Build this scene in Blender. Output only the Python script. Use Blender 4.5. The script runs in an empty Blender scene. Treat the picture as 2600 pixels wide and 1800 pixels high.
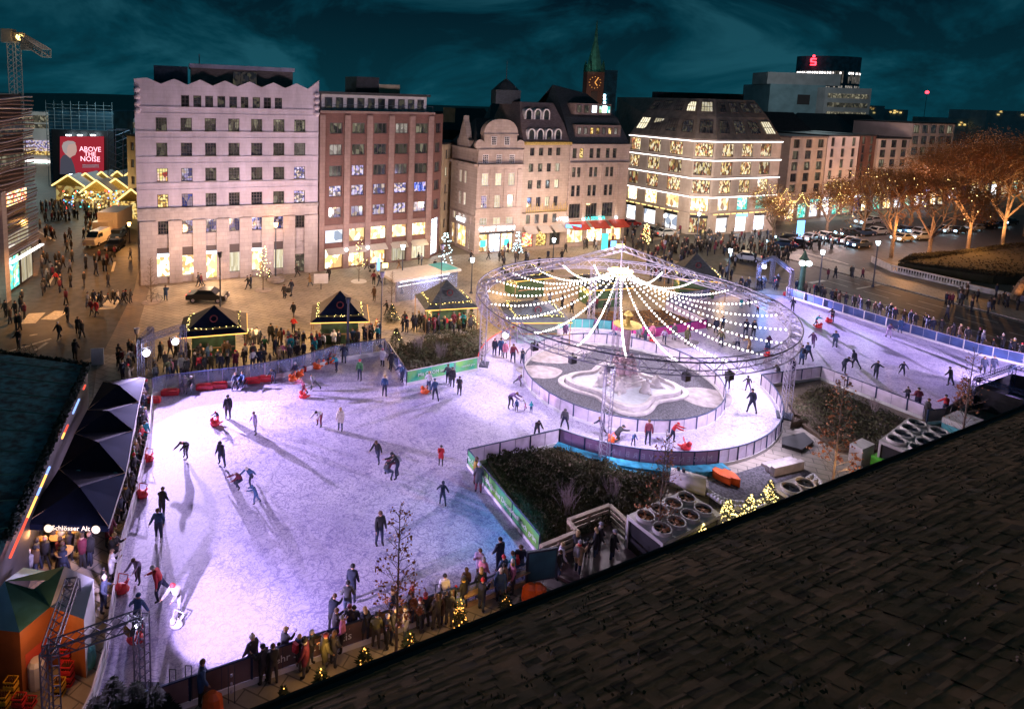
import bpy, bmesh, math, random
from mathutils import Vector, Matrix
R=math.radians
C=bpy.context.scene.collection
sc=bpy.context.scene
rnd=random.Random(7)
# ---------------- camera ----------------
CF,CTH,CRO,CCX,CCY,CH=1564.725,.122,.033,1092.96,435.43,23.5
_c,_s=math.cos(CTH),math.sin(CTH)
FW=Vector((0,_c,-_s)); UP0=Vector((0,_s,_c)); RT0=Vector((1,0,0))
RT=RT0*math.cos(CRO)+UP0*math.sin(CRO); UP=-RT0*math.sin(CRO)+UP0*math.cos(CRO)
CAM=Vector((0,0,CH))
cd=bpy.data.cameras.new('camera'); cam=bpy.data.objects.new('camera',cd); C.objects.link(cam); sc.camera=cam
cd.sensor_width=36; cd.lens=CF/2600*36; cd.shift_x=(1300-CCX)/2600; cd.shift_y=(CCY-900)/2600
cd.clip_start=.1; cd.clip_end=3000
m=Matrix((RT,UP,-FW)).transposed().to_4x4(); m.translation=CAM; cam.matrix_world=m
def ray(u,v): return FW+RT*((u-CCX)/CF)-UP*((v-CCY)/CF)
def G(u,v,z=0.0):
    d=ray(u,v); t=(z-CH)/d.z; p=CAM+d*t; return Vector((p.x,p.y,z))
def GZ(u,v,z): p=G(u,v); p.z=z; return p
def AT(u,v,Y):
    d=ray(u,v); return CAM+d*(Y/d.y)
# ---------------- world ----------------
w=bpy.data.worlds.new('World'); sc.world=w; w.use_nodes=True
nt=w.node_tree; N=nt.nodes; L=nt.links; N.clear()
o=N.new('ShaderNodeOutputWorld'); bg=N.new('ShaderNodeBackground'); tc=N.new('ShaderNodeTexCoord')
mp=N.new('ShaderNodeMapping'); mp.inputs['Scale'].default_value=(1,1,2.3)
nz=N.new('ShaderNodeTexNoise'); nz.inputs['Scale'].default_value=3.1; nz.inputs['Detail'].default_value=6; nz.inputs['Roughness'].default_value=.62; nz.inputs['Distortion'].default_value=.6
cr=N.new('ShaderNodeValToRGB'); e=cr.color_ramp.elements
e[0].position=.44; e[0].color=(.0010,.009,.017,1); e[1].position=.63; e[1].color=(.009,.062,.088,1)
q=cr.color_ramp.elements.new(.52); q.color=(.0015,.028,.045,1)
L.new(tc.outputs['Generated'],mp.inputs[0]); L.new(mp.outputs[0],nz.inputs['Vector']); L.new(nz.outputs[0],cr.inputs[0])
# lighter towards the horizon
sx=N.new('ShaderNodeSeparateXYZ'); L.new(tc.outputs['Generated'],sx.inputs[0])
hr=N.new('ShaderNodeValToRGB'); e=hr.color_ramp.elements; e[0].position=0; e[0].color=(.001,.021,.028,1); e[1].position=.16; e[1].color=(0,0,0,1)
L.new(sx.outputs[2],hr.inputs[0])
ad=N.new('ShaderNodeMixRGB'); ad.blend_type='ADD'; ad.inputs[0].default_value=1; L.new(cr.outputs[0],ad.inputs[1]); L.new(hr.outputs[0],ad.inputs[2])
L.new(ad.outputs[0],bg.inputs[0]); bg.inputs[1].default_value=.8; L.new(bg.outputs[0],o.inputs[0])
sc.view_settings.view_transform='Standard'; sc.view_settings.look='None'; sc.view_settings.exposure=.28; sc.view_settings.gamma=1
sc.cycles.use_denoising=True; sc.cycles.max_bounces=6; sc.cycles.diffuse_bounces=3; sc.cycles.transparent_max_bounces=12
sc.cycles.sample_clamp_indirect=2; sc.cycles.sample_clamp_direct=9; sc.cycles.caustics_reflective=False; sc.cycles.caustics_refractive=False
# ---------------- lights ----------------
def lamp(name,typ,loc,E,col,size=.2,target=None,angle=None,blend=.6):
    d=bpy.data.lights.new(name,typ); d.energy=E; d.color=col
    if typ=='AREA': d.size=size
    elif typ!='SUN': d.shadow_soft_size=size
    if typ=='SPOT': d.spot_size=R(angle or 100); d.spot_blend=blend
    ob=bpy.data.objects.new(name,d); C.objects.link(ob); ob.location=loc
    if target is not None:
        ob.rotation_euler=(Vector(target)-Vector(loc)).to_track_quat('-Z','Y').to_euler()
    return ob
VIO=(.70,.54,1.0); WHI=(.84,.72,1.0); WARM=(1.0,.57,.29); ORA=(1.0,.42,.12); BLU=(.35,.5,1.0); PNK=(1.0,.70,.66)
RC=Vector((16.76,49.7,0)); RR=12.56; RH=7.34      # light ring
IC=Vector((16.47,49.4,0)); RI=8.05; RO=11.95      # fountain island and round track
FL=[]
def flood(u,v,z,tu,tv,E,col=VIO,ang=120):
    p=G(u,v,z); t=G(tu,tv); lamp('floodlight_glow','SPOT',p+(t-p).normalized()*.35,E,col,.09,t,ang,.8); FL.append((p,t)); return p
flood(446,868,3.75,930,1250,26000,VIO,112)
flood(372,897,3.3,640,1450,14000,VIO,96)
flood(345,1590,2.95,900,1310,8500,VIO,100)
flood(1283,852,3.4,980,1110,7500,VIO,110)
flood(1941,678,3.1,2420,935,90000,VIO,84)
flood(2720,930,3.5,2380,900,7000,VIO,130)  # added flood out of view that brightens the right-hand rink
lamp('ice_blue_fill','SPOT',G(1500,1150,5.5),1500,(.12,.50,1),.2,G(1190,1330),58,.9)  # added blue spot that tints the near ice corner; no such fixture seen
lamp('gate_blue_glow','POINT',G(1950,690,2.6),900,(.22,.38,1),.3)
# spots hung from the ring truss, aimed at the round track
for a,E in ((250,1900),(300,1900),(345,1400),(20,1900),(60,1100),(105,900),(150,1100),(200,1300)):
    p=RC+Vector((RR*math.cos(R(a)),RR*math.sin(R(a)),RH-.9)); t=IC+Vector((9.6*math.cos(R(a-6)),9.6*math.sin(R(a-6)),0))
    lamp('ring_spot_glow','SPOT',p,E*2.4,WHI,.2,t,100,.8)
lamp('string_bulbs_glow','POINT',RC+Vector((-.6,1.5,10.5)),14000,(.97,.82,1),1.6)
# ---------------- materials ----------------
def mat(name,col,rough=.7,metal=0,var=0,scale=3.0,bump=0,alpha=1,emit=None,es=0,col2=None,spec=.5,obj=True,detail=4,stretch=None,trans=0):
    M=bpy.data.materials.new(name); M.use_nodes=True; nt=M.node_tree; b=nt.nodes['Principled BSDF']; N=nt.nodes; L=nt.links
    b.inputs['Base Color'].default_value=(*col,1); b.inputs['Roughness'].default_value=rough; b.inputs['Metallic'].default_value=metal
    b.inputs['Specular IOR Level'].default_value=spec; b.inputs['Alpha'].default_value=alpha
    if trans: b.inputs['Transmission Weight'].default_value=trans
    if emit is not None: b.inputs['Emission Color'].default_value=(*emit,1); b.inputs['Emission Strength'].default_value=es
    if var or col2:
        tc=N.new('ShaderNodeTexCoord'); n=N.new('ShaderNodeTexNoise'); n.inputs['Scale'].default_value=scale; n.inputs['Detail'].default_value=detail
        src=tc.outputs['Object']
        if stretch:
            mp=N.new('ShaderNodeMapping'); mp.inputs['Scale'].default_value=stretch; L.new(src,mp.inputs[0]); src=mp.outputs[0]
        L.new(src,n.inputs['Vector'])
        r=N.new('ShaderNodeValToRGB'); L.new(n.outputs[0],r.inputs[0])
        c2=col2 or tuple(max(0,c*(1-var)) for c in col); c1=col if col2 else tuple(min(1,c*(1+var)) for c in col)
        r.color_ramp.elements[0].position=.35; r.color_ramp.elements[0].color=(*c2,1); r.color_ramp.elements[1].position=.65; r.color_ramp.elements[1].color=(*c1,1)
        L.new(r.outputs[0],b.inputs['Base Color'])
        if bump:
            bp=N.new('ShaderNodeBump'); bp.inputs['Strength'].default_value=bump; L.new(n.outputs[0],bp.inputs['Height']); L.new(bp.outputs[0],b.inputs['Normal'])
    return M
def emat(name,col,s,sample=False):
    M=bpy.data.materials.new(name); M.use_nodes=True; N=M.node_tree.nodes; N.clear(); e=N.new('ShaderNodeEmission'); o=N.new('ShaderNodeOutputMaterial')
    e.inputs[0].default_value=(*col,1); e.inputs[1].default_value=s; M.node_tree.links.new(e.outputs[0],o.inputs[0])
    if not sample: M.cycles.emission_sampling='NONE'
    return M
def pane(name,cols,scale,s,glass=.25,sample=False,stretch=(1,1,1)):
    # lit room, display or painted glowing reflection: voronoi patches of the given colours
    M=bpy.data.materials.new(name); M.use_nodes=True; N=M.node_tree.nodes; L=M.node_tree.links; b=N['Principled BSDF']
    b.inputs['Base Color'].default_value=(.012,.013,.016,1); b.inputs['Roughness'].default_value=.08
    tc=N.new('ShaderNodeTexCoord'); oi=N.new('ShaderNodeObjectInfo'); ml=N.new('ShaderNodeMath'); ml.operation='MULTIPLY'; ml.inputs[1].default_value=37
    L.new(oi.outputs['Random'],ml.inputs[0]); cb=N.new('ShaderNodeCombineXYZ')
    for i in range(3): L.new(ml.outputs[0],cb.inputs[i])
    ad=N.new('ShaderNodeVectorMath'); ad.operation='ADD'; L.new(tc.outputs['Object'],ad.inputs[0]); L.new(cb.outputs[0],ad.inputs[1])
    ks=N.new('ShaderNodeMapRange'); ks.inputs[3].default_value=.45; ks.inputs[4].default_value=1.5; L.new(oi.outputs['Random'],ks.inputs[0]); sv=N.new('ShaderNodeVectorMath'); sv.operation='SCALE'; L.new(ad.outputs[0],sv.inputs[0]); L.new(ks.outputs[0],sv.inputs['Scale'])
    mp=N.new('ShaderNodeMapping'); mp.inputs['Scale'].default_value=stretch; L.new(sv.outputs[0],mp.inputs[0])
    v=N.new('ShaderNodeTexVoronoi'); v.inputs['Scale'].default_value=scale; L.new(mp.outputs[0],v.inputs['Vector'])
    sp=N.new('ShaderNodeSeparateColor'); L.new(v.outputs['Color'],sp.inputs[0])
    r=N.new('ShaderNodeValToRGB'); r.color_ramp.interpolation='CONSTANT'; L.new(sp.outputs[0],r.inputs[0])
    n=len(cols)
    while len(r.color_ramp.elements)<n: r.color_ramp.elements.new(.5)
    for i,c in enumerate(cols): r.color_ramp.elements[i].position=i/n; r.color_ramp.elements[i].color=(*c,1)
    L.new(r.outputs[0],b.inputs['Emission Color'])
    rv=N.new('ShaderNodeMapRange'); rv.inputs[3].default_value=s*.35; rv.inputs[4].default_value=s*1.5; L.new(oi.outputs['Random'],rv.inputs[0])
    L.new(rv.outputs[0],b.inputs['Emission Strength'])
    if not sample: M.cycles.emission_sampling='NONE'
    return M
def paving(name,c1,c2,cm,sw,sh,rot=0,msize=.03):
    M=bpy.data.materials.new(name); M.use_nodes=True; N=M.node_tree.nodes; L=M.node_tree.links; b=N['Principled BSDF']; b.inputs['Roughness'].default_value=.55
    tc=N.new('ShaderNodeTexCoord'); mp=N.new('ShaderNodeMapping'); mp.inputs['Rotation'].default_value=(0,0,rot); L.new(tc.outputs['Object'],mp.inputs[0])
    k=N.new('ShaderNodeTexBrick'); k.inputs['Scale'].default_value=1; k.inputs['Brick Width'].default_value=sw; k.inputs['Row Height'].default_value=sh; k.inputs['Mortar Size'].default_value=msize
    k.inputs['Color1'].default_value=(*c1,1); k.inputs['Color2'].default_value=(*c2,1); k.inputs['Mortar'].default_value=(*cm,1); L.new(mp.outputs[0],k.inputs['Vector'])
    n=N.new('ShaderNodeTexNoise'); n.inputs['Scale'].default_value=.35; n.inputs['Detail'].default_value=8; n.inputs['Roughness'].default_value=.65; L.new(tc.outputs['Object'],n.inputs['Vector'])
    r=N.new('ShaderNodeMapRange'); r.inputs[1].default_value=.3; r.inputs[2].default_value=.7; r.inputs[3].default_value=.55; r.inputs[4].default_value=1.25; L.new(n.outputs[0],r.inputs[0])
    mx=N.new('ShaderNodeMixRGB'); mx.blend_type='MULTIPLY'; mx.inputs[0].default_value=1; L.new(k.outputs[0],mx.inputs[1]); L.new(r.outputs[0],mx.inputs[2]); L.new(mx.outputs[0],b.inputs['Base Color'])
    r2=N.new('ShaderNodeMapRange'); r2.inputs[3].default_value=.38; r2.inputs[4].default_value=.75; L.new(n.outputs[0],r2.inputs[0]); L.new(r2.outputs[0],b.inputs['Roughness'])
    return M
def stone(name,col,bw,bh,joint=.72,var=.16):
    # ashlar wall: courses of blocks with fine joints and uneven weathering
    M=bpy.data.materials.new(name); M.use_nodes=True; N=M.node_tree.nodes; L=M.node_tree.links; b=N['Principled BSDF']; b.inputs['Roughness'].default_value=.8
    tc=N.new('ShaderNodeTexCoord'); s=N.new('ShaderNodeSeparateXYZ'); L.new(tc.outputs['Object'],s.inputs[0]); a=N.new('ShaderNodeMath'); a.operation='MULTIPLY_ADD'; a.inputs[1].default_value=.45; L.new(s.outputs[1],a.inputs[0]); L.new(s.outputs[0],a.inputs[2]); c=N.new('ShaderNodeCombineXYZ'); L.new(a.outputs[0],c.inputs[0]); L.new(s.outputs[2],c.inputs[1])
    k=N.new('ShaderNodeTexBrick'); k.inputs['Scale'].default_value=1; k.inputs['Brick Width'].default_value=bw; k.inputs['Row Height'].default_value=bh; k.inputs['Mortar Size'].default_value=.022
    k.inputs['Color1'].default_value=(*col,1); k.inputs['Color2'].default_value=(*[x*(1-var) for x in col],1); k.inputs['Mortar'].default_value=(*[x*joint for x in col],1); L.new(c.outputs[0],k.inputs['Vector'])
    n=N.new('ShaderNodeTexNoise'); n.inputs['Scale'].default_value=.5; n.inputs['Detail'].default_value=8; n.inputs['Roughness'].default_value=.7; mp=N.new('ShaderNodeMapping'); mp.inputs['Scale'].default_value=(1,1,.35); L.new(tc.outputs['Object'],mp.inputs[0]); L.new(mp.outputs[0],n.inputs['Vector'])
    r=N.new('ShaderNodeMapRange'); r.inputs[1].default_value=.3; r.inputs[2].default_value=.7; r.inputs[3].default_value=.68; r.inputs[4].default_value=1.12; L.new(n.outputs[0],r.inputs[0]); mx=N.new('ShaderNodeMixRGB'); mx.blend_type='MULTIPLY'; mx.inputs[0].default_value=1; L.new(k.outputs[0],mx.inputs[1]); L.new(r.outputs[0],mx.inputs[2]); L.new(mx.outputs[0],b.inputs['Base Color'])
    return M
def ice_mat():
    M=bpy.data.materials.new('ice'); M.use_nodes=True; N=M.node_tree.nodes; L=M.node_tree.links; b=N['Principled BSDF']
    tc=N.new('ShaderNodeTexCoord'); P=tc.outputs['Object']
    def lines(scale,seed,width,dist=.6):
        mp=N.new('ShaderNodeMapping'); mp.inputs['Location'].default_value=(seed,seed*2,seed); L.new(P,mp.inputs[0])
        n=N.new('ShaderNodeTexNoise'); n.inputs['Scale'].default_value=scale; n.inputs['Detail'].default_value=1.2; n.inputs['Distortion'].default_value=dist; L.new(mp.outputs[0],n.inputs['Vector'])
        s=N.new('ShaderNodeMath'); s.operation='SUBTRACT'; s.inputs[1].default_value=.5; L.new(n.outputs[0],s.inputs[0])
        a=N.new('ShaderNodeMath'); a.operation='ABSOLUTE'; L.new(s.outputs[0],a.inputs[0])
        r=N.new('ShaderNodeMapRange'); r.inputs[1].default_value=0; r.inputs[2].default_value=width; r.inputs[3].default_value=1; r.inputs[4].default_value=0; L.new(a.outputs[0],r.inputs[0]); return r.outputs[0]
    def mx(a,b_,op='MAXIMUM'):
        m=N.new('ShaderNodeMath'); m.operation=op
        for i,x in ((0,a),(1,b_)):
            if isinstance(x,float): m.inputs[i].default_value=x
            else: L.new(x,m.inputs[i])
        return m.outputs[0]
    l=mx(mx(lines(.8,3,.017,2.2),lines(1.5,11,.022,1.6)),mx(lines(2.6,23,.034,1.2),lines(.45,41,.014,3.2)))
    n=N.new('ShaderNodeTexNoise'); n.inputs['Scale'].default_value=.16; n.inputs['Detail'].default_value=7; n.inputs['Roughness'].default_value=.6; L.new(P,n.inputs['Vector'])
    f=N.new('ShaderNodeTexNoise'); f.inputs['Scale'].default_value=7; f.inputs['Detail'].default_value=6; f.inputs['Roughness'].default_value=.75; L.new(P,f.inputs['Vector'])
    r=N.new('ShaderNodeValToRGB'); r.color_ramp.elements[0].position=.3; r.color_ramp.elements[0].color=(.40,.36,.56,1); r.color_ramp.elements[1].position=.66; r.color_ramp.elements[1].color=(.80,.74,.88,1); L.new(n.outputs[0],r.inputs[0])
    fr=N.new('ShaderNodeMapRange'); fr.inputs[1].default_value=.3; fr.inputs[2].default_value=.7; fr.inputs[3].default_value=.66; fr.inputs[4].default_value=1.08; L.new(f.outputs[0],fr.inputs[0])
    m1=N.new('ShaderNodeMixRGB'); m1.blend_type='MULTIPLY'; m1.inputs[0].default_value=1; L.new(r.outputs[0],m1.inputs[1]); L.new(fr.outputs[0],m1.inputs[2])
    m2=N.new('ShaderNodeMixRGB'); m2.inputs[2].default_value=(.17,.14,.34,1); L.new(mx(l,.85,'MULTIPLY'),m2.inputs[0]); L.new(m1.outputs[0],m2.inputs[1]); L.new(m2.outputs[0],b.inputs['Base Color'])
    b.inputs['Roughness'].default_value=.36
    bp=N.new('ShaderNodeBump'); bp.inputs['Strength'].default_value=.25; bp.inputs['Distance'].default_value=.02; L.new(f.outputs[0],bp.inputs['Height']); L.new(bp.outputs[0],b.inputs['Normal'])
    return M
M={}
M['ice']=ice_mat()
M['ground']=paving('street_paving',(.22,.17,.135),(.18,.145,.12),(.10,.085,.075),.9,.45,.39,.025)
M['plaza']=paving('plaza_slabs',(.40,.35,.30),(.35,.31,.265),(.15,.135,.12),1.2,.6,.39,.03)
M['asphalt']=mat('asphalt',(.055,.052,.052),.6,var=.35,scale=1.2,bump=.1)
M['line']=mat('road_paint',(.55,.53,.48),.6,var=.25,scale=4)
M['white']=mat('white_board',(.72,.70,.74),.45,var=.08,scale=1.5)
M['wood']=mat('wood',(.42,.27,.15),.6,var=.35,scale=2,stretch=(1,1,9))
M['alu']=mat('aluminium',(.50,.46,.58),.4,.3,var=.12,scale=4)
M['alud']=mat('dull_truss',(.20,.20,.29),.45,.3,var=.12,scale=4)
M['steel']=mat('dark_steel',(.06,.07,.10),.4,.5,var=.2)
M['rail']=mat('blue_rail',(.03,.05,.12),.35,.4,var=.2)
M['mesh']=mat('frosted_panel',(.82,.72,.88),.5,alpha=.58,var=.12,scale=2)
M['glass']=mat('board_glass',(.30,.38,.62),.9,spec=0,alpha=.38,var=.1,scale=1)
M['bluep']=mat('blue_banner',(.05,.09,.24),.4,alpha=.93,var=.3,scale=.9)
M['grnp']=mat('green_banner',(.18,.42,.06),.5,var=.3,scale=.8,col2=(.03,.34,.20))
M['magp']=mat('magenta_banner',(.62,.06,.32),.5,var=.1,scale=.8)
M['mauvep']=mat('mauve_banner',(.42,.22,.40),.5,alpha=.9,var=.15,scale=.8)
M['tealp']=mat('teal_banner',(.10,.42,.46),.5,alpha=.85,var=.2,scale=.8)
M['brownp']=mat('brown_banner',(.16,.10,.10),.5,alpha=.95,var=.3,scale=.7)
M['red']=mat('red_plastic',(.62,.03,.035),.4,var=.12)
M['orange']=mat('orange_plastic',(.80,.12,.02),.4,var=.1)
M['tarp']=mat('cyan_tarp',(.03,.20,.30),.35,var=.5,scale=2.2,bump=.6)
M['earth']=mat('earth',(.10,.07,.05),.9,var=.45,scale=2.2,bump=.4)
M['gravel']=mat('dark_gravel',(.075,.072,.09),.9,var=.6,scale=9,bump=.4)
M['stone']=mat('pale_stone',(.62,.56,.58),.7,var=.2,scale=1.6)
M['stoned']=mat('grey_stone',(.33,.29,.30),.75,var=.25,scale=1.6)
M['leaf_d']=mat('hedge_leaf',(.045,.055,.018),.7,var=.5,scale=1.1,col2=(.085,.065,.025),detail=7)
M['leaf_b']=mat('brown_leaf',(.50,.20,.07),.65,var=.4,scale=3,col2=(.26,.09,.03))
M['leaf_o']=mat('park_leaf',(.40,.19,.06),.7,var=.5,scale=1.5,col2=(.20,.09,.03))
M['bark']=mat('bark',(.12,.085,.06),.85,var=.4,scale=5,bump=.3)
M['palebark']=mat('pale_bark',(.17,.12,.09),.8,var=.4,scale=4)
M['grey_twig']=mat('grey_twigs',(.32,.26,.28),.8,var=.2)
M['lawn']=mat('dark_lawn',(.026,.020,.011),.95,var=.5,scale=1.2,bump=.5,col2=(.03,.03,.014))
M['pinkw']=stone('mauve_limestone',(.54,.47,.58),1.5,.42,.86,.07)
M['pinkl']=stone('lower_limestone',(.46,.40,.41),1.1,.5)
M['brick']=stone('red_brown_brick',(.165,.078,.068),.5,.16,.8,.2)
M['brickp']=stone('mauve_pilaster',(.28,.185,.17),.7,.5)
M['beige']=stone('beige_stone',(.46,.37,.32),.9,.4)
M['beige2']=stone('warm_beige_stone',(.42,.34,.28),.9,.4)
M['cream']=mat('cream_render',(.46,.36,.24),.8,var=.12,scale=.9)
M['greys']=stone('taupe_stone',(.44,.36,.31),1.2,.6,.85,.08)
M['slate']=mat('slate_roof',(.045,.052,.055),.6,var=.4,scale=3,stretch=(1,1,4))
M['slateb']=mat('brown_roof',(.17,.125,.115),.7,var=.25,scale=2,stretch=(1,1,4))
M['greyroof']=mat('grey_brown_roof',(.20,.165,.14),.6,var=.25,scale=1)
M['darkroof']=mat('black_roof',(.022,.022,.026),.6,var=.4,scale=2)
M['copper']=mat('green_copper',(.06,.20,.16),.6,var=.3,scale=.8)
M['white_t']=mat('white_trim',(.66,.62,.62),.6,var=.06)
M['farw']=mat('far_wall',(.30,.40,.44),.8,var=.15,scale=.3)
M['farp']=mat('far_pale_wall',(.58,.50,.50),.8,var=.12,scale=.3)
M['frame']=mat('window_frame',(.07,.05,.05),.5)
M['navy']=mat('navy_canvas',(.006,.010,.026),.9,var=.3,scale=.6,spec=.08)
M['navy_lit']=mat('navy_canvas_lit',(.010,.024,.075),.9,var=.2,scale=.6,spec=.1)
M['hutg']=mat('green_hut_wall',(.045,.10,.05),.6,var=.25,scale=2)
M['plank']=mat('roof_planks',(.17,.12,.085),.7,var=.4,scale=1.2,stretch=(1,6,1))
M['canvas']=mat('awning_canvas',(.42,.38,.34),.7,var=.06)
M['redc']=mat('red_canvas',(.40,.05,.03),.7,var=.15)
M['orangew']=mat('orange_hut_wall',(.30,.095,.03),.55,var=.25,scale=.8)
M['tealr']=mat('teal_roof_sheet',(.22,.55,.72),.45,var=.2,scale=.5)
M['paler']=mat('pale_roof_sheet',(.60,.62,.70),.5,var=.1,scale=.5)
M['rubber']=mat('rubber',(.02,.02,.02),.8)
M['black']=mat('black_plastic',(.02,.02,.024),.5,var=.2)
M['chill']=mat('chiller_white',(.50,.48,.46),.5,var=.2,scale=1.4)
M['hose']=mat('grey_hose',(.50,.50,.56),.4,var=.1)
M['gold']=mat('gilded_bronze',(.50,.36,.10),.4,.3,var=.25,scale=4)
M['pinkst']=mat('rose_statue_stone',(.50,.34,.40),.7,var=.25,scale=3)
M['truck']=mat('truck_white',(.60,.56,.52),.4,var=.05)
M['snow']=mat('snow',(.75,.77,.85),.7,var=.1)
M['green']=mat('lime_plastic',(.12,.62,.05),.4,var=.1)
M['crane']=mat('crane_paint',(.45,.34,.28),.6,var=.15)
M['scaf']=mat('scaffold_blue',(.03,.11,.16),.6,var=.4,scale=.5)
M['bulb']=emat('bulb',(1,.90,.84),18)
M['warmb']=emat('warm_bulb',(1,.72,.25),7)
M['yelb']=emat('yellow_bulb',(1,.74,.24),4)
M['coolb']=emat('cool_bulb',(.55,.90,1),9)
M['strip']=emat('light_strip',(1,.90,.86),3)
M['amber']=emat('amber_strip',(1,.45,.10),2.2)
M['yelstrip']=emat('yellow_strip',(1,.70,.25),1.7)
M['floodf']=emat('flood_face',(.9,.86,1),60)
M['signw']=emat('white_sign',(.75,.88,1),4)
M['signb']=emat('blue_sign',(.15,.45,1),3)
M['signt']=emat('teal_sign',(.10,.85,.80),1.6)
M['redl']=emat('red_light',(1,.03,.05),6)
M['redd']=emat('dim_red_glow',(1,.10,.06),1.2)
M['bluel']=emat('blue_lights',(.25,.4,1),1.6)
M['head']=emat('headlight',(.45,.80,1),22)
M['tail']=emat('tail_light',(1,.05,.03),4)
M['sodium']=emat('sodium_lamp',(1,.55,.15),30)
M['lampw']=emat('lamp_white',(.75,.92,1),16)
M['p_dark']=pane('dark_room',[(.02,.02,.025),(.06,.05,.045),(.01,.01,.012),(.10,.09,.06),(.03,.03,.04)],2.2,.5)
M['p_dim']=pane('dim_office',[(.07,.06,.04),(.03,.03,.022),(.16,.14,.09),(.05,.045,.035),(.34,.31,.21),(.09,.08,.055)],2.2,.5,stretch=(1,1,.45))
M['p_room']=pane('office_ceiling_light',[(.30,.26,.22),(.16,.14,.12),(.45,.40,.36),(.24,.21,.18)],1.6,.55)
M['p_warm']=pane('warm_room',[(.95,.62,.16),(.40,.20,.05),(1,.78,.30),(.15,.08,.03)],3.2,.9)
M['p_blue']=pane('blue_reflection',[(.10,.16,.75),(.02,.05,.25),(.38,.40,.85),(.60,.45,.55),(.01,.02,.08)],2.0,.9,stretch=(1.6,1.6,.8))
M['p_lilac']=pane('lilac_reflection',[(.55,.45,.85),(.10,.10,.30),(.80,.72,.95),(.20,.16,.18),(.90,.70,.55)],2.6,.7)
M['p_cream']=pane('cream_curtain',[(.75,.66,.42),(.60,.52,.34),(.85,.78,.60)],2.0,1.0,stretch=(3,3,.4))
M['p_shop']=pane('shop_display',[(1,.80,.42),(1,.90,.66),(.85,.50,.16),(.45,.25,.10),(1,.95,.85),(.9,.65,.28)],2.4,2.2,sample=True,stretch=(1,1,.7))
M['p_goods']=pane('shelf_display',[(1,.78,.30),(.40,.24,.08),(.95,.80,.50),(.10,.05,.03),(1,.88,.60),(.22,.11,.06),(.5,.16,.08),(.08,.05,.04)],2.6,1.0,stretch=(1.9,1.9,.8))
M['p_white']=pane('white_shop',[(.95,.93,1),(1,.97,.88),(.80,.86,1),(.30,.35,.45),(1,1,1)],1.8,2.6,sample=True)
M['p_teal']=pane('teal_shop',[(.12,.75,.60),(.05,.45,.38),(.65,.95,.85),(.35,.50,.25)],1.6,1.2)
M['p_red']=pane('red_shop',[(1,.16,.10),(1,.55,.15),(1,.85,.35),(.4,.05,.04),(1,.7,.6)],3.0,1.5)
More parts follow.
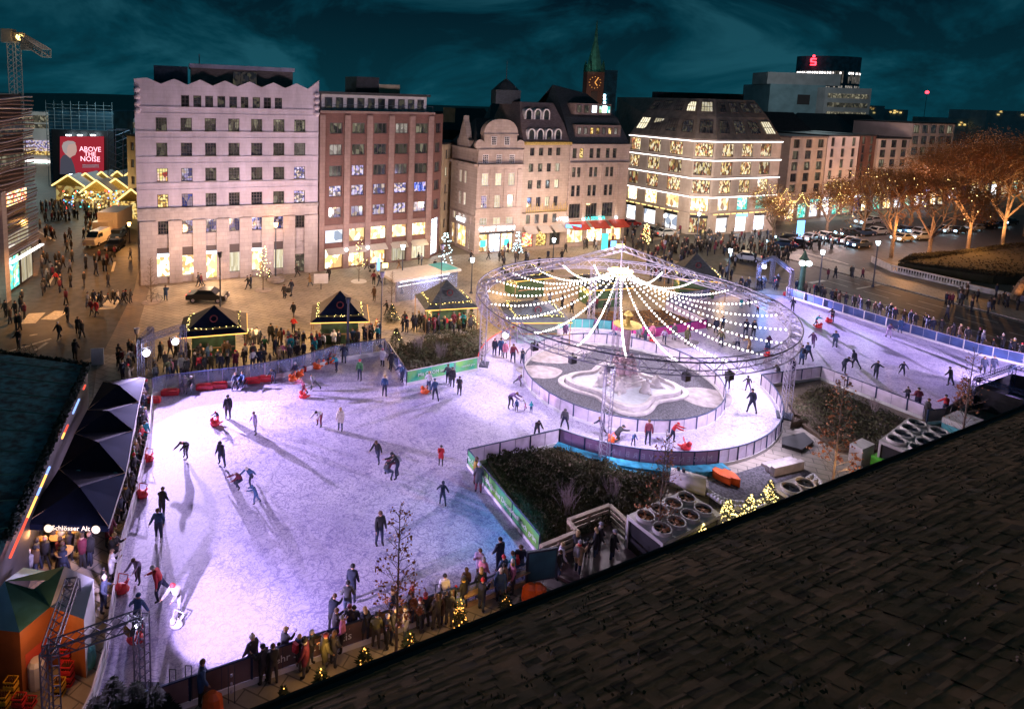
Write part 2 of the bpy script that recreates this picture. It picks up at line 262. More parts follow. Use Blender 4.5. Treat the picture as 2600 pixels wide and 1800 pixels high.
# ---------------- mesh builder ----------------
class MB:
    def __init__(s): s.v=[]; s.f=[]; s.mi=[]; s.mats=[]; s.cur=0
    def use(s,m):
        if m not in s.mats: s.mats.append(m)
        s.cur=s.mats.index(m); return s
    def face(s,pts):
        b=len(s.v); s.v+= [tuple(p) for p in pts]; s.f.append(tuple(range(b,b+len(pts)))); s.mi.append(s.cur)
    def obox(s,c,a,b,h,x,y,z):
        c=Vector(c); a=Vector(a)*x/2; b=Vector(b)*y/2; h=Vector(h)*z/2; i=len(s.v)
        for k in range(8): s.v.append(tuple(c+a*(1 if k&1 else -1)+b*(1 if k&2 else -1)+h*(1 if k&4 else -1)))
        for f in ((0,2,3,1),(4,5,7,6),(0,1,5,4),(2,6,7,3),(0,4,6,2),(1,3,7,5)): s.f.append(tuple(i+j for j in f)); s.mi.append(s.cur)
    def box(s,c,x,y,z,r=0): s.obox(c,(math.cos(r),math.sin(r),0),(-math.sin(r),math.cos(r),0),(0,0,1),x,y,z); return s
    def tube(s,p,q,r0,r1=None,n=4,cap=True):
        p=Vector(p); q=Vector(q); d=q-p
        if d.length<1e-6: return
        d.normalize(); a=d.orthogonal().normalized(); b=d.cross(a); r1=r0 if r1 is None else r1; i=len(s.v)
        for P,r in ((p,r0),(q,r1)):
            for k in range(n):
                t=2*math.pi*(k+.5)/n; s.v.append(tuple(P+(a*math.cos(t)+b*math.sin(t))*r))
        for k in range(n): s.f.append((i+k,i+(k+1)%n,i+n+(k+1)%n,i+n+k)); s.mi.append(s.cur)
        if cap: s.f.append(tuple(i+k for k in reversed(range(n)))); s.f.append(tuple(i+n+k for k in range(n))); s.mi+=[s.cur]*2
        return s
    def lathe(s,c,prof,n=16,sx=1,sy=1):
        c=Vector(c); i=len(s.v)
        for r,z in prof:
            for k in range(n): t=2*math.pi*k/n; s.v.append((c.x+r*sx*math.cos(t),c.y+r*sy*math.sin(t),c.z+z))
        for j in range(len(prof)-1):
            for k in range(n): s.f.append((i+j*n+k,i+j*n+(k+1)%n,i+(j+1)*n+(k+1)%n,i+(j+1)*n+k)); s.mi.append(s.cur)
        s.f.append(tuple(i+k for k in reversed(range(n)))); s.mi.append(s.cur); s.f.append(tuple(i+(len(prof)-1)*n+k for k in range(n))); s.mi.append(s.cur)
        return s
    def ball(s,c,r,n=6,m=4,sz=1):
        s.lathe(c,[(r*math.sin(math.pi*(j+.02)/(m+.04)),-r*sz*math.cos(math.pi*(j+.02)/(m+.04))) for j in range(m+1)],n)
    def prism(s,pts,z0,z1):
        n=len(pts); i=len(s.v)
        for z in (z0,z1):
            for p in pts: s.v.append((p[0],p[1],z))
        for k in range(n): s.f.append((i+k,i+(k+1)%n,i+n+(k+1)%n,i+n+k)); s.mi.append(s.cur)
        s.f.append(tuple(i+k for k in reversed(range(n)))); s.f.append(tuple(i+n+k for k in range(n))); s.mi+=[s.cur]*2
        return s
    def mesh(s,name,off=(0,0,0),smooth=False):
        me=bpy.data.meshes.new(name); ox,oy,oz=off
        me.from_pydata([(x-ox,y-oy,z-oz) for x,y,z in s.v],[],s.f)
        for m in s.mats: me.materials.append(m)
        me.polygons.foreach_set('material_index',s.mi)
        if smooth: me.polygons.foreach_set('use_smooth',[True]*len(s.f))
        me.update(); return me
    def build(s,name,parent=None,m=None,smooth=False):
        if m is not None: s.mats=[m]; s.mi=[0]*len(s.f)
        off=Vector((0,0,0)); p=parent
        while p: off+=p.location; p=p.parent
        if parent is None and s.v:
            n=len(s.v); off=Vector((sum(v[0] for v in s.v)/n,sum(v[1] for v in s.v)/n,min(v[2] for v in s.v)))
        ob=bpy.data.objects.new(name,s.mesh(name,off,smooth)); C.objects.link(ob)
        if parent: ob.parent=parent
        else: ob.location=off
        return ob
def tag(o,label,cat,group=None,kind=None):
    if label: o['label']=label
    if cat: o['category']=cat
    if group: o['group']=group
    if kind: o['kind']=kind
    return o
def thing(name,loc,label,cat,group=None):
    o=bpy.data.objects.new(name,None); C.objects.link(o); o.location=Vector(loc); o.empty_display_size=.3; return tag(o,label,cat,group)
def struct(o): o['kind']='structure'; return o
def linkcopy(ob,loc,rz,sc_=1):
    r=ob.copy(); C.objects.link(r); r.location=loc; r.rotation_euler=(0,0,rz); r.scale=(sc_,)*3
    for ch in ob.children:
        c=ch.copy(); C.objects.link(c); c.parent=r
        for g in ch.children: d=g.copy(); C.objects.link(d); d.parent=c
    return r
def text(s,name,parent,pos,right,up,size,m,ext=.02,align='CENTER'):
    cu=bpy.data.curves.new('t','FONT'); cu.body=s; cu.size=size; cu.extrude=ext; cu.align_x=align; cu.align_y='CENTER'; cu.resolution_u=2
    ob=bpy.data.objects.new('t',cu); C.objects.link(ob); dg=bpy.context.evaluated_depsgraph_get(); me=bpy.data.meshes.new_from_object(ob.evaluated_get(dg)); bpy.data.objects.remove(ob)
    right=Vector(right).normalized(); up=Vector(up).normalized(); n=right.cross(up); T=Matrix((right,up,n)).transposed().to_4x4(); T.translation=Vector(pos)
    off=Vector((0,0,0)); p=parent
    while p: off+=p.location; p=p.parent
    T.translation=T.translation-off; me.transform(T); me.name=name; me.materials.clear(); me.materials.append(m)
    o=bpy.data.objects.new(name,me); C.objects.link(o); o.parent=parent; return o
def ordn(n):
    w=['zeroth','first','second','third','fourth','fifth','sixth','seventh','eighth','ninth','tenth','eleventh','twelfth','thirteenth','fourteenth','fifteenth','sixteenth','seventeenth','eighteenth','nineteenth']
    if n<20: return w[n]
    t={2:'twent',3:'thirt',4:'fort',5:'fift',6:'sixt',7:'sevent'}[n//10]
    return t+'ieth' if n%10==0 else t+'y-'+w[n%10]
# ---------------- geometry helpers on the site ----------------
def V2(v,z=0): return Vector((v[0],v[1],z))
def Zat(p,v):
    # height above ground point p that shows at picture row v
    k=CCY-v; A=Vector((p[0],p[1],0))-CAM
    return -(k*A.dot(FW)-CF*A.dot(UP))/(k*FW.z-CF*UP.z)
def px(*l): return [G(u,v) for u,v in l]
def resample(pts,step):
    out=[pts[0].copy()]; 
    for a,b in zip(pts,pts[1:]):
        n=max(1,round((b-a).length/step))
        for i in range(1,n+1): out.append(a.lerp(b,i/n))
    return out
# ---------------- ground ----------------
g=MB(); g.face([(-900,-60,0),(900,-60,0),(900,1600,0),(-900,1600,0)]); struct(g.build('ground',m=M['ground']))
def sheet(name,pts,z,m):
    b=MB(); b.face([(p[0],p[1],z) for p in pts]); return struct(b.build(name,m=m))
# pale slab plaza in front of the buildings and round the rink
pl=px((250,900),(330,900),(380,730),(806,688),(1085,652),(1205,645),(1430,626),(1580,605),(1640,640),(1840,700),(1880,760),(1700,1000),(2400,1130),(2300,1300),(1500,1900),(100,1900),(200,1300))
sheet('plaza',pl,.004,M['plaza'])
# street on the right and its kerb and lines
A1,A2=G(1975,715),G(2700,935)
dr=(A2-A1).normalized(); nr=Vector((-dr.y,dr.x,0)); 
if nr.y<0: nr=-nr
st=A1-dr*6+nr*1.5
sheet('road',[st,st+dr*80,st+dr*80+nr*11.5,st+nr*11.5],.006,M['asphalt'])
sheet('cross_road',px((1560,640),(1990,720),(2200,690),(2620,620),(2620,545),(2100,560),(1700,600)),.003,M['asphalt'])
sheet('side_road',px((-300,760),(-300,900),(60,960),(260,900),(340,740),(370,600),(300,560),(210,520),(110,520),(120,600),(95,700)),.003,M['asphalt'])
ln=MB()
def rline(a,b,w=.14,z=.010):
    a=V2(a); b=V2(b); d=(b-a).normalized(); n=Vector((-d.y,d.x,0))*w/2
    ln.face([(q.x,q.y,z) for q in (a-n,b-n,b+n,a+n)])
for off,ds in ((2.2,0),(5.6,1),(8.2,1),(11.0,0)):
    if ds:
        for k in range(14): rline(st+nr*off+dr*(8+k*5),st+nr*off+dr*(11+k*5))
    else: rline(st+nr*off+dr*6,st+nr*off+dr*78)
rline(st+dr*8+nr*2.3,st+dr*8+nr*5.4,.5); rline(st+dr*12+nr*5.8,st+dr*12+nr*11,.3)
for a in (((68,822),(95,795)),((122,812),(158,790)),((240,758),(258,750)),((270,785),(290,762))):
    rline(G(*a[0]),G(*a[1]),1.5)
for a in (((90,890),(120,870)),((25,892),(130,860)),((285,690),(292,665)),((92,585),(140,612)),((122,725),(136,700)),((75,852),(95,849))): rline(G(*a[0]),G(*a[1]),.3)
for k in range(5): rline(G(2040+k*0,640+0)+dr*k*1.2,G(2075,652)+dr*k*1.2,.4)
struct(ln.build('road_markings',m=M['line']))
kb=MB(); 
for s,o_ in ((0,11.6),):
    a=st+nr*o_; kb.obox(a+dr*38+nr*2.4+Vector((0,0,.06)),dr,nr,(0,0,1),82,4.6,.12)
struct(kb.build('pavement',m=M['plaza']))
# ---------------- ice ----------------
def ang(u,v): p=G(u,v)-IC; return math.atan2(p.y,p.x)
def onr(a,r=RO,z=0): return IC+Vector((r*math.cos(a),r*math.sin(a),z))
aF0=ang(1418,1131); aF1=ang(1944,985); aL=ang(1219,942); aB=ang(1660,862)
pF0,pF1,pL_,pB=onr(aF0),onr(aF1),onr(aL),onr(aB)
iceL=px((403,1003),(430,997),(600,979),(741,954),(851,920),(976,901),(985,905),(1032,979))+[pL_,onr(aL,RO-3),onr(aF0,RO-3),pF0]+px((1187,1184),(1368,1411),(1354,1475),(1154,1553),(933,1632),(400,1820),(180,1950),(235,1800),(266,1690),(310,1400),(348,1263),(379,1126))
iceR=[pB]+px((1793,838),(1690,788),(1702,772),(1748,769),(1841,752),(1870,742),(1996,753),(2249,833),(2481,902),(2597,929),(2760,975),(2640,1010),(2470,1024),(2395,1072),(2342,1065),(2082,963))+[pF1,onr(aF1,RO-3),onr(aB,RO-3)]
b=MB(); b.use(M['ice'])
b.face([(p.x,p.y,.020) for p in iceL]); b.face([(p.x,p.y,.028) for p in iceR])
n=96
for k in range(n):
    a0,a1=2*math.pi*k/n,2*math.pi*(k+1)/n
    b.face([onr(a0,RI,.024),onr(a0,RO,.024),onr(a1,RO,.024),onr(a1,RI,.024)])
struct(b.build('ice'))
# ---------------- boards ----------------
def board(label,pts,panel,h=1.15,kick=.24,step=2.3,post='rail',kickm='white',group='boards round the ice rink',railm='rail',mid=True):
    pts=[V2(p) for p in pts]
    t=thing('rink_board',pts[0],label,'rink board',group)
    k=MB(); p_=MB(); r=MB(); fp=resample(pts,step/2)
    for a,b_ in zip(pts,pts[1:]):
        d=(b_-a); 
        if d.length<.01: continue
        l=d.length; d.normalize(); nn=Vector((-d.y,d.x,0)); c=(a+b_)/2
        k.obox(c+Vector((0,0,kick/2)),d,nn,(0,0,1),l+.02,.12,kick)
        p_.obox(c+Vector((0,0,(kick+h)/2)),d,nn,(0,0,1),l,.03,h-kick-.01)
        r.obox(c+Vector((0,0,h+.03)),d,nn,(0,0,1),l+.03,.07,.06)
    k.build('kickboard',t,M[kickm]); p_.build('panel',t,M[panel]); r.build('top_rail',t,M[railm])
    i=0
    for j,q in enumerate(fp):
        if j%2 and not mid: continue
        m=MB(); w_=.09 if j%2==0 else .035
        m.box(q+Vector((0,0,h/2)),w_,w_,h+.02); m.build('post',t,M[post]); i+=1
        if i>=95: break
    return t
def arc(a0,a1,r,n):
    return [onr(a0+(a1-a0)*i/n,r) for i in range(n+1)]
def fwd(a0,a1):
    while a1<a0: a1+=2*math.pi
    return a1
# island fence
board('round frosted fence about the fountain island inside the lit ring',arc(0,2*math.pi,RI,44),'mesh')
# outer arc, front to right
e1=fwd(aF0,aF1); am=aF0+(e1-aF0)*.40
board('curved rink board with mauve mirror-written banner in front of the lattice mast',arc(aF0,am,RO,12),'mauvep')
board('curved frosted rink board sweeping round the right side of the round track',arc(am,e1,RO,20),'mesh')
s1=fwd(aB,aL); bm_=aB+(s1-aB)*.42
board('curved rink board with teal banner behind the gold fountain bowl',arc(aB+.35,bm_,RO,8),'tealp',post='alu')
board('curved pale solid rink board on the left side of the round track',arc(bm_,s1,RO,14),'mesh',post='alu',railm='red')
mg=board('magenta banner board at the tip of the brown lawn bed',[onr(aB+.35),pB]+px((1793,838)),'magp')
board('dark railed board along the far edge of the brown lawn bed',px((1793,838),(1690,788)),'mesh')
board('glass board at the far left of the right-hand rink',px((1690,788),(1702,772),(1748,769),(1841,752),(1870,742)),'glass',post='alu',h=1.3)
bb=board('long blue banner board along the street side of the right-hand rink',px((1996,753),(2249,833),(2481,902),(2597,929),(2760,975)),'bluep',post='white_t',railm='alu',h=1.15)
board('frosted board from round track towards the right-hand rink corner',[pF1]+px((2082,963)),'mesh')
board('frosted board in front of the right-hand rink beside the ragged plant bed',px((2082,963),(2342,1065)),'mesh')
board('short dark gate board at the near corner of the right-hand rink',px((2352,1078),(2395,1074),(2470,1024)),'brownp',post='rail')
board('clear board in front of the waiting skaters at the far side of the left rink',px((388,1010),(420,1000),(600,979),(741,954),(851,920),(976,901)),'glass',post='alu',h=1.5,kick=.4)
board('glass board on the short slope beside the far hedge bed',px((976,901),(985,905),(1032,979)),'glass',post='alu',h=1.3)
gb=board('green banner board in front of the far hedge bed',px((1032,979))+[pL_],'grnp',post='alu',h=1.2,railm='white_t',step=4)
board('frosted board leading from the hedge corner to the round track',[pF0]+px((1187,1184)),'mesh')
gd=board('green banner board running down beside the near hedge bed',px((1187,1184),(1368,1411)),'grnp',post='rail',h=1.15,step=3)
nb=board('brown banner board along the near edge of the left rink',px((1154,1553),(933,1632),(640,1735),(400,1820),(180,1900)),'brownp',h=1.2)
board('glass board along the near edge of the left rink beside the standing crowd',px((1354,1475),(1154,1553)),'glass',h=1.1,kickm='wood')
board('long low mauve board down the left edge of the left rink',px((160,1960),(235,1800),(266,1690),(310,1400),(348,1263),(379,1126),(388,1010)),'white',h=.75,kick=.3,post='white_t',railm='white_t')
def on_board(a,b_,f,z,s,size,m,parent,off=-.03,flip=1):
    a=V2(a); b_=V2(b_); d=(b_-a).normalized(); n=Vector((-d.y,d.x,0)); 
    n=n if n.dot(CAM-a)>0 else -n
    return text(s,'lettering',parent,a.lerp(b_,f)+n*.06+Vector((0,0,z)),d*flip,(0,0,1),size,m,ext=.004)
M['ink']=mat('white_lettering',(.80,.82,.80),.6); M['inkg']=mat('pale_lettering',(.55,.42,.58),.6)
gA,gB=G(1032,979),pL_
on_board(gA,gB,.40,.72,'Mit ÖKOM im Blick',.42,M['ink'],gb)
on_board(gA,gB,.86,.70,'natürlich grün',.24,M['ink'],gb)
for f,s in ((.2,'Mit ÖKOM im Blick'),(.52,'Energie aus Düsseldorf'),(.83,'natürlich grün')): on_board(G(1187,1184),G(1368,1411),f,.68,s,.42,M['ink'],gd,flip=1)
on_board(G(933,1632),G(640,1735),.30,.7,'fürs Eis',.5,M['ink'],nb,flip=-1); on_board(G(933,1632),G(640,1735),.68,.7,'mehr Stadt',.45,M['ink'],nb,flip=-1)
mp_=[c for c in C.objects if c.name.startswith('rink_board') and 'mirror' in c['label']][0]
for i,ch in enumerate('MAGENTA VERBINDET'[::-1]):
    if ch==' ': continue
    a=aF0+(am-aF0)*(.20+.046*i); p=onr(a,RO+.05,.68); tg=Vector((-math.sin(a),math.cos(a),0))
    text(ch,'lettering',mp_,p,-tg,(0,0,1),.5,M['inkg'],ext=.004)
for k in range(26):
    a=G(1996,753).lerp(G(2597,929),(k+.5)/26); d=(G(2597,929)-G(1996,753)).normalized(); n=Vector((d.y,-d.x,0)); n=n if n.y<0 else -n
    m_=MB(); q=a+n*.05+Vector((0,0,.7))
    if k%2:
        for s_ in (-1,1): m_.face([q+d*s_*.05+Vector((0,0,.2)),q+d*s_*.42+Vector((0,0,-.16)),q+d*s_*.28+Vector((0,0,-.16)),q+d*0+Vector((0,0,.12))])
    else: m_.obox(q,d,n,(0,0,1),.9,.004,.10); m_.obox(q-Vector((0,0,.16)),d,n,(0,0,1),.6,.004,.05)
    m_.build('logo',bb,M['inkg'])
# red bumpers at the far board
bp=px((403,1003),(430,997),(600,979),(741,954))
for i,(u,v,wd) in enumerate(((392,1022,.9),(432,1003,1.3),(520,989,1.3),(556,985,1.3),(640,973,1.3),(674,968,1.2),(760,943,1.2),(2002,752,1.2),(1395,1019,1.0))):
    p=G(u,v); m_=MB(); r=math.atan2(.18,1) if u<1300 else (-.55 if u<1500 else -.3)
    m_.box(p+Vector((0,0,.22)),wd,.42,.4,r); m_.box(p+Vector((0,0,.47)),wd*.8,.25,.1,r)
    t=m_.build('foam_bumper',m=M['red']); mo=t.modifiers.new('b','BEVEL'); mo.width=.06; mo.segments=2
    tag(t,['red foam bumper at the far left corner of the ice','red foam bumper leftmost along the far wall','red foam bumper second along the far wall','red foam bumper third along the far wall','red foam bumper right of the wheelchair skater','red foam bumper behind the bending skater','red foam bumper under the glass, rightmost on the far wall','red foam bumper at the street corner of the right-hand rink','red foam bumper against the round fountain fence'][i],'bumper','red foam bumpers at the boards')
# ---------------- lattice trusses ----------------
def truss(mb,p,q,w,seg=None,r=.034,rb=.02,up=None,four=True):
    p=Vector(p); q=Vector(q); d=q-p; l=d.length; d.normalize()
    a=d.cross(up or (Vector((0,1,0)) if abs(d.z)>.8 else Vector((0,0,1)))).normalized(); b_=d.cross(a)
    cs=[(1,1),(1,-1),(-1,-1),(-1,1)]; seg=seg or max(2,round(l/(w*1.0)))
    P=lambda i,k: p+d*(l*i/seg)+(a*cs[k%4][0]+b_*cs[k%4][1])*(w/2)
    for k in range(4): mb.tube(P(0,k),P(seg,k),r)
    for i in range(seg):
        for k in range(4):
            mb.tube(P(i,k),P(i+1,k+1),rb,n=3,cap=False)
    for i in (0,seg):
        for k in range(4): mb.tube(P(i,k),P(i,k+1),rb*1.4)
lr=thing('light_ring',RC,'huge round lattice ring hung over the fountain island with bulb strings','ring')

def rp(a,r,z): return RC+Vector((r*math.cos(a),r*math.sin(a),z))
chs=[MB() for _ in range(4)]; k2=MB(); n=90
for i in range(n):
    a0,a1=2*math.pi*i/n,2*math.pi*(i+1)/n
    for m_,(r,z) in zip(chs,((RR,RH),(RR,RH-.85),(RR-.75,RH),(RR-.75,RH-.85))): m_.tube(rp(a0,r,z),rp(a1,r,z),.04,n=4,cap=False)
    q=[(RR,RH),(RR,RH-.85),(RR-.75,RH-.85),(RR-.75,RH)]
    for j in range(4):
        A,B=q[j],q[(j+1)%4]
        if i%2: A,B=B,A
        k2.tube(rp(a0,*A),rp(a1,*B),.023,n=3,cap=False)
        if i%2==0: k2.tube(rp(a0,*A),rp(a0,*B),.026,n=3,cap=False)
[m_.build('chord',lr,M['alu']) for m_ in chs]; k2.build('lattice',lr,M['alu'])
cb=MB()
for i in range(n):
    a0,a1=2*math.pi*i/n,2*math.pi*(i+1)/n
    cb.tube(rp(a0,RR+.02,RH+.05),rp(a1,RR+.02,RH+.05),.035,n=4,cap=False)
cb.build('cable',lr,M['steel'])
hubp=RC+Vector((-.5,.8,0)); zA=Zat(hubp,630); zH=Zat(hubp,690)
am_=MB(); apex=hubp+Vector((0,0,zA))
for tu,tv in ((1236,722),(1972,778)):
    best=min(range(360),key=lambda k:(lambda P:abs((CCX+CF*(P-CAM).dot(RT)/(P-CAM).dot(FW))-tu)+abs((CCY-CF*(P-CAM).dot(UP)/(P-CAM).dot(FW))-tv))(rp(R(k),RR-.3,RH)))
    truss(am_,apex,rp(R(best),RR-.3,RH),.42,24)
am_.build('arm',lr,M['alu'])
mm=MB(); truss(mm,hubp+Vector((0,0,0)),hubp+Vector((0,0,zH)),.42); mm.tube(hubp+Vector((0,0,zH)),apex+Vector((0,0,.6)),.05); mm.build('centre_mast',lr,M['alu'])
hb=MB(); hb.lathe(hubp+Vector((0,0,zH)),[(.1,-.1),(1.0,-.05),(1.05,.08),(.1,.12)],20); hb.build('hub',lr,M['gold'])
wr=MB(); 
for k in range(8):
    a=2*math.pi*k/8+.3; wr.tube(hubp+Vector((0,0,zH-.1)),rp(a,RR-.7,RH-.5),.008,n=3)
wr.build('guy_wire',lr,M['alu'])
for k,(a,foot) in enumerate(((168,11.9),(248,12.9),(335.6,12.1),(88,12.2))):
    a=R(a); f=rp(a,foot,0); m_=MB(); truss(m_,f,rp(a,foot,RH-.85),.52,16); m_.build('mast',lr,M['alu'])
    m_=MB(); m_.box(f+Vector((0,0,.06)),1.2,1.2,.12,a); m_.build('foot_plate',lr,M['steel'])
# floodlight on the front mast
def floodlight(p,t,label):
    d=(Vector(t)-Vector(p)).normalized(); o_=thing('floodlight',p,label,'floodlight','floodlights on the lattice gates')
    a=d.cross(Vector((0,0,1))).normalized(); u=a.cross(d)
    m_=MB(); m_.obox(Vector(p)-d*.16,d,a,u,.22,.40,.30); m_.build('housing',o_,M['black'])
    m_=MB(); m_.ball(Vector(p)+d*.06,.26 if (Vector(p)-CAM).length>40 else .09,10,8); m_.build('lens',o_,M['floodf'])
    m_=MB(); m_.tube(Vector(p)-a*.36,Vector(p)-a*.36+Vector((0,0,.4)),.02); m_.tube(Vector(p)+a*.36,Vector(p)+a*.36+Vector((0,0,.4)),.02); m_.tube(Vector(p)-a*.36+Vector((0,0,.4)),Vector(p)+a*.36+Vector((0,0,.4)),.02); m_.build('bracket',o_,M['steel'])
fl=['glaring floodlight on the lattice gate before the left wooden stall','smaller glaring floodlight on the near post of the far left lattice gate','floodlight hung from the beam of the near left lattice gate','glaring floodlight on the left mast of the light ring','glaring blue white floodlight on the gate by the street clock','added unseen floodlight off the right end of the right-hand rink']
for (p,t),l in zip(FL,fl): floodlight(p+(t-p).normalized()*-.1,t,l)
for i,(u,v) in enumerate(((1543,905),(1452,915),(1737,945),(1850,925),(1360,890))):
    ps=min((rp(R(k),RR-.4,RH-1.1) for k in range(0,360,2)),key=lambda P:abs((CCX+CF*(P-CAM).dot(RT)/(P-CAM).dot(FW))-u)+(0 if P.y<RC.y+3 else 500))
    m_=MB(); m_.box(ps,.45,.35,.5,.4); m_.tube(ps,ps+Vector((0,0,.5)),.03); t=m_.build('speaker',m=M['black'])
    tag(t,['black box on the front lattice mast of the ring','black speaker hung below the ring left of the front mast','black spotlight hung below the ring right of the front mast','black spotlight cluster below the right front of the ring','black speaker below the left front of the ring'][i],'speaker','black boxes hung under the ring')
# bulb strings
bulb=MB(); bulb.ball((0,0,0),.068,6,4); bme=bulb.mesh('bulb'); bme.materials.append(M['bulb'])
NS=22
for k in range(NS):
    a=2*math.pi*k/NS+.12; e_=rp(a,RR-.72,RH-.35); s_=hubp+Vector((.5*math.cos(a),.5*math.sin(a),zH)); l=(e_-s_).length; nb_=int(l/.335)
    P=lambda t: s_.lerp(e_,t)-Vector((0,0,4*1.2*t*(1-t)))
    ux=CCX+CF*(e_-CAM).dot(RT)/(e_-CAM).dot(FW)
    o_=thing('light_string',s_,'','light string','bulb strings from hub to ring'); o_['_u']=ux; o_['_back']=int(math.sin(a)>0)
    w_=MB()
    for i in range(20): w_.tube(P(i/20),P((i+1)/20),.008,n=3,cap=False)
    w_.build('cable',o_,M['steel'])
    for i in range(1,nb_):
        ob=bpy.data.objects.new('bulb',bme); C.objects.link(ob); ob.parent=o_; ob.location=P(i/nb_)-s_
for back in (0,1):
    L_=sorted([o for o in C.objects if '_u' in o and o['_back']==back],key=lambda o:o['_u'])
    for i,o in enumerate(L_):
        o['label']='white bulb string to the %s half of the ring, %s from the left'%(['near','far'][back],ordn(i+1))
        del o['_u']; del o['_back']
# ---------------- fountain ----------------
ft=G(1580,985)
gr=MB(); gr.prism([onr(2*math.pi*i/64,RI-.1) for i in range(64)],.0,.03); struct(gr.build('island_gravel',m=M['gravel']))
for i,(u,v,r,sx) in enumerate(((1370,945,1.3,1.5),(1395,905,1.6,1.8),(1790,1010,1.7,1.3),(1440,880,1.8,1.6),(1690,870,1.5,2.2))):
    m_=MB(); c=G(u,v); m_.prism([c+Vector((r*sx*math.cos(t)*(1+.12*math.sin(3*t)),r*math.sin(t),0)) for t in [2*math.pi*j/28 for j in range(28)]],.03,.05+.003*i); struct(m_.build('path',m=M['stoned']))
fo=thing('fountain',ft,'stone fountain with lobed basin, rose statue column and gilded bowl','fountain'); 
def lobe(r,amp,t): return r*(1+amp*math.cos(4*t+.5))
def ringm(r0,r1,z0,z1,name,m):
    b_=MB(); nn=72
    for i in range(nn):
        t0,t1=2*math.pi*i/nn,2*math.pi*(i+1)/nn
        def q(r,t,z): rr=lobe(r,.19,t); return ft+Vector((rr*1.12*math.cos(t),rr*math.sin(t),z))
        b_.face([q(r1,t0,z0),q(r1,t1,z0),q(r1,t1,z1),q(r1,t0,z1)]); b_.face([q(r0,t0,z1),q(r1,t0,z1),q(r1,t1,z1),q(r0,t1,z1)][::-1]); b_.face([q(r0,t0,z0),q(r0,t0,z1),q(r0,t1,z1),q(r0,t1,z0)])
    return b_.build(name,fo,m)
ringm(3.6,3.95,.03,.2,'outer_kerb',M['stone']); ringm(3.15,3.5,.03,.5,'basin_rim',M['stone'])
b_=MB(); b_.prism([ft+Vector((lobe(3.16,.19,t)*1.12*math.cos(t),lobe(3.16,.19,t)*math.sin(t),0)) for t in [2*math.pi*i/72 for i in range(72)]],.03,.22); b_.build('basin_floor',fo,M['snow'])
fc=ft+Vector((.25,.6,0)); zt=Zat(fc,792); zb=Zat(fc,828)
for i in range(6):
    m_=MB(); s_=3.0-.38*i; m_.box(fc+Vector((0,0,.22+.17*i+.085)),s_*1.15,s_*.75,.17,.45); m_.build('pedestal_step',fo,M['stone'])
m_=MB(); m_.lathe(fc+Vector((0,0,1.2)),[(.7,0),(.8,.1),(.5,.4),(.6,.9),(.42,1.1),(.34,1.5),(.28,2.0),(.36,zb-1.4)],14); m_.build('column',fo,M['pinkst'])
for k in range(7):
    a=k*2*math.pi/7+.4; c=fc+Vector((.72*math.cos(a),.72*math.sin(a),1.25)); m_=MB()
    m_.lathe(c,[(.30,0),(.36,.25),(.24,.5),(.28,.85),(.16,1.05),(.07,1.12)],8); m_.ball(c+Vector((0,0,1.25)),.14,8,6,1.2)
    m_.tube(c+Vector((0,0,.95)),c+Vector((.35*math.cos(a+1),.35*math.sin(a+1),.65)),.08,.05,6); m_.tube(c+Vector((0,0,.25)),c+Vector((.4*math.cos(a),.4*math.sin(a),-.1)),.13,.07,6); m_.build('carved_figure',fo,M['pinkst'],True)
for k,(a,r_) in enumerate(((250,2.4),(300,2.5),(205,2.3),(340,2.6),(120,2.2))):
    c=fc+Vector((r_*math.cos(R(a)),r_*.8*math.sin(R(a)),.4)); m_=MB(); m_.lathe(c,[(.42,-.3),(.36,.1),(.25,.3),(.26,.6),(.1,.78)],8,1.3,.8); m_.ball(c+Vector((.1,0,.9)),.13,8,6,1.2); m_.tube(c+Vector((0,0,.8)),c+Vector((.6,-.3,.6)),.1,.06,6); m_.tube(c+Vector((0,0,.1)),c+Vector((.9*math.cos(R(a)),.7*math.sin(R(a)),-.3)),.2,.1,6); m_.build('carved_figure',fo,M['stone'],True)
m_=MB(); m_.lathe(fc+Vector((0,0,zb)),[(.3,-.25),(.55,-.1),(1.05,.05),(1.15,.14),(1.0,.16),(.5,.06),(.2,.1)],24); m_.build('gilded_bowl',fo,M['gold'])
m_=MB(); h_=zt-zb; m_.lathe(fc+Vector((0,0,zb+.1)),[(.34,0),(.2,.15),(.18,h_*.6),(.42,h_*.72),(.3,h_*.8),(.1,h_)],12); m_.build('finial',fo,M['gold'])
# ---------------- gates ----------------
def gate(label,feet,z,beams,w=.36):
    t=thing('lattice_gate',feet[0],label,'lattice gate','aluminium lattice gates that carry floodlights')
    for f in feet: m_=MB(); truss(m_,V2(f,.05),V2(f,z),w); m_.build('tower',t,M['alud']); m_=MB(); m_.box(V2(f,.05),.9,.9,.06); m_.build('foot_plate',t,M['steel'])
    for i,j in beams: m_=MB(); truss(m_,V2(feet[i],z),V2(feet[j],z),w); m_.build('beam',t,M['alud'])
    return t
f0,f1=G(359,992),G(467,948); z_=Zat(f0,866); gate('lattice gate with two floodlights behind the far left corner of the ice',[f0,f1,G(385,955)],z_,[(0,1),(0,2)])
zz=Zat(G(363,1762),1568); f2=G(363,1762); n0=G(124,1650,zz); n1=G(182,1478,zz)
gate('tall lattice gate at the near left corner beside the orange hut',[f2,n0,n1],zz,[(0,1),(1,2)],.42)
h0=G(1922,735); zg=Zat(h0,668); gate('lattice gate with glaring light beside the street clock at the far right rink',[h0,G(1958,718),G(2004,760)],zg,[(0,1),(1,2)])
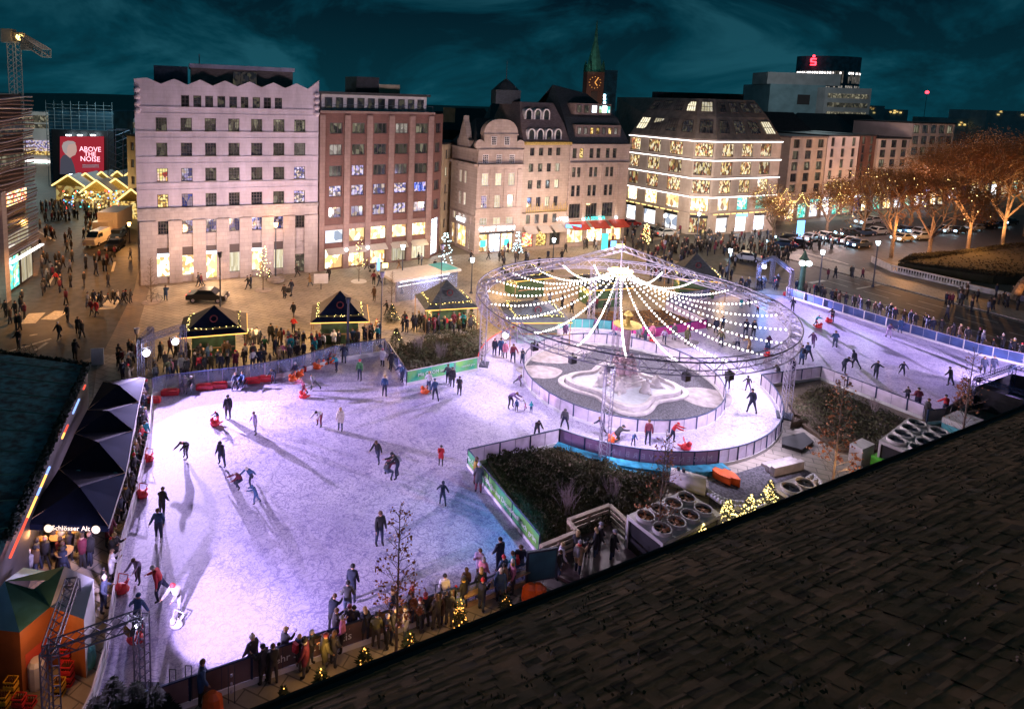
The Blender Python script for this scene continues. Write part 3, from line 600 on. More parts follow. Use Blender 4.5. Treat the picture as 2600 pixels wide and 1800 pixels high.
# ---------------- facades ----------------
class Fac:
    def __init__(s,p0,p1,name,label,cat='building',parent=None):
        s.p=V2(p0); d=V2(p1)-s.p; s.W=d.length; s.d=d.normalized(); s.n=Vector((s.d.y,-s.d.x,0))
        if s.n.dot(CAM-s.p)<0: s.n=-s.n
        s.t=parent or thing(name,s.p,label,cat)
    def w(s,a,z,dep=0): return s.p+s.d*a-s.n*dep+Vector((0,0,z))
    def fp(s,u,v):
        r=ray(u,v); t=(s.p-CAM).dot(s.n)/r.dot(s.n); P=CAM+r*t; return (P-s.p).dot(s.d),P.z
    def S(s,u,v): return s.fp(u,v)[0]
    def Z(s,u,v): return s.fp(u,v)[1]
    def box(s,mb,a0,a1,z0,z1,d0,d1): mb.obox(s.w((a0+a1)/2,(z0+z1)/2,(d0+d1)/2),s.d,s.n,(0,0,1),a1-a0,abs(d1-d0),z1-z0)
    def wall(s,holes,z0,z1,m,a0=0,a1=None,name='wall',rev=.3,off=0,revm=None):
        a1=s.W if a1 is None else a1; holes=[h for h in holes if h[0]>a0-.01 and h[1]<a1+.01 and h[2]>=z0-.01 and h[3]<=z1+.01]
        xs=sorted({a0,a1,*[h[0] for h in holes],*[h[1] for h in holes]}); zs=sorted({z0,z1,*[h[2] for h in holes],*[h[3] for h in holes]})
        b=MB()
        for x0,x1 in zip(xs,xs[1:]):
            for q0,q1 in zip(zs,zs[1:]):
                cx,cz=(x0+x1)/2,(q0+q1)/2
                if any(h[0]<cx<h[1] and h[2]<cz<h[3] for h in holes): continue
                b.face([s.w(x0,q0,off),s.w(x1,q0,off),s.w(x1,q1,off),s.w(x0,q1,off)])
        for x0,x1,q0,q1 in holes:
            for A,B in (((x0,q0),(x1,q0)),((x1,q0),(x1,q1)),((x1,q1),(x0,q1)),((x0,q1),(x0,q0))):
                b.face([s.w(*A,off),s.w(*B,off),s.w(*B,rev),s.w(*A,rev)])
        return b.build(name,s.t,m)
    def body(s,D,z1,m,z0=0,d0=.35,name='side_wall'):
        b=MB()
        b.face([s.w(0,z0,0),s.w(0,z0,D),s.w(0,z1,D),s.w(0,z1,0)]); b.face([s.w(s.W,z0,0),s.w(s.W,z0,D),s.w(s.W,z1,D),s.w(s.W,z1,0)])
        b.face([s.w(0,z0,D),s.w(s.W,z0,D),s.w(s.W,z1,D),s.w(0,z1,D)]); b.face([s.w(0,z1,0.0),s.w(s.W,z1,0.0),s.w(s.W,z1,D),s.w(0,z1,D)])
        return b.build(name,s.t,m)
    def win(s,h,m,frame='frame',nx=2,nz=2,fw=.07,dep=.22,name='window',sill=False,pat=None):
        x0,x1,q0,q1=h; b=MB()
        for A in ((x0,x0+fw,q0,q1),(x1-fw,x1,q0,q1),(x0+fw,x1-fw,q0,q0+fw),(x0+fw,x1-fw,q1-fw,q1)): s.box(b,*A,dep-.06,dep+.04)
        for i in range(1,nx): c=x0+(x1-x0)*i/nx; s.box(b,c-fw*.35,c+fw*.35,q0+fw,q1-fw,dep-.04,dep+.03)
        for i in range(1,nz): c=q0+(q1-q0)*i/nz; s.box(b,x0+fw,x1-fw,c-fw*.3,c+fw*.3,dep-.035,dep+.025)
        f=b.build(name,s.t,M[frame]); b=MB(); b.face([s.w(x0,q0,dep),s.w(x1,q0,dep),s.w(x1,q1,dep),s.w(x0,q1,dep)])
        b.build('pane',f,M[m])
        if sill: b=MB(); s.box(b,x0-.1,x1+.1,q0-.1,q0-.002,-.12,dep-.07); b.build('sill',f,M['stoned'])
        return f
    def band(s,z0,z1,out,m,name='ledge',a0=0,a1=None):
        b=MB(); s.box(b,a0,s.W if a1 is None else a1,z0,z1,-out,.02); return b.build(name,s.t,M[m])
def rects(f,us,vref,vs,uref,wpx,hpx):
    # windows: columns at pictures us (on row vref), rows at vs (on column uref)
    rows=[(f.Z(uref,v-hpx/2),f.Z(uref,v+hpx/2)) for v in vs]; cols=[(f.S(u-wpx/2,vref),f.S(u+wpx/2,vref)) for u in us]
    return [[(a,b,z0,z1) for a,b in cols] for z1,z0 in rows]
# ---- mauve office block ----
f=Fac(G(353,724),G(805,689),'office_building','tall mauve limestone office block with zigzag parapet')
cols=[414.8,476.6,536.9,595.4,652.2,707.5,759.6]
rw=rects(f,cols,579,[316,380,445,511,579],414,28,34)
zt=f.Z(355,214); zc=f.Z(355,536)
top=[]
for u in (470,501,531,562,592,621,651,679,707):
    a=f.S(u,258); z=f.Z(470,258); top.append((a-.45,a+.45,z-.72,z+.72))
shop=[];dark=[]
for i,u in enumerate(cols):
    a=f.S(u+2,650); z0=f.Z(417,704); z1=f.Z(417,652); z2=f.Z(417,630)
    if i==6: shop.append((a-.85,a+.85,.05,f.Z(759,645)))
    elif i==2: shop.append((a-.8,a+.8,.1,z1))
    else: shop.append((a-.85,a+.85,z0,z1))
    dark.append((a-.8,a+.8,z1+.02,z2))
f.wall([h for r in rw[:4] for h in r]+top,zc,zt,M['pinkw'],rev=.32)
f.wall(rw[4]+shop+dark,0,zc,M['pinkl'],name='lower_wall',rev=.34,off=0.03)
f.body(14,zt,M['pinkw'])
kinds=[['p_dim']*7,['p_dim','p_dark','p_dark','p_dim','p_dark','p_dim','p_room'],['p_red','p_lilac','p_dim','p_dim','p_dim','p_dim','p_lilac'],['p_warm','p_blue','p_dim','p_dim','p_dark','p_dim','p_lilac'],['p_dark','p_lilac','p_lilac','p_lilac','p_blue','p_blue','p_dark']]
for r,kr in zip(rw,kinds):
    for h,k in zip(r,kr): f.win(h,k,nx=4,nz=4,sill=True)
for h in top: f.win(h,'p_dark',nx=2,nz=3)
for i,h in enumerate(shop):
    if i==6: f.win(h,'p_dim',nx=2,nz=4,name='door',fw=.12)
    else: f.win(h,'p_shop' if i not in(3,5) else 'p_cream',nx=1,nz=1,fw=.05,name='shop_window',dep=.3)
for i,h in enumerate(dark):
    b=MB(); f.box(b,h[0],h[1],h[2],h[3],.1,.2); b.build('shutter',f.t,M['frame'] if i<6 else M['stoned'])
    if i in (0,2,4): b=MB(); f.box(b,h[0]+.05,h[1]-.05,h[2]-.02,h[2]+.32,.02,.09); b.build('shop_sign',f.t,M['signw'])
for v in (271,334,400,468): z=f.Z(355,v); f.band(z-.08,z+.08,.10,'pinkw'); f.band(z-.75,z-.70,.05,'pinkw')
f.band(zc-.1,zc+.28,.32,'stoned','cornice')
for i in range(8):
    us=[cols[0]-38]+[ (cols[j]+cols[j+1])/2 for j in range(6)]+[cols[6]+30]
    a=f.S(us[i],620); wd=.75 if 0<i<7 else .9; b=MB(); f.box(b,max(.02,a-wd),min(f.W-.02,a+wd),.0,zc-1.3,-.28,.02); b.build('pilaster',f.t,M['pinkl'])
# zigzag parapet
b=MB(); npk=15; zz_=[]
for i in range(npk+1):
    a=f.W*i/npk; zz_.append((a,zt+(.75 if i%2 else .1)+(.5 if i in(0,npk) else 0)))
pts=[(0,zt)]+zz_+[(f.W,zt)]
for (a,za),(c,zb_) in zip(zz_,zz_[1:]):
    b.face([f.w(a,zt,0),f.w(c,zt,0),f.w(c,zb_,0),f.w(a,za,0)]); b.face([f.w(a,zt,.4),f.w(c,zt,.4),f.w(c,zb_,.4),f.w(a,za,.4)]); b.face([f.w(a,za,-.08),f.w(c,zb_,-.08),f.w(c,zb_,.45),f.w(a,za,.45)]); b.face([f.w(a,za-.12,-.08),f.w(c,zb_-.12,-.08),f.w(c,zb_,-.08),f.w(a,za,-.08)])
b.build('zigzag_parapet',f.t,M['pinkw'])
for a in (.3,f.W-.3):
    b=MB(); 
    for k in range(4): b.ball(f.w(a,zt-.6-k*.8,-.1),.38,8,6)
    b.build('corner_scroll',f.t,M['pinkw'],True)
b=MB(); f.box(b,6.2,18.5,zt-.2,zt+2.2,3,9); b.build('penthouse',f.t,M['slateb']); b=MB(); f.box(b,6.0,18.7,zt+2.2,zt+2.7,2.6,9.4); b.build('penthouse_roof',f.t,M['pinkw'])
b=MB(); f.box(b,2.0,5.8,zt-.2,zt+2.3,3,8); b.build('roof_frame',f.t,M['steel']); b=MB(); b.tube(f.w(7.2,zt+2.7,5),f.w(7.2,zt+4.0,5),.06); b.build('antenna',f.t,M['steel'])
f.win((11,14,zt+.1,zt+2.0),'p_dark',nx=3,nz=1,dep=2.95)
pinkf=f
# ---- red-brown block ----
f=Fac(G(808,689),G(1090,655),'shop_building','red brown brick shop block with mauve pilasters and lit display windows')
cu=[852,909,964,1018,1069]
rw=rects(f,cu,435,[326,381,435,486,540],852,32,28)
zt=f.Z(810,286); zs=f.Z(826,622); 
sh=[(f.S(a,600),f.S(b_,600),f.Z(826,620),f.Z(826,581)) for a,b_ in ((826,871),(881,926),(935,979.5),(989,1031.5),(1040.5,1082))]
lo=[(a,b_,.12,f.Z(826,634)) for a,b_,_,_ in sh]
f.wall([h for r in rw for h in r]+sh+lo,0,zt,M['brick'],rev=.3)
f.body(14,zt,M['brick'])
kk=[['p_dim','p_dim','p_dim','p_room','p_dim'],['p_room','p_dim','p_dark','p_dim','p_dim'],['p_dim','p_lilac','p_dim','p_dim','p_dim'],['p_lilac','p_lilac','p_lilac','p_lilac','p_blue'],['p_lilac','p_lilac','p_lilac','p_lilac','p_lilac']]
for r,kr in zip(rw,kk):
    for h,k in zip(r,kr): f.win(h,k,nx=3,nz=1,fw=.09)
for i,(h,g_) in enumerate(zip(sh,lo)):
    f.win(h,'p_white' if i==0 else 'p_shop',nx=1,nz=1,fw=.04,name='display_window'); f.win(g_,'p_shop' if i<3 else 'p_cream',nx=2,nz=1,fw=.05,name='shop_window',dep=.28)
    b=MB(); zl=g_[3]; 
    b.face([f.w(h[0]+.05,zl+.1,-.05),f.w(h[1]-.05,zl+.1,-.05),f.w(h[1]-.05,zl-.55,-1.0),f.w(h[0]+.05,zl-.55,-1.0)]); b.face([f.w(h[0]+.05,zl+.04,-.05),f.w(h[1]-.05,zl+.04,-.05),f.w(h[1]-.05,zl-.6,-1.0),f.w(h[0]+.05,zl-.6,-1.0)])
    b.build('awning',f.t,M['canvas'])
    if i in (0,1): b=MB(); b.ball(f.w(h[1]+.35,2.6,-.35),.22,10,8); b.build('globe_lamp',f.t,M['lampw'])
for i,u in enumerate((816,880,936,991,1043,1090)):
    a=f.S(u,435); b=MB(); f.box(b,max(0,a-.42),min(f.W,a+.42),0,zt-.3,-.22,.02); b.build('pilaster',f.t,M['brickp'])
f.band(zs+1.9,zs+2.6,.12,'brickp','lintel_band'); f.band(zt-.05,zt+.25,.35,'brickp','cornice')
z2=zt+.25; b=MB(); f.box(b,.6,f.W-.6,z2,z2+2.1,1.2,9); b.build('set_back_storey',f.t,M['white_t'])
for i in range(10):
    a=1.6+i*(f.W-3.2)/9; f.win((a-.5,a+.5,z2+.3,z2+1.7),'p_dark',nx=1,nz=1,dep=1.17)
b=MB(); f.box(b,.2,f.W-.2,z2+2.1,z2+2.45,.8,10); b.build('flat_roof',f.t,M['darkroof'])
b=MB(); f.box(b,6.3,9.7,z2+2.45,z2+4.6,3,7); b.build('lift_house',f.t,M['darkroof']); b=MB(); f.box(b,9.72,13,z2+2.45,z2+3.7,3,7); b.build('plant_room',f.t,M['cream'])
b=MB()
for k in range(14): b.tube(f.w(.3+k*(f.W-.6)/13,z2,-.1),f.w(.3+k*(f.W-.6)/13,z2+.8,-.1),.02)
b.tube(f.w(.3,z2+.8,-.1),f.w(f.W-.3,z2+.8,-.1),.025); b.build('railing',f.t,M['steel'])
# chamfered end
f2=Fac(G(1090,655),G(1113,643),'x','',parent=f.t); zq=zt
hs=[(f2.W*.25,f2.W*.8,z0,z1) for _,_,z0,z1 in [r[0] for r in rw]]
f2.wall(hs+[(f2.W*.1,f2.W*.9,.2,sh[0][3])],0,zq,M['brick'],name='end_wall'); [f2.win(h,'p_dark',nx=2,nz=1) for h in hs]; f2.win((f2.W*.1,f2.W*.9,.2,sh[0][3]),'p_white',nx=2,nz=3,name='shop_window')
f3=Fac(G(1113,643),G(1113,643)+f.n*-14,'x','',parent=f.t); f3.wall([],0,zq,M['brick'],name='end_wall')
# ---- alley buildings ----
def simple(name,label,p0,p1,zt,D,m,rows,cols,wm=('p_dark','p_dim'),z0=1.5,wz=1.5,ww=1.1,roof='darkroof',nx=2,nz=1,frame='frame',shopm=None):
    f=Fac(p0,p1,name,label); fh=(zt-z0-.6)/rows; hs=[]
    for r in range(rows):
        for c in range(cols): a=f.W*(c+.5)/cols; z=z0+fh*(r+.35); hs.append((a-ww/2,a+ww/2,z,z+wz))
    sh=[(f.W*(c+.12)/cols,f.W*(c+.88)/cols,.3,3.5) for c in range(cols)] if z0>=4 else []
    f.wall(hs+sh,0,zt,M[m]); f.body(D,zt,M[m])
    for h in sh: f.win(h,rnd.choice(['p_shop','p_white','p_shop','p_teal','p_white','p_blue']),nx=1,nz=1,name='shop_window')
    for h in sh[::2]: b=MB(); f.box(b,h[0],h[1],3.6,4.2,-.1,-.01); b.build('shop_sign',f.t,M[rnd.choice(['signw','signb','signt','yelstrip'])])
    for i,h in enumerate(hs): f.win(h,rnd.choice(wm),nx=nx,nz=nz,frame=frame)
    b=MB(); f.box(b,-.15,f.W+.15,zt,zt+.3,-.25,D); b.build('roof',f.t,M[roof]); return f
simple('side_street_building','cream lit building in the alley beside the red brown block',G(1118,622),G(1150,602),16,8,'cream',5,2,('p_dark','p_dim','p_cream'))
# ---- baroque corner building ----
f=Fac(G(1203,646),G(1317,638),'corner_building','baroque corner building with domed gable and glowing white shop sign')
P=lambda u,v:(1130+u/3.9886,280+v/3.9886)
def row(f,us,vt,vb,hw,ref):
    o=[]
    zt_=f.Z(*P(us[ref],vt)); zb_=f.Z(*P(us[ref],vb))
    for u in us: a=f.S(*P(u,(vt+vb)/2)); o.append((a-hw,a+hw,zb_,zt_))
    return o
zc=f.Z(*P(325,562)); za=f.Z(*P(345,405)); up=row(f,(407,543,675),640,768,.55,1); md=row(f,(398,530,663),862,992,.5,1); ar=row(f,(388,525,652),1088,1160,.62,1); at_=row(f,(415,552,683),450,545,.5,1)
sh_=[(f.S(*P(345,1350)),f.S(*P(432,1350)),.25,f.Z(*P(345,1262))),(f.S(*P(445,1350)),f.S(*P(560,1350)),.1,f.Z(*P(345,1262))),(f.S(*P(570,1350)),f.S(*P(683,1350)),.25,f.Z(*P(345,1262)))]
f.wall(up+md+ar+sh_,0,zc,M['beige'],rev=.3); f.wall(at_,zc,za,M['beige'],name='attic_wall',off=.1); f.body(12,za,M['beige'])
for h in up: f.win(h,'p_cream',frame='white_t',nx=3,nz=4)
for h in md: f.win(h,'p_lilac' if h is md[0] else 'p_cream',frame='white_t',nx=3,nz=5)
for h in ar: f.win(h,'p_cream',frame='white_t',nx=3,nz=2)
for h in at_: f.win(h,'p_dark',frame='white_t',nx=3,nz=4,fw=.1)
for i,h in enumerate(sh_): f.win(h,'p_white' if i==1 else 'p_shop',nx=2,nz=1 if i!=1 else 2,name='shop_window' if i!=1 else 'shop_door')
for h in (sh_[0],sh_[2]): b=MB(); c=(h[0]+h[1])/2; f.box(b,c-.45,c+.45,1.0,2.0,.12,.18); b.build('teal_screen',f.t,M['signt'])
f.band(zc-.15,zc+.2,.5,'beige','cornice'); f.band(za-.1,za+.1,.25,'beige','cornice'); z=f.Z(*P(310,1005)); f.band(z-.1,z+.12,.25,'beige')
for u in (335,470,608,742): a=f.S(*P(u,800)); b=MB(); f.box(b,a-.3,a+.3,z+.12,zc-.6,-.12,.02); b.build('pilaster',f.t,M['beige'])
z=f.Z(*P(520,1200)); b=MB(); f.box(b,sh_[0][0],sh_[2][1],z-.75,z-.5,-.3,.02); b.build('sign_board',f.t,M['black'])
text('GANT DENIM','shop_sign',f.t,f.w(f.S(*P(522,1200)),z,-.2),f.d,(0,0,1),1.0,M['signw'],ext=.08)
# domed gable as a thick outline
gz0=za+.05; def_=[]
gl,gr_=f.S(*P(398,330)),f.S(*P(728,330)); gc=(gl+gr_)/2; zsh=f.Z(*P(560,250)); ztp=f.Z(*P(560,92))
out=[(gl-.35,gz0),(gl-.35,gz0+.9),(gl,gz0+1.1),(gl,zsh)]+[(gc-(gc-gl+.15)*math.cos(t)**.75 if t<math.pi/2 else gc+(gc-gl+.15)*abs(math.cos(t))**.75,zsh+(ztp-zsh)*math.sin(t)) for t in [math.pi*i/14 for i in range(15)]]+[(gr_,zsh),(gr_,gz0+1.1),(gr_+.35,gz0+.9),(gr_+.35,gz0)]
b=MB(); n_=len(out); c0=[f.w(a,z,.0) for a,z in out]; c1=[f.w(a,z,1.2) for a,z in out]; b.face(c0); b.face(c1[::-1])
for i in range(n_): b.face([c0[i],c0[(i+1)%n_],c1[(i+1)%n_],c1[i]])
b.build('domed_gable',f.t,M['beige'])
for u in (495,627): a=f.S(*P(u,312)); z=f.Z(*P(560,312)); f.win((a-.45,a+.45,z-.65,z+.65),'p_dark',frame='white_t',nx=3,nz=4,dep=-.03)
b=MB(); f.box(b,gl-.2,gr_+.2,zsh-.06,zsh+.1,-.15,.0); b.build('gable_ledge',f.t,M['beige'])
for a in (gl-.7,gr_+.6):
    b=MB(); b.tube(f.w(a,gz0+.75,-.05),f.w(a,gz0+.75,.5),.75,n=16); b.tube(f.w(a,gz0+.75,-.1),f.w(a,gz0+.75,.45),.3,n=12); b.build('scroll',f.t,M['beige'])
b=MB()
q=[f.w(0,za,.5),f.w(f.W,za,.5),f.w(f.W,za,11),f.w(0,za,11)]; r1=f.w(f.W*.3,za+4.5,6); r2=f.w(f.W*.8,za+4.5,6)
b.face([q[0],q[1],r2,r1]); b.face([q[1],q[2],r2]); b.face([q[2],q[3],r1,r2]); b.face([q[3],q[0],r1]); b.build('roof',f.t,M['slate'])
f2=Fac(G(1139,617),G(1203,646),'x','',parent=f.t)
zc2=zc
hs=[(f2.W*(x-.05),f2.W*(x+.05),z0,z1) for x in (.38,.56) for z0,z1 in ((md[0][2],md[0][3]),(up[0][2],up[0][3]))]+[(f2.W*(x-.05),f2.W*(x+.05),ar[0][2],ar[0][3]) for x in (.18,.4,.55,.86)]
s2=[(f2.W*.08,f2.W*.22,.4,3.6),(f2.W*.3,f2.W*.66,.4,3.7),(f2.W*.74,f2.W*.92,.2,3.4)]
f2.wall(hs+s2,0,zc2,M['beige'],name='side_face'); [f2.win(h,'p_cream',frame='white_t',nx=2,nz=4) for h in hs]; [f2.win(h,'p_shop',nx=2,nz=1,name='shop_window') for h in s2]
f2.wall([],zc2,za,M['beige'],name='attic_wall',off=.1); f2.band(zc2-.15,zc2+.2,.5,'beige','cornice'); f2.band(za-.1,za+.1,.25,'beige','cornice'); f2.band(5.6,5.8,.2,'beige')
text('GANT','shop_sign',f2.t,f2.w(f2.W*.48,4.6,-.15),f2.d,(0,0,1),.95,M['signw'],ext=.08)
b=MB(); a=f2.W*.42; o_=[(a-1.7,za),(a-1.7,za+1.2),(a-1.2,za+1.5),(a-.55,za+3.4),(a-.2,za+4.0),(a,za+4.9),(a+.2,za+4.0),(a+.55,za+3.4),(a+1.2,za+1.5),(a+1.7,za+1.2),(a+1.7,za)]
c0=[f2.w(x,z,0) for x,z in o_]; c1=[f2.w(x,z,.9) for x,z in o_]; b.face(c0); b.face(c1[::-1]); [b.face([c0[i],c0[(i+1)%11],c1[(i+1)%11],c1[i]]) for i in range(11)]; b.tube(f2.w(a,za+1.6,-.05),f2.w(a,za+1.6,.1),.4,n=14); b.build('small_gable',f2.t,M['beige'])
# ---- tall beige house with arched dormers ----
f=Fac(G(1317,638),G(1432,628),'town_house','tall beige town house with two rows of arched dormers and gilt balcony')
zt=f.Z(*P(800,345)); U=(885,975,1065,1150)
rws=[row(f,U,382,463,.42,0),row(f,(872,965,1053,1140),543,628,.42,0),row(f,(862,952,1040,1130),712,800,.42,0),row(f,(855,945,1035,1120),885,985,.42,0),row(f,(840,930,1018,1107),1062,1155,.42,0)]
so=[(f.W*(.06+.3*i),f.W*(.30+.3*i),.5,2.9) for i in range(3)]
f.wall([h for r in rws for h in r]+so,0,zt,M['beige2']); f.body(12,zt,M['beige2'])
for i,r in enumerate(rws):
    for h in r: f.win(h,('p_dark','p_dim','p_dim','p_dark','p_room')[i] if rnd.random()<.8 else 'p_cream',nx=2,nz=1,fw=.06)
for i,h in enumerate(so):
    f.win(h,('p_red','p_warm','p_dim')[i],nx=1,nz=1,name='shop_window'); b=MB(); b.face([f.w(h[0],3.9,-.02),f.w(h[1],3.9,-.02),f.w(h[1],3.0,-1.6),f.w(h[0],3.0,-1.6)]); b.face([f.w(h[0],3.84,-.02),f.w(h[1],3.84,-.02),f.w(h[1],2.94,-1.6),f.w(h[0],2.94,-1.6)]); b.build('awning',f.t,M['canvas'])
text('4 YOU','shop_sign',f.t,f.w(f.W*.9,4.7,-.2),f.d,(0,0,1),.8,M['signw'])
f.band(zt-.1,zt+.35,.5,'gold','gilt_cornice')
z=f.Z(*P(800,1035)); b=MB(); f.box(b,.3,f.W-.5,z-.15,z,-1.0,.02); b.build('balcony_slab',f.t,M['beige2']); b=MB()
for k in range(22): a=.4+k*(f.W-1)/21; b.tube(f.w(a,z,-.95),f.w(a,z+1.0+.25*(k%3),-.95-.15*(k%2)),.035)
b.tube(f.w(.4,z+.3,-.95),f.w(f.W-.6,z+.3,-.95),.03); b.build('balcony_railing',f.t,M['gold'])
zm=zt+3.1; zr=f.Z(1310,268)
b=MB(); b.face([f.w(0,zt+.3,.1),f.w(f.W,zt+.3,.1),f.w(f.W-.4,zm,1.4),f.w(.1,zm,1.4)]); b.face([f.w(.1,zm,1.4),f.w(f.W-.4,zm,1.4),f.w(f.W-1.4,zr+.5,3.2),f.w(.9,zr+.5,3.2)]); b.face([f.w(0,zt+.3,.1),f.w(.1,zm,1.4),f.w(.9,zr+.5,3.2),f.w(.9,zr+.5,9),f.w(0,zt,12)]); b.face([f.w(f.W,zt+.3,.1),f.w(f.W-.4,zm,1.4),f.w(f.W-1.4,zr+.5,3.2),f.w(f.W-1.4,zr+.5,9),f.w(f.W,zt,12)]); b.face([f.w(.9,zr+.5,3.2),f.w(f.W-1.4,zr+.5,3.2),f.w(f.W-1.4,zr+.5,9),f.w(.9,zr+.5,9)]); b.build('mansard_roof',f.t,M['slateb'])
def dormer(f,a,z,dep,w=.5,h=1.0,m='white_t'):
    b=MB(); 
    pr=[(-w,0),(-w,h*.6)]+[(-w*math.cos(t),h*.6+w*math.sin(t)) for t in [math.pi*i/8 for i in range(1,8)]]+[(w,h*.6),(w,0)]
    pi_=[(x*.7,zq*.9 if zq>.01 else 0.02) for x,zq in pr]
    n_=len(pr)
    for i in range(n_-1):
        A,B=pr[i],pr[i+1]; A2_,B2_=pi_[i],pi_[i+1]
        b.face([f.w(a+A[0],z+A[1],dep),f.w(a+B[0],z+B[1],dep),f.w(a+B2_[0],z+B2_[1],dep),f.w(a+A2_[0],z+A2_[1],dep)]); b.face([f.w(a+A[0],z+A[1],dep),f.w(a+B[0],z+B[1],dep),f.w(a+B[0],z+B[1],dep+1.6),f.w(a+A[0],z+A[1],dep+1.6)])
    d=b.build('dormer',f.t,M[m]); b=MB(); b.face([f.w(a+x,z+q_,dep+.06) for x,q_ in pi_]); b.build('pane',d,M['p_dark'])
for u in (880,968,1058,1148): a=f.S(*P(u,290)); dormer(f,a,zt+.7,.1,.66,1.7)
for u in (898,990,1078): a=f.S(*P(u,130)); dormer(f,a,zm+.6,1.4,.66,1.7)
b=MB(); b.box(f.w(f.W*.1,zr+1.2,7.5),4,4,2.2,.1); b.lathe(f.w(f.W*.1,zr+2.3,7.5),[(2.2,0),(1.2,1.0),(.2,1.8)],8); b.tube(f.w(f.W*.1,zr+3.8,7.5),f.w(f.W*.1,zr+7.0,7.5),.07,.03); b.build('roof_turret',f.t,M['slate'])
# ---- next beige house ----
f=Fac(G(1433,628),G(1582,617),'town_house','beige town house with paired windows, red awnings and uplit pilasters')
Q=lambda u,v:(1250+u/5.7,200+v/5.7)
zt=f.Z(*Q(1130,965)); 
def rr(us,v0,v1,hw,QQ=Q,ref=0):
    z1=f.Z(*QQ(us[ref],v0)); z0=f.Z(*QQ(us[ref],v1)); return [(f.S(*QQ(u,(v0+v1)/2))-hw,f.S(*QQ(u,(v0+v1)/2))+hw,z0,z1) for u in us]
Q2=lambda u,v:(780+u/2.6506,100+v/2.6506)
r1_=rr((1195,1295,1440,1540,1675,1775),1010,1155,.42); r2_=rr((1185,1255,1430,1500,1665,1730),1285,1430,.36); r3_=rr((1790,1825,1900,1933,2010,2043),985,1060,.38,Q2); r4_=rr((1800,1912,2020),1108,1205,1.1,Q2)
so=[(f.W*(.03+.33*i),f.W*(.30+.33*i),.6,3.0) for i in range(3)]
f.wall(r1_+r2_+r3_+r4_+so,0,zt,M['beige']); f.body(12,zt,M['beige'])
for h in r1_+r3_: f.win(h,'p_dark' if rnd.random()<.8 else 'p_warm',nx=1,nz=2)
for h in r2_: f.win(h,'p_dim',nx=2,nz=3)
for h in r4_: f.win(h,'p_dark',nx=4,nz=1)
for i,h in enumerate(so): f.win(h,'p_shop',nx=2,nz=1,name='shop_window'); b=MB(); b.face([f.w(h[0],4.3,-.05),f.w(h[1],4.3,-.05),f.w(h[1],3.2,-2.0),f.w(h[0],3.2,-2.0)]); b.face([f.w(h[0],4.24,-.05),f.w(h[1],4.24,-.05),f.w(h[1],3.14,-2.0),f.w(h[0],3.14,-2.0)]); b.build('awning',f.t,M['redc'])
f.band(zt-.15,zt+.2,.4,'beige','cornice'); z=f.Z(*Q(1100,1225)); f.band(z-.1,z+.1,.35,'beige'); z=f.Z(*Q2(1740,1225)); f.band(z-.12,z+.12,.3,'beige')
for u in (1745,1858,1970,2078):
    a=f.S(*Q2(u,1100)); b=MB(); f.box(b,max(.02,a-.3),min(f.W,a+.3),z+.12,z+9,-.18,.02); b.build('pilaster',f.t,M['beige'])
    b=MB(); b.box(f.w(a,z+.25,-.35),.3,.3,.2); b.build('uplight',f.t,M['lampw']); lamp('uplight_glow','SPOT',f.w(a,z+.4,-.45),90,(1,.78,.48),.1,f.w(a,z+6,-.1),60)
text('LA SERENA','shop_sign',f.t,f.w(f.W*.45,4.6,-.5),f.d,(0,0,1),.8,M['signt'],ext=.05)
b=MB(); b.box(f.w(.8,3.6,-1.0),2.4,.15,.5,0); b.build('lit_panel',f.t,M['signb'])
zr2=zt+7.2
b=MB(); b.face([f.w(0,zt+.2,.1),f.w(f.W,zt+.2,.1),f.w(f.W-1.2,zt+4.4,2.2),f.w(0,zt+4.4,2.2)]); b.face([f.w(0,zt+4.4,2.2),f.w(f.W-1.2,zt+4.4,2.2),f.w(f.W-5,zt+8.3,6),f.w(0,zt+9.5,6)]); b.face([f.w(0,zt+9.5,6),f.w(f.W-5,zt+8.3,6),f.w(f.W-5,zt+6,11),f.w(0,zt+6,11)]); b.face([f.w(f.W,zt+.2,.1),f.w(f.W-1.2,zt+4.4,2.2),f.w(f.W-5,zt+8.3,6),f.w(f.W-5,zt+6,11),f.w(f.W,zt,12)]); b.face([f.w(0,zt+.2,.1),f.w(0,zt+4.4,2.2),f.w(0,zt+9.5,6),f.w(0,zt,12)]); b.build('roof',f.t,M['slate'])
b=MB(); f.box(b,1.2,f.W-1.6,zt+1.3,zt+3.2,.6,3); b.build('dormer_band',f.t,M['slateb'])
for i in range(7): a=1.9+i*(f.W-4.6)/6; f.win((a-.35,a+.35,zt+1.7,zt+2.8),'p_room' if i in(0,1,4,6) else 'p_warm',nx=1,nz=1,dep=.57)
b=MB(); f.box(b,1.6,f.W-3,zt+4.8,zt+6.6,1.7,5); b.build('dormer_band',f.t,M['slateb'])
for i in range(5): a=2.4+i*(f.W-6)/4; f.win((a-.45,a+.45,zt+5.1,zt+6.3),('p_dim','p_dim','p_room','p_teal','p_teal')[i],nx=1,nz=1,dep=1.67)
for a,z in ((f.W-6.4,5.3),(f.W-4.4,5.3)):
    b=MB(); f.box(b,a-.42,a+.42,zt+z-.1,zt+z+1.0,1.55,1.6); b.build('lit_window',f.t,M['signw'])
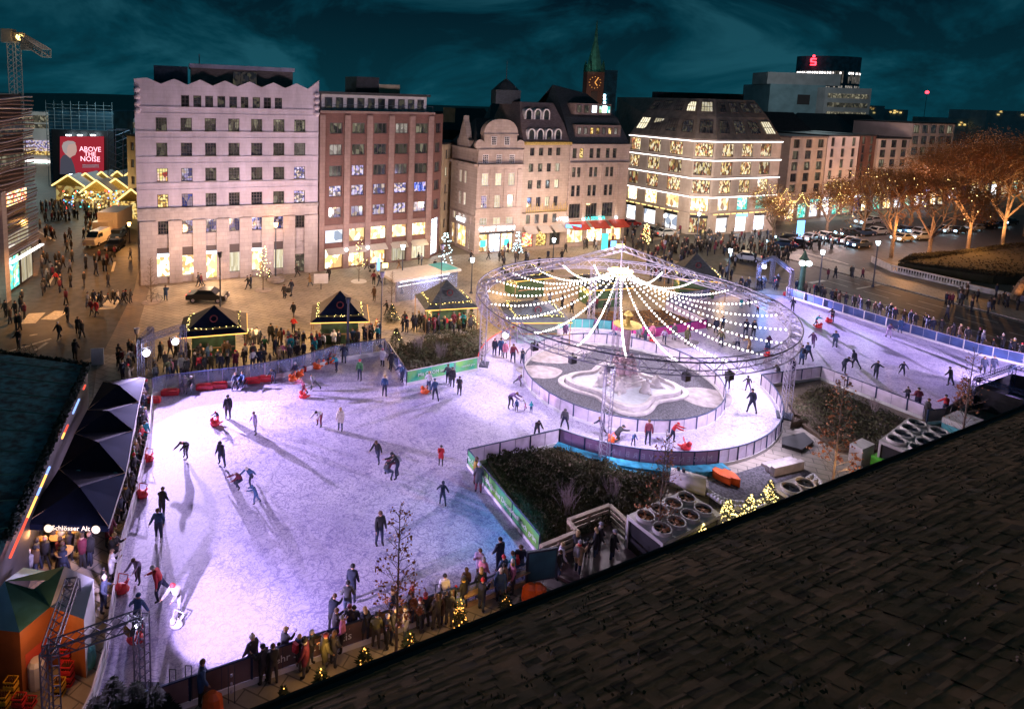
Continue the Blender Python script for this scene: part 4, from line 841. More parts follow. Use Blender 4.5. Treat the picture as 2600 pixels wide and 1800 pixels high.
# ---- strip-lit department store ----
p0,p1,p2,p3=G(1585,556),G(1743,595),G(1798,598),G(1962,585)
T3=lambda u,v:(1500+u/2.66,100+v/2.66)
fs=[Fac(p0,p1,'department_store','curved department store with glowing white light strips between its floors')]
root=fs[0].t; fs+= [Fac(p1,p2,'x','',parent=root),Fac(p2,p3,'x','',parent=root)]
zl=[fs[1].Z(*T3(760,v)) for v in (690,818,942,1068)]; ztop=zl[0]+.4
colsS=[[(295,.08),(425,.1),(575,.11)],[(762,.2)],[(930,.09),(1060,.09),(1185,.09)]]
wz=[(zl[0]-.35,zl[0]-2.75),(zl[1]-.3,zl[1]-2.7),(zl[2]-.3,zl[2]-2.75),(zl[3]-.2,zl[3]-2.6),(3.1,.25)]
Fz=zl[3]-3.1
for fi,f in enumerate(fs):
    hs=[]
    us=[(257,333),(388,470),(530,622)] if fi==0 else ([(697,830)] if fi==1 else [(892,972),(1025,1100),(1150,1225)])
    for a,b_ in us:
        x0=f.S(*T3(a,735)); x1=f.S(*T3(b_,735)); x0=max(.3,x0); x1=min(f.W-.3,x1); hs.append([(x0,x1,zz1,zz0) for zz0,zz1 in wz])
    f.wall([h for c in hs for h in c],0,ztop,M['greys'],rev=.3)
    for ci,c in enumerate(hs):
        for k,h in enumerate(c):
            mm_='p_goods' if k<3 else ('p_shop' if k==3 else 'p_white'); 
            if fi==2 and ci>=1 and k==3: mm_='p_teal'
            if k==4 and fi==1: mm_='p_goods'
            f.win(h,mm_,nx=1 if fi!=1 else 4,nz=1,fw=.08,name='display_window' if k<4 else 'shop_window')
            if k==4: b=MB(); f.box(b,h[0],h[1],h[3]-.02,h[3]+.5,-.12,-.02); b.build('shop_sign_board',root,M['black'] if not(fi==2 and ci==1) else M['signb'])
    for i,z in enumerate(zl): b=MB(); f.box(b,-.05,f.W+.05,z-.09,z+.09,-.32,-.18); b.build('light_strip',root,M['strip']); f.band(z-.16,z+.16,.17,'greys')
    z=zl[3]-3.0; 
    for k in range(int(f.W/1.5)): b=MB(); f.box(b,k*1.5+.2,k*1.5+1.2,z-.12,z+.06,-.7,-.55); b.build('soffit_light',root,M['yelstrip'])
    f.band(z-.05,z+.12,.5,'greys','canopy')
    # roof slab by slab
zr_=ztop+7.2; cen=(p0+p1+p2+p3)/4+Vector((6,16,0))
b=MB(); ed=[p0,p1,p2,p3]; inn=[q+(cen-q).normalized()*6.0 for q in ed]; inn2=[q+(cen-q).normalized()*3.0 for q in ed]
for i in range(3):
    b.face([V2(ed[i],ztop),V2(ed[i+1],ztop),V2(inn2[i+1],ztop+4),V2(inn2[i],ztop+4)]); b.face([V2(inn2[i],ztop+4),V2(inn2[i+1],ztop+4),V2(inn[i+1],zr_),V2(inn[i],zr_)])
bk=[p3+Vector((2,24,0)),p0+Vector((4,24,0))]; b.face([V2(q,zr_) for q in inn]+[V2(q,zr_) for q in bk]); b.face([V2(p3,ztop),V2(inn2[3],ztop+4),V2(inn[3],zr_),V2(bk[0],zr_),V2(bk[0],0),V2(p3,0)]); b.face([V2(p0,ztop),V2(inn2[0],ztop+4),V2(inn[0],zr_),V2(bk[1],zr_),V2(bk[1],0),V2(p0,0)]); b.build('mansard_roof',root,M['greyroof'])
for i,nw in ((0,4),(1,1),(2,4)):
    for lv,(A,B,z0,z1) in enumerate(((ed,inn2,ztop,ztop+4),(inn2,inn,ztop+4,zr_))):
        for k in range(nw):
            t0=(k+.18)/nw; t1=(k+.82)/nw
            def sp(t,s): return V2(A[i].lerp(A[i+1],t).lerp(B[i].lerp(B[i+1],t),s),z0+(z1-z0)*s)
            nrm=(sp(1,0)-sp(0,0)).cross(sp(0,1)-sp(0,0)).normalized(); nrm=nrm if nrm.dot(CAM-sp(0,0))>0 else -nrm
            q=[sp(t0,.25)+nrm*.06,sp(t1,.25)+nrm*.06,sp(t1,.8)+nrm*.06,sp(t0,.8)+nrm*.06]
            lit=(i==0 and lv==0 and k in(0,1)) or (i==1 and lv==1) or (i==0 and lv==1 and k==3) or (i==2 and lv==0 and k==3)
            b=MB(); b.use(M['frame'])
            for s_ in range(5): 
                u0=q[0].lerp(q[1],s_/4); u1=q[3].lerp(q[2],s_/4); b.tube(u0+nrm*.03,u1+nrm*.03,.05)
            for s_ in range(3): b.tube(q[0].lerp(q[3],s_/2)+nrm*.03,q[1].lerp(q[2],s_/2)+nrm*.03,.05)
            w_=b.build('roof_window',root); b=MB(); b.face(q); b.build('pane',w_,M['p_cream'] if lit else M['p_dark'])
b=MB(); 
for k,(x,s_) in enumerate(((.1,3),(.3,4),(.5,5),(.7,4),(.85,3))): b.box(V2(inn[0].lerp(inn[3],x)+Vector((1,5,0)),zr_+.6),s_,3,1.3)
b.build('roof_plant',root,M['darkroof'])
# ---- row of houses to the right ----
def atz(u0,u1,D0,D1,name,label,vtop,m,rows,cols,**k):
    a=AT(u0,560,D0); c=AT(u1,560,D1); zt_=AT(u0,vtop,D0).z
    return simple(name,label,(a.x,a.y),(c.x,c.y),zt_,14,m,rows,cols,**k)
atz(1987,2078,126,132,'town_house','brown town house with dark roof beside the strip-lit store',350,'greys',5,3,z0=5,wz=1.8,ww=2.0,roof='slateb')
atz(2080,2158,133,138,'town_house','pale narrow town house left of the dark red one',346,'farp',5,3,z0=5,wz=1.9,ww=1.2)
atz(2160,2200,139,142,'town_house','dark red narrow brick house in the far row',345,'brick',6,2,z0=5,wz=1.8,ww=1.2)
atz(2207,2285,143,148,'town_house','grey beige house with flat dormer in the far row',352,'farp',5,3,z0=5,wz=1.8,ww=2.2)
atz(2288,2392,149,156,'office_building','pale far office block with two ribbon window rows behind the plane trees',313,'farp',6,5,z0=4,wz=2.0,ww=2.5)
atz(2395,2620,165,190,'office_building','dark low far block behind the orange trees at the right edge',392,'farw',5,9,z0=4,wz=1.4,ww=1.6)
def gable(u0,u1,v0,v1,D,label,m,dep=18):
    a=AT(u0,v1,D); b_=AT(u1,v1,D); z1=AT(u0,v0,D).z; z0=a.z; t=MB()
    w_=Vector((0,dep,0)); A=V2(a,z0);B=V2(b_,z0); Cc=V2(a,z1)+w_/2+Vector(((b_.x-a.x)*.18,0,0)); Dd=V2(b_,z1)+w_/2-Vector(((b_.x-a.x)*.18,0,0))
    t.face([A,B,Dd,Cc]); t.face([B,B+w_,Dd]); t.face([A,Cc,A+w_]); t.face([A+w_,Cc,Dd,B+w_]); 
    t.face([V2(a,0),V2(b_,0),B,A]); t.face([V2(a,0)+w_,A+w_,A,V2(a,0)]); t.face([V2(b_,0),V2(b_,0)+w_,B+w_,B]); o_=thing('far_house',V2(a),label,'house','dark roofs behind the front row'); t.build('roof_and_wall',o_,M[m])
gable(1960,2085,285,350,150,'black hipped roof right of the strip-lit store','darkroof'); gable(2040,2200,288,345,165,'teal dark broad hipped roof behind the pale house','slate'); gable(2150,2280,290,348,172,'black hipped roof behind the grey beige house','darkroof')
gable(1120,1265,275,330,150,'long black roof behind the baroque corner building','darkroof',24); gable(1095,1140,285,330,140,'dark roof with pale dormer above the alley','darkroof'); gable(1240,1330,262,320,128,'dark green roof behind the town houses','slate')
b=MB(); a=AT(1140,292,135); b.box(a,2.6,2.6,3.2); tag(b.build('roof_dormer',m=M['cream']),'pale square dormer block on the black roof above the alley','dormer')
# ---- bank tower and white block ----
def tower(u0,u1,v0,v1,D,name,label,m,cat='tower',dep=22):
    a=AT(u0,v1,D); c=AT(u1,v1,D); z1=AT(u0,v0,D).z; t=thing(name,((a.x+c.x)/2,D+dep/2,0),label,cat); b=MB(); b.prism([(a.x,D),(c.x,D),(c.x,D+dep),(a.x,D+dep)],0,z1); b.build('wall',t,M[m]); return t,a,c,z1
t,a,c,z1=tower(1948,2088,213,300,255,'office_building','wide teal lit office slab in front of the bank tower','farw','building')
for k in range(2): b=MB(); b.box((a.x+(c.x-a.x)*.62,254.9,z1-6-k*9),5,.3,4); b.build('window',t,M['frame'])
b=MB(); b.box((a.x+(c.x-a.x)*.62,262,z1+2.4),30,12,4.8); b.build('roof_storey',t,M['farp'])
t,a,c,z1=tower(2088,2205,222,300,250,'office_building','pale office block with ribbon windows in front of the bank tower','farp','building')
for k in range(4): b=MB(); b.box(((a.x+c.x)/2,249.9,z1-3.2-k*3.6),(c.x-a.x)*.86,.3,1.7); b.build('ribbon_window',t,M['p_dim'])
t=thing('bank_tower',(AT(2128,300,300).x,315,0),'round-cornered dark bank tower with glowing green floors and red logo','tower'); a=AT(2050,200,300); c=AT(2209,200,300); z1=AT(2128,143,300).z; cx=(a.x+c.x)/2; rx=(c.x-a.x)/2
b=MB(); b.lathe((cx,300+rx*.6,0),[(rx,0),(rx,z1)],28,1,.6); b.build('glass_wall',t,M['scaf'])
for v,h,s_ in ((193,2.2,1),(203,1.6,1),(186,.5,0),(222,.8,1)):
    z=AT(2128,v,300).z; b=MB()
    for k in range(40):
        t0=math.pi+math.pi*(k+.1)/40; t1=math.pi+math.pi*(k+.75)/40
        if rnd.random()<.25: continue
        p_=[(cx+(rx+.15)*math.cos(x),300+rx*.6+(rx*.6+.15)*math.sin(x)) for x in (t0,t1)]; b.face([(p_[0][0],p_[0][1],z-h),(p_[1][0],p_[1][1],z-h),(p_[1][0],p_[1][1],z+h),(p_[0][0],p_[0][1],z+h)])
    b.build('lit_floors',t,M['p_room'] if s_ else M['strip'])
z=AT(2062,158,300).z; x=AT(2062,158,300).x; b=MB()
for (dx,dz,w_,h_) in ((0,1.4,2.5,.6),(-1.1,.7,.6,1.2),(0,0,2.5,.6),(1.1,-.7,.6,1.2),(0,-1.4,2.5,.6)): b.box((x+dx,299.0,z+dz),w_,.5,h_)
b.ball((x,299.0,z+2.6),.65,8,6); b.build('red_logo',t,M['redl'])
# ---- church and slab tower ----
M['amberd']=emat('clock_amber',(1,.42,.10),.9)
D=210; ch=thing('church_tower',V2(AT(1507,300,D)),'brick church tower with green spire and lit gold clock','church tower')
a=AT(1487,262,D); c=AT(1530,262,D); w_=(c.x-a.x); cx=(a.x+c.x)/2; z1=AT(1507,183,D).z; z2=AT(1516,50,D).z; zb=AT(1507,290,D).z
b=MB(); b.box((cx,D+w_/2,z1/2),w_,w_,z1); b.build('tower_shaft',ch,M['brick'])
b=MB(); zq=AT(1507,150,D).z; b.lathe((cx,D+w_/2,z1),[(w_*.62,0),(w_*.5,.4),(w_*.36,zq-z1),(w_*.12,(z2-z1)*.6),(.12,z2-z1)],8); b.build('spire',ch,M['copper'])
b=MB(); 
for k in range(4):
    for s_ in (-1,1): b.lathe((cx+s_*w_*.4,D+(.1 if k<2 else w_-.1),z1),[(w_*.12,0),(w_*.1,2),(.05,4)],6)
b.build('pinnacle',ch,M['copper'])
zc_=AT(1505,210,D).z; b=MB()
for k in range(12): t_=2*math.pi*k/12; b.box((cx-.2+1.9*math.cos(t_),D-.15,zc_+1.9*math.sin(t_)),.2,.1,.2)
b.tube((cx-.2,D-.2,zc_),(cx+.9,D-.2,zc_+1.7),.13); b.tube((cx-.2,D-.2,zc_),(cx+.6,D-.2,zc_-1.0),.15); b.build('clock_hands',ch,M['amberd'])
b=MB(); b.box((cx-.2,D-.05,zc_-6.5),2.2,.2,7); b.build('belfry_opening',ch,M['frame'])
lamp('spire_glow','SPOT',(cx-7,D-10,z1-2),1100,(.45,1,.8),.5,(cx,D+3,z1+6),50)
t,a,c,z1=tower(1529,1561,178,290,290,'office_tower','thin dark teal office slab right of the church spire','scaf')
b=MB()
for k in range(6): p_=AT(1535,243+k*9,289.8); b.box(p_,1.0,.2,1.0)
b.build('lit_windows',t,M['coolb'])
# ---- far left: construction building with billboard, crane ----
D=140
bb_=thing('scaffolded_building',V2(AT(215,480,D)),'blue sheeted scaffolded building behind the lit billboard','building')
a=AT(122,440,D);c=AT(288,440,D);z1=AT(200,265,D).z
b=MB(); b.prism([(a.x,D+1),(c.x,D+1),(c.x,D+14),(a.x,D+14)],0,z1-1.5); b.build('sheeting',bb_,M['scaf'])
for k in range(9): b=MB(); b.tube((a.x,D+.3,z1-1-k*1.6),(c.x,D+.3,z1-1-k*1.6),.07); b.tube((a.x,D+.3,z1-.2-k*1.6),(c.x,D+.3,z1-.2-k*1.6),.05); b.build('scaffold_deck',bb_,M['farw'])
for k in range(9): x=a.x+(c.x-a.x)*k/8; b=MB(); b.tube((x,D+.2,0),(x,D+.2,z1+.6),.08); b.build('scaffold_pole',bb_,M['farw'])
bd=thing('billboard',V2(AT(212,470,D-2)),'big black billboard with red poster reading ABOVE THE NOISE','billboard')
def quad(mb,u0,v0,u1,v1,D,dd=.0,fourth=None):
    mb.face([AT(u0,v1,D-dd),AT(u1,v1,D-dd),AT(u1,v0,D-dd),AT(u0,v0,D-dd)])
b=MB(); p_=AT(130,329,D-2); q_=AT(293,475,D-2); b.obox(((p_.x+q_.x)/2,D-1.6,(p_.z+q_.z)/2),(1,0,0),(0,1,0),(0,0,1),q_.x-p_.x,.8,p_.z-q_.z); b.build('black_backing',bd,M['black'])
M['poster']=emat('poster_red',(.27,.018,.03),1.0); M['posterd']=emat('poster_dark',(.015,.012,.016),1); M['skin_p']=emat('poster_skin',(.42,.27,.24),1.0); M['coat_p']=emat('poster_coat',(.05,.05,.07),1); M['hair_p']=emat('poster_hair',(.30,.26,.26),1.0)
b=MB(); quad(b,152,347,264,443,D-2.45); b.build('poster_field',bd,M['poster'])
b=MB(); b.face([AT(u,v,D-2.5) for u,v in ((152,443),(193,443),(188,420),(180,400),(172,391),(160,395),(153,405))]); b.build('poster_coat',bd,M['coat_p'])
b=MB(); b.face([AT(u,v,D-2.54) for u,v in ((166,392),(163,380),(163,368),(168,361),(180,359),(190,362),(194,372),(195,384),(191,394),(184,397),(178,402))]); b.build('poster_face',bd,M['skin_p'])
b=MB(); b.face([AT(u,v,D-2.58) for u,v in ((166,392),(160,384),(157,372),(161,362),(172,358),(186,359),(193,364),(184,366),(174,368),(170,378),(171,388))]); b.build('poster_hair',bd,M['hair_p'])
for s_,v,sz in (('ABOVE',380,1.55),('THE',392.5,1.45),('NOISE',405,1.6)): text(s_,'poster_lettering',bd,AT(229,v,D-2.6),(1,0,0),(0,0,1),sz,M['signw'] if False else emat('poster_letter',(1,.45,.55),2),ext=.02)
for v in (419,422,425): b=MB(); quad(b,209,v-.7,251,v+.7,D-2.6); b.build('poster_small_print',bd,M['paler'])
for k,(u,v) in enumerate(((174,344),(203,344),(236,344),(182,444),(216,444),(250,444))): b=MB(); b.box(AT(u,v,D-3.0),1.0,.3,.25); b.build('poster_lamp',bd,M['lampw'])
t=thing('far_building',V2(AT(95,500,180)),'pale far shopping block with teal lit shopfront left of the billboard','building'); a=AT(55,283,180);c=AT(125,283,180); b=MB(); b.prism([(a.x,180),(c.x,180),(c.x,195),(a.x,195)],0,a.z); b.build('wall',t,M['farp'])
for v,h,mm_ in ((302,2,'p_dim'),(320,1.2,'p_dim'),(370,3,'p_lilac'),(384,2,'p_warm'),(410,.8,'strip'),(424,4,'p_teal'),(440,1.5,'p_warm')):
    z=AT(90,v,180).z; b=MB(); b.box(((a.x+c.x)/2,179.8,z),(c.x-a.x)*.9,.3,h); b.build('lit_band',t,M[mm_])
t=thing('far_building',V2(AT(320,500,150)),'dark far block with lit rooftop between scaffold and mauve office','building'); a=AT(288,300,150);c=AT(352,300,150); b=MB(); b.prism([(a.x,150),(c.x,150),(c.x,165),(a.x,165)],0,a.z); b.build('wall',t,M['farw'])
for k in range(3): b=MB(); b.box(((a.x+c.x)/2,149.9,a.z-1.6-k*3),(c.x-a.x)*.9,.2,1.4); b.build('ribbon_window',t,M['p_dim'])
t=simple('old_house','cream old house wedged beside the mauve office block',(AT(326,500,112).x,112),(AT(352,500,110).x,110),AT(330,345,112).z,8,'cream',4,1)
t=thing('lattice_tower',V2(AT(303,480,130)),'dark lattice scaffold tower right of the billboard','scaffold tower'); b=MB(); truss(b,V2(AT(303,480,130)),V2(AT(303,330,130),AT(303,330,130).z),3.2,10,.1,.06); b.build('lattice',t,M['steel'])
# crane
D=150; t=thing('tower_crane',V2(AT(44,300,D)),'pale tower crane with lit head above the slatted building','crane'); a=AT(41,235,D); zc_=AT(40,108,D).z
b=MB(); truss(b,(a.x,D,0),(a.x,D,zc_),2.0,26,.13,.08); b.build('mast',t,M['farp'])
b=MB(); truss(b,AT(47,92,D),AT(118,136,D-20),1.6,12,.14,.08); b.build('jib',t,M['crane']); b=MB(); b.box(AT(22,92,D),2.4,2.0,3.2); b.build('counterweight',t,M['crane']); b=MB(); truss(b,AT(22,84,D),AT(66,100,D),1.3,6,.14,.08); b.build('counter_jib',t,M['crane'])
b=MB(); b.box(AT(68,112,D-2),1.8,1.8,3); b.build('cab',t,M['crane']); b=MB(); b.ball(AT(50,95,D-2),.8,8,6); b.build('head_lamp',t,M['yelb'])
# left slatted building
P0,P1=G(-160,880),G(92,702)
f=Fac(P1,P0,'slatted_building','dark slatted facade building at the left edge with a lit shop base'); zt=f.Z(70,240)
b=MB(); f.box(b,0,f.W,0,zt,.8,14); b.build('wall',f.t,M['frame'])
nsl=46
for k in range(nsl):
    z=4.6+(zt-4.6)*k/nsl; b=MB(); 
    for j in range(12):
        t0,t1=j/12,(j+1)/12; o0=.12*math.sin(k*.9+t0*7)+.1; o1=.12*math.sin(k*.9+t1*7)+.1
        b.tube(f.w(f.W*t0,z+.12*math.sin(t0*9+k),-o0-.3),f.w(f.W*t1,z+.12*math.sin(t1*9+k),-o1-.3),.09,n=4)
    b.build('slat',f.t,M['brickp'] if k%3 else M['alu'])
for z,mm_ in ((4.9,'p_cream'),(6.6,'p_dim'),(9.6,'p_red'),(13.8,'p_dim'),(17.5,'p_dark')): b=MB(); f.box(b,.2,f.W-.2,z,z+1.5,.55,.6); b.build('window_band',f.t,M[mm_])
for k in range(6): f.win((f.W*(k+.05)/6,f.W*(k+.95)/6,.2,4.0),'p_teal' if k%2 else 'p_cream',nx=2,nz=1,name='shop_window',dep=.3)
b=MB(); f.box(b,0.5,9,4.05,4.2,-1.2,-.8); b.build('light_strip',f.t,M['strip'])
b=MB(); f.box(b,f.W*.42,f.W*.47,0,12,-.9,-.3); b.build('corner_column',f.t,M['pinkl'])
# skyline
for i,(u0,u1,v0,D,l) in enumerate(((2195,2240,268,330,'faint far tower block right of the pale office'),(2255,2300,278,340,'faint far slab behind the plane trees'),(2500,2640,280,300,'dark far block with a few lit windows at the right edge'),(2400,2500,300,310,'low dark far roofs above the plane trees'),(1000,1130,286,260,'low dark skyline block right of the brown block'),(540,700,300,400,'hidden dark block behind the mauve office'))):
    if i==5: continue
    t,a,c,z1=tower(u0,u1,v0,330,D,'far_building',l,'farw','building')
    b=MB()
    for k in range(5): p_=AT(u0+(u1-u0)*rnd.uniform(.1,.9),v0+rnd.uniform(4,20),D-.3); b.box(p_,1.1,.2,.8)
    b.build('lit_windows',t,M['p_warm'])
p_=AT(2354,235,420); b=MB(); b.ball(p_,1.3,8,6); b.tube(p_,(p_.x,p_.y,0),.5,.8); t=b.build('radio_mast',m=M['redl']) if False else None
t=thing('radio_mast',(p_.x,p_.y,0),'distant red beacon lamp on a thin dark mast','mast'); b=MB(); b.ball(p_,1.1,8,6); b.build('beacon',t,M['redl']); b=MB(); b.tube((p_.x,p_.y,0),p_,.25,.15); b.build('pole',t,M['darkroof'])

lamp('far_fill','POINT',(AT(2080,300,215).x,215,34),9000,(.75,.95,1),2)  # added fill points that brighten the far blocks; no lamps stand there
lamp('far_fill','POINT',(AT(2340,400,128).x,126,22),3500,PNK,1)
lamp('store_front_fill','SPOT',p1.lerp(p2,.5)+Vector((-6,-14,7)),9000,(1,.82,.66),1,p1.lerp(p2,.5)+Vector((0,0,9)),130)  # added spots that brighten the store facade
lamp('store_front_fill','SPOT',p3+Vector((-6,-12,7)),4200,(1,.78,.60),1,p3+Vector((0,0,9)),120)
lamp('house_front_fill','SPOT',GZ(1400,665,7),3600,(1,.80,.76),.8,GZ(1390,635,9),140)  # added spots aimed at the house fronts to brighten them; no fixtures there
lamp('house_front_fill','SPOT',GZ(965,725,6),3000,(1,.80,.80),.8,GZ(955,670,9),140)
lamp('house_front_fill','SPOT',GZ(560,790,6),3600,(1,.83,.93),.8,GZ(560,705,12),130)
lamp('house_front_fill','SPOT',GZ(700,770,6),2000,(1,.83,.93),.8,GZ(710,698,12),130)
lamp('house_front_fill','SPOT',GZ(1230,692,6),2600,(1,.78,.78),.8,GZ(1240,642,9),140)
lamp('church_fill','SPOT',(AT(1480,260,190).x,188,10),9000,(1,.72,.55),1,AT(1507,220,212),60)  # added warm spot that makes the church brick visible
lamp('far_fill','POINT',(AT(60,130,130).x,128,42),1600,(1,.9,.85),1)  # added fill for the crane and the far left block
lamp('far_fill','POINT',(AT(90,420,165).x,160,16),5000,(.8,1,.95),1)
lamp('billboard_glow','POINT',AT(212,300,126),2600,(.5,.85,1),1)
# ---------------- people ----------------
def dirv(fw,ab,s): f,a=R(fw),R(ab); return Vector((s*math.sin(a),math.sin(f)*math.cos(a),-math.cos(f)*math.cos(a)))
SK,TOP,BOT,SHO=0,1,2,3
def make_body(name,lean=4,L=(4,4,4),Rr=(-4,4,2),AL=(5,10,15),AR=(5,10,15),head=0,fat=1.0,coat=0,child=False,sit=False):
    # joints
    th,sh=(.43,.43); P=Vector((0,0,0)); ln=R(lean); up=Vector((0,math.sin(ln),math.cos(ln)))
    J=[];E=[];Rg=[];rad=[]
    def add(p,r,reg,par=None):
        J.append(Vector(p)); rad.append(r); Rg.append(reg)
        if par is not None: E.append((par,len(J)-1))
        return len(J)-1
    pel=add(P,.155*fat,TOP if coat else BOT); wa=add(P+up*.16,.155*fat,TOP,pel); chst=add(P+up*.36,.18*fat,TOP,wa); nb=add(P+up*.49,.10,TOP,chst)
    hu=(up+Vector((0,math.sin(R(lean+head))*.6,0))).normalized(); ne=add(J[nb]+hu*.07,.055,SK,nb); hd=add(J[ne]+hu*.12,.098,SK,ne); ht=add(J[hd]+hu*.09,.085,SK,hd)
    low=1e9; ankles=[]
    for s,(f_,ab,kn) in ((-1,L),(1,Rr)):
        h=add(P+Vector((s*.09,0,-.05)),.12*fat,TOP if coat else BOT,pel); d=dirv(f_,ab,s); mid=add(J[h]+d*th*.45,(.125 if coat else .105)*fat,TOP if coat else BOT,h)
        k=add(J[h]+d*th,.078,BOT,mid); d2=dirv(f_-kn,ab*.6,s); c=add(J[k]+d2*sh*.4,.07,BOT,k); a=add(J[k]+d2*sh,.055,SHO,c)
        ff=Vector((0,math.cos(R(max(-50,min(30,f_-kn))*.7)),math.sin(R(max(-50,min(30,f_-kn))*.7)))); t=add(J[a]+ff*.15+Vector((0,0,-.04)),.055,SHO,a); ankles.append(J[a])
    hands=[]
    for s,(f_,ab,el) in ((-1,AL),(1,AR)):
        sd=add(P+up*.44+Vector((s*.175,0,0)),.09*fat,TOP,chst); d=dirv(f_+lean*.3,ab,s); e_=add(J[sd]+d*.29,.07*fat,TOP,sd); d2=dirv(f_+lean*.3+el,ab*.5,s); w_=add(J[e_]+d2*.24,.055,TOP,e_); h_=add(J[w_]+d2*.07,.036,SK,w_); hands.append((J[h_],d2,s))
    low=min(j.z for j in J)-.05
    me=bpy.data.meshes.new('s'); me.from_pydata([tuple(j) for j in J],E,[]); ob=bpy.data.objects.new('s',me); C.objects.link(ob)
    md=ob.modifiers.new('k','SKIN'); sv=me.skin_vertices[0].data if me.skin_vertices else None
    if sv is None:
        bm=bmesh.new(); bm.from_mesh(me); bm.verts.layers.skin.verify(); bm.to_mesh(me); bm.free(); sv=me.skin_vertices[0].data
    for i,r in enumerate(rad): sv[i].radius=(r,r); sv[i].use_root=(i==0)
    sb=ob.modifiers.new('b','SUBSURF'); sb.levels=1; sb.render_levels=1
    dg=bpy.context.evaluated_depsgraph_get(); out=bpy.data.meshes.new_from_object(ob.evaluated_get(dg)); bpy.data.objects.remove(ob)
    mi=[]
    for p in out.polygons:
        c=p.center; best=None
        for a,b in E:
            A,B=J[a],J[b]; d=B-A; t=max(0,min(1,(c-A).dot(d)/max(1e-9,d.dot(d)))); q=(c-A-d*t).length-(rad[a]*(1-t)+rad[b]*t)
            if best is None or q<best[0]: best=(q,Rg[a] if t<.5 else Rg[b])
        mi.append(best[1])
    vs=[tuple(v.co) for v in out.vertices]; fsx=[tuple(p.vertices) for p in out.polygons]
    x=MB(); 
    # face and fingers, in the same mesh
    H=J[hd]; fr=Vector((0,math.cos(R(lean*.5)),-math.sin(R(lean*.5))*.6)).normalized(); x.cur=SK
    x.tube(H+fr*.09+hu*.02,H+fr*.125-hu*.01,.014,.008,4); 
    for s in (-1,1): x.ball(H+Vector((s*.098,0,0)),.024,5,4); x.ball(H+fr*.088+Vector((s*.032,0,.02)),.012,5,4)
    x.tube(H+fr*.09-hu*.045+Vector((-.025,0,0)),H+fr*.09-hu*.045+Vector((.025,0,0)),.008,n=4)
    for h,d,s in hands:
        side=Vector((0,1,0)) if abs(d.y)<.7 else Vector((0,0,1))
        for q in range(4):
            b0=h+d*.02+side*(.022-.015*q); l_=(.07,.08,.075,.06)[q]; m1=b0+d*l_*.6; x.tube(b0,m1,.009,.008,4); x.tube(m1,m1+(d+Vector((-s*.5,0,0))).normalized()*l_*.5,.008,.006,4)
        x.tube(h+side*.025-d*.02,h+side*.055+d*.03,.010,.008,4)
    x.cur=SHO
    nv=len(vs); vs+= [tuple(v) for v in x.v]; fsx+=[tuple(i+nv for i in f_) for f_ in x.f]; mi+=x.mi
    m2=bpy.data.meshes.new(name); m2.from_pydata([(a,b,c-low) for a,b,c in vs],[],fsx); m2.polygons.foreach_set('material_index',mi); m2.polygons.foreach_set('use_smooth',[True]*len(fsx))
    for _ in range(4): m2.materials.append(None)
    m2.update(); bpy.data.meshes.remove(out)
    hc=H-Vector((0,0,low)); bc=J[chst]-Vector((0,0,low))
    def cap(r,z0,long=0,pom=0):
        b=MB(); 
        T=Matrix.Rotation(-R(lean*.6+head*.5),4,'X')
        prof=[(r*math.cos(t),r*1.08*math.sin(t)) for t in [z0+(math.pi/2-z0)*i/5 for i in range(6)]]; prof[-1]=(.004,prof[-1][1])
        b.lathe((0,-.008,0),prof,10)
        if long: b.lathe((0,-.045,-.12-long),[(.05,0),(.085,.04),(.095,long),(.09,.12+long)],8)
        if pom: b.ball((0,0,r*1.15),.045,6,4)
        b.v=[tuple(T@Vector(v)+hc) for v in b.v]; return b.mesh(name+'_cap',smooth=True)
    pk=MB(); bk=bc-Vector((0,.155*fat+.07,0.04)); pk.obox(bk,(1,0,0),(0,math.cos(ln),-math.sin(ln)),(0,math.sin(ln),math.cos(ln)),.28,.15,.40); pk.obox(bk-Vector((0,.09,.07)),(1,0,0),(0,math.cos(ln),-math.sin(ln)),(0,math.sin(ln),math.cos(ln)),.20,.06,.18)
    sc_=MB(); sc_.lathe(J[ne]-Vector((0,0,low))-Vector((0,0,.06)),[(.08,0),(.105,.03),(.10,.08),(.075,.1)],10)
    caps={'hair':cap(.112,-.1),'long_hair':cap(.112,-.1,.10),'hat':cap(.116,.05,0,1),'beanie':cap(.114,.0),'hood':cap(.125,-.9),'backpack':pk.mesh('backpack'),'scarf':sc_.mesh('scarf',smooth=True)}
    for k in caps.values():
        if not k.materials: k.materials.append(None)
    return m2,caps
PO={}
def pose(k,**a): PO[k]=make_body('body_'+k,**a)
pose('stand'); pose('coat',coat=1,fat=1.12,AL=(10,12,20),AR=(8,10,25)); pose('pocket',fat=1.12,AL=(-5,22,70),AR=(-5,22,70)); pose('phone',coat=1,AL=(30,10,95),AR=(35,8,100),fat=1.1)
pose('walk',lean=6,L=(24,3,8),Rr=(-20,3,18),AL=(-22,8,15),AR=(24,8,25)); pose('walkcoat',lean=6,coat=1,fat=1.1,L=(20,3,6),Rr=(-18,3,20),AL=(-15,8,15),AR=(18,8,25))
pose('glide',lean=22,L=(18,5,30),Rr=(-32,10,8),AL=(-26,20,18),AR=(30,18,30)); pose('lunge',lean=34,L=(40,6,50),Rr=(-42,12,4),AL=(-50,30,10),AR=(40,30,20))
pose('arms',lean=10,L=(10,8,14),Rr=(-10,14,10),AL=(14,40,14),AR=(-8,34,22)); pose('bend',lean=58,L=(30,8,34),Rr=(10,10,22),AL=(45,8,15),AR=(45,8,15),head=-30); pose('lean',lean=30,L=(20,6,24),Rr=(0,8,14),AL=(40,8,35),AR=(42,8,35),head=-10)
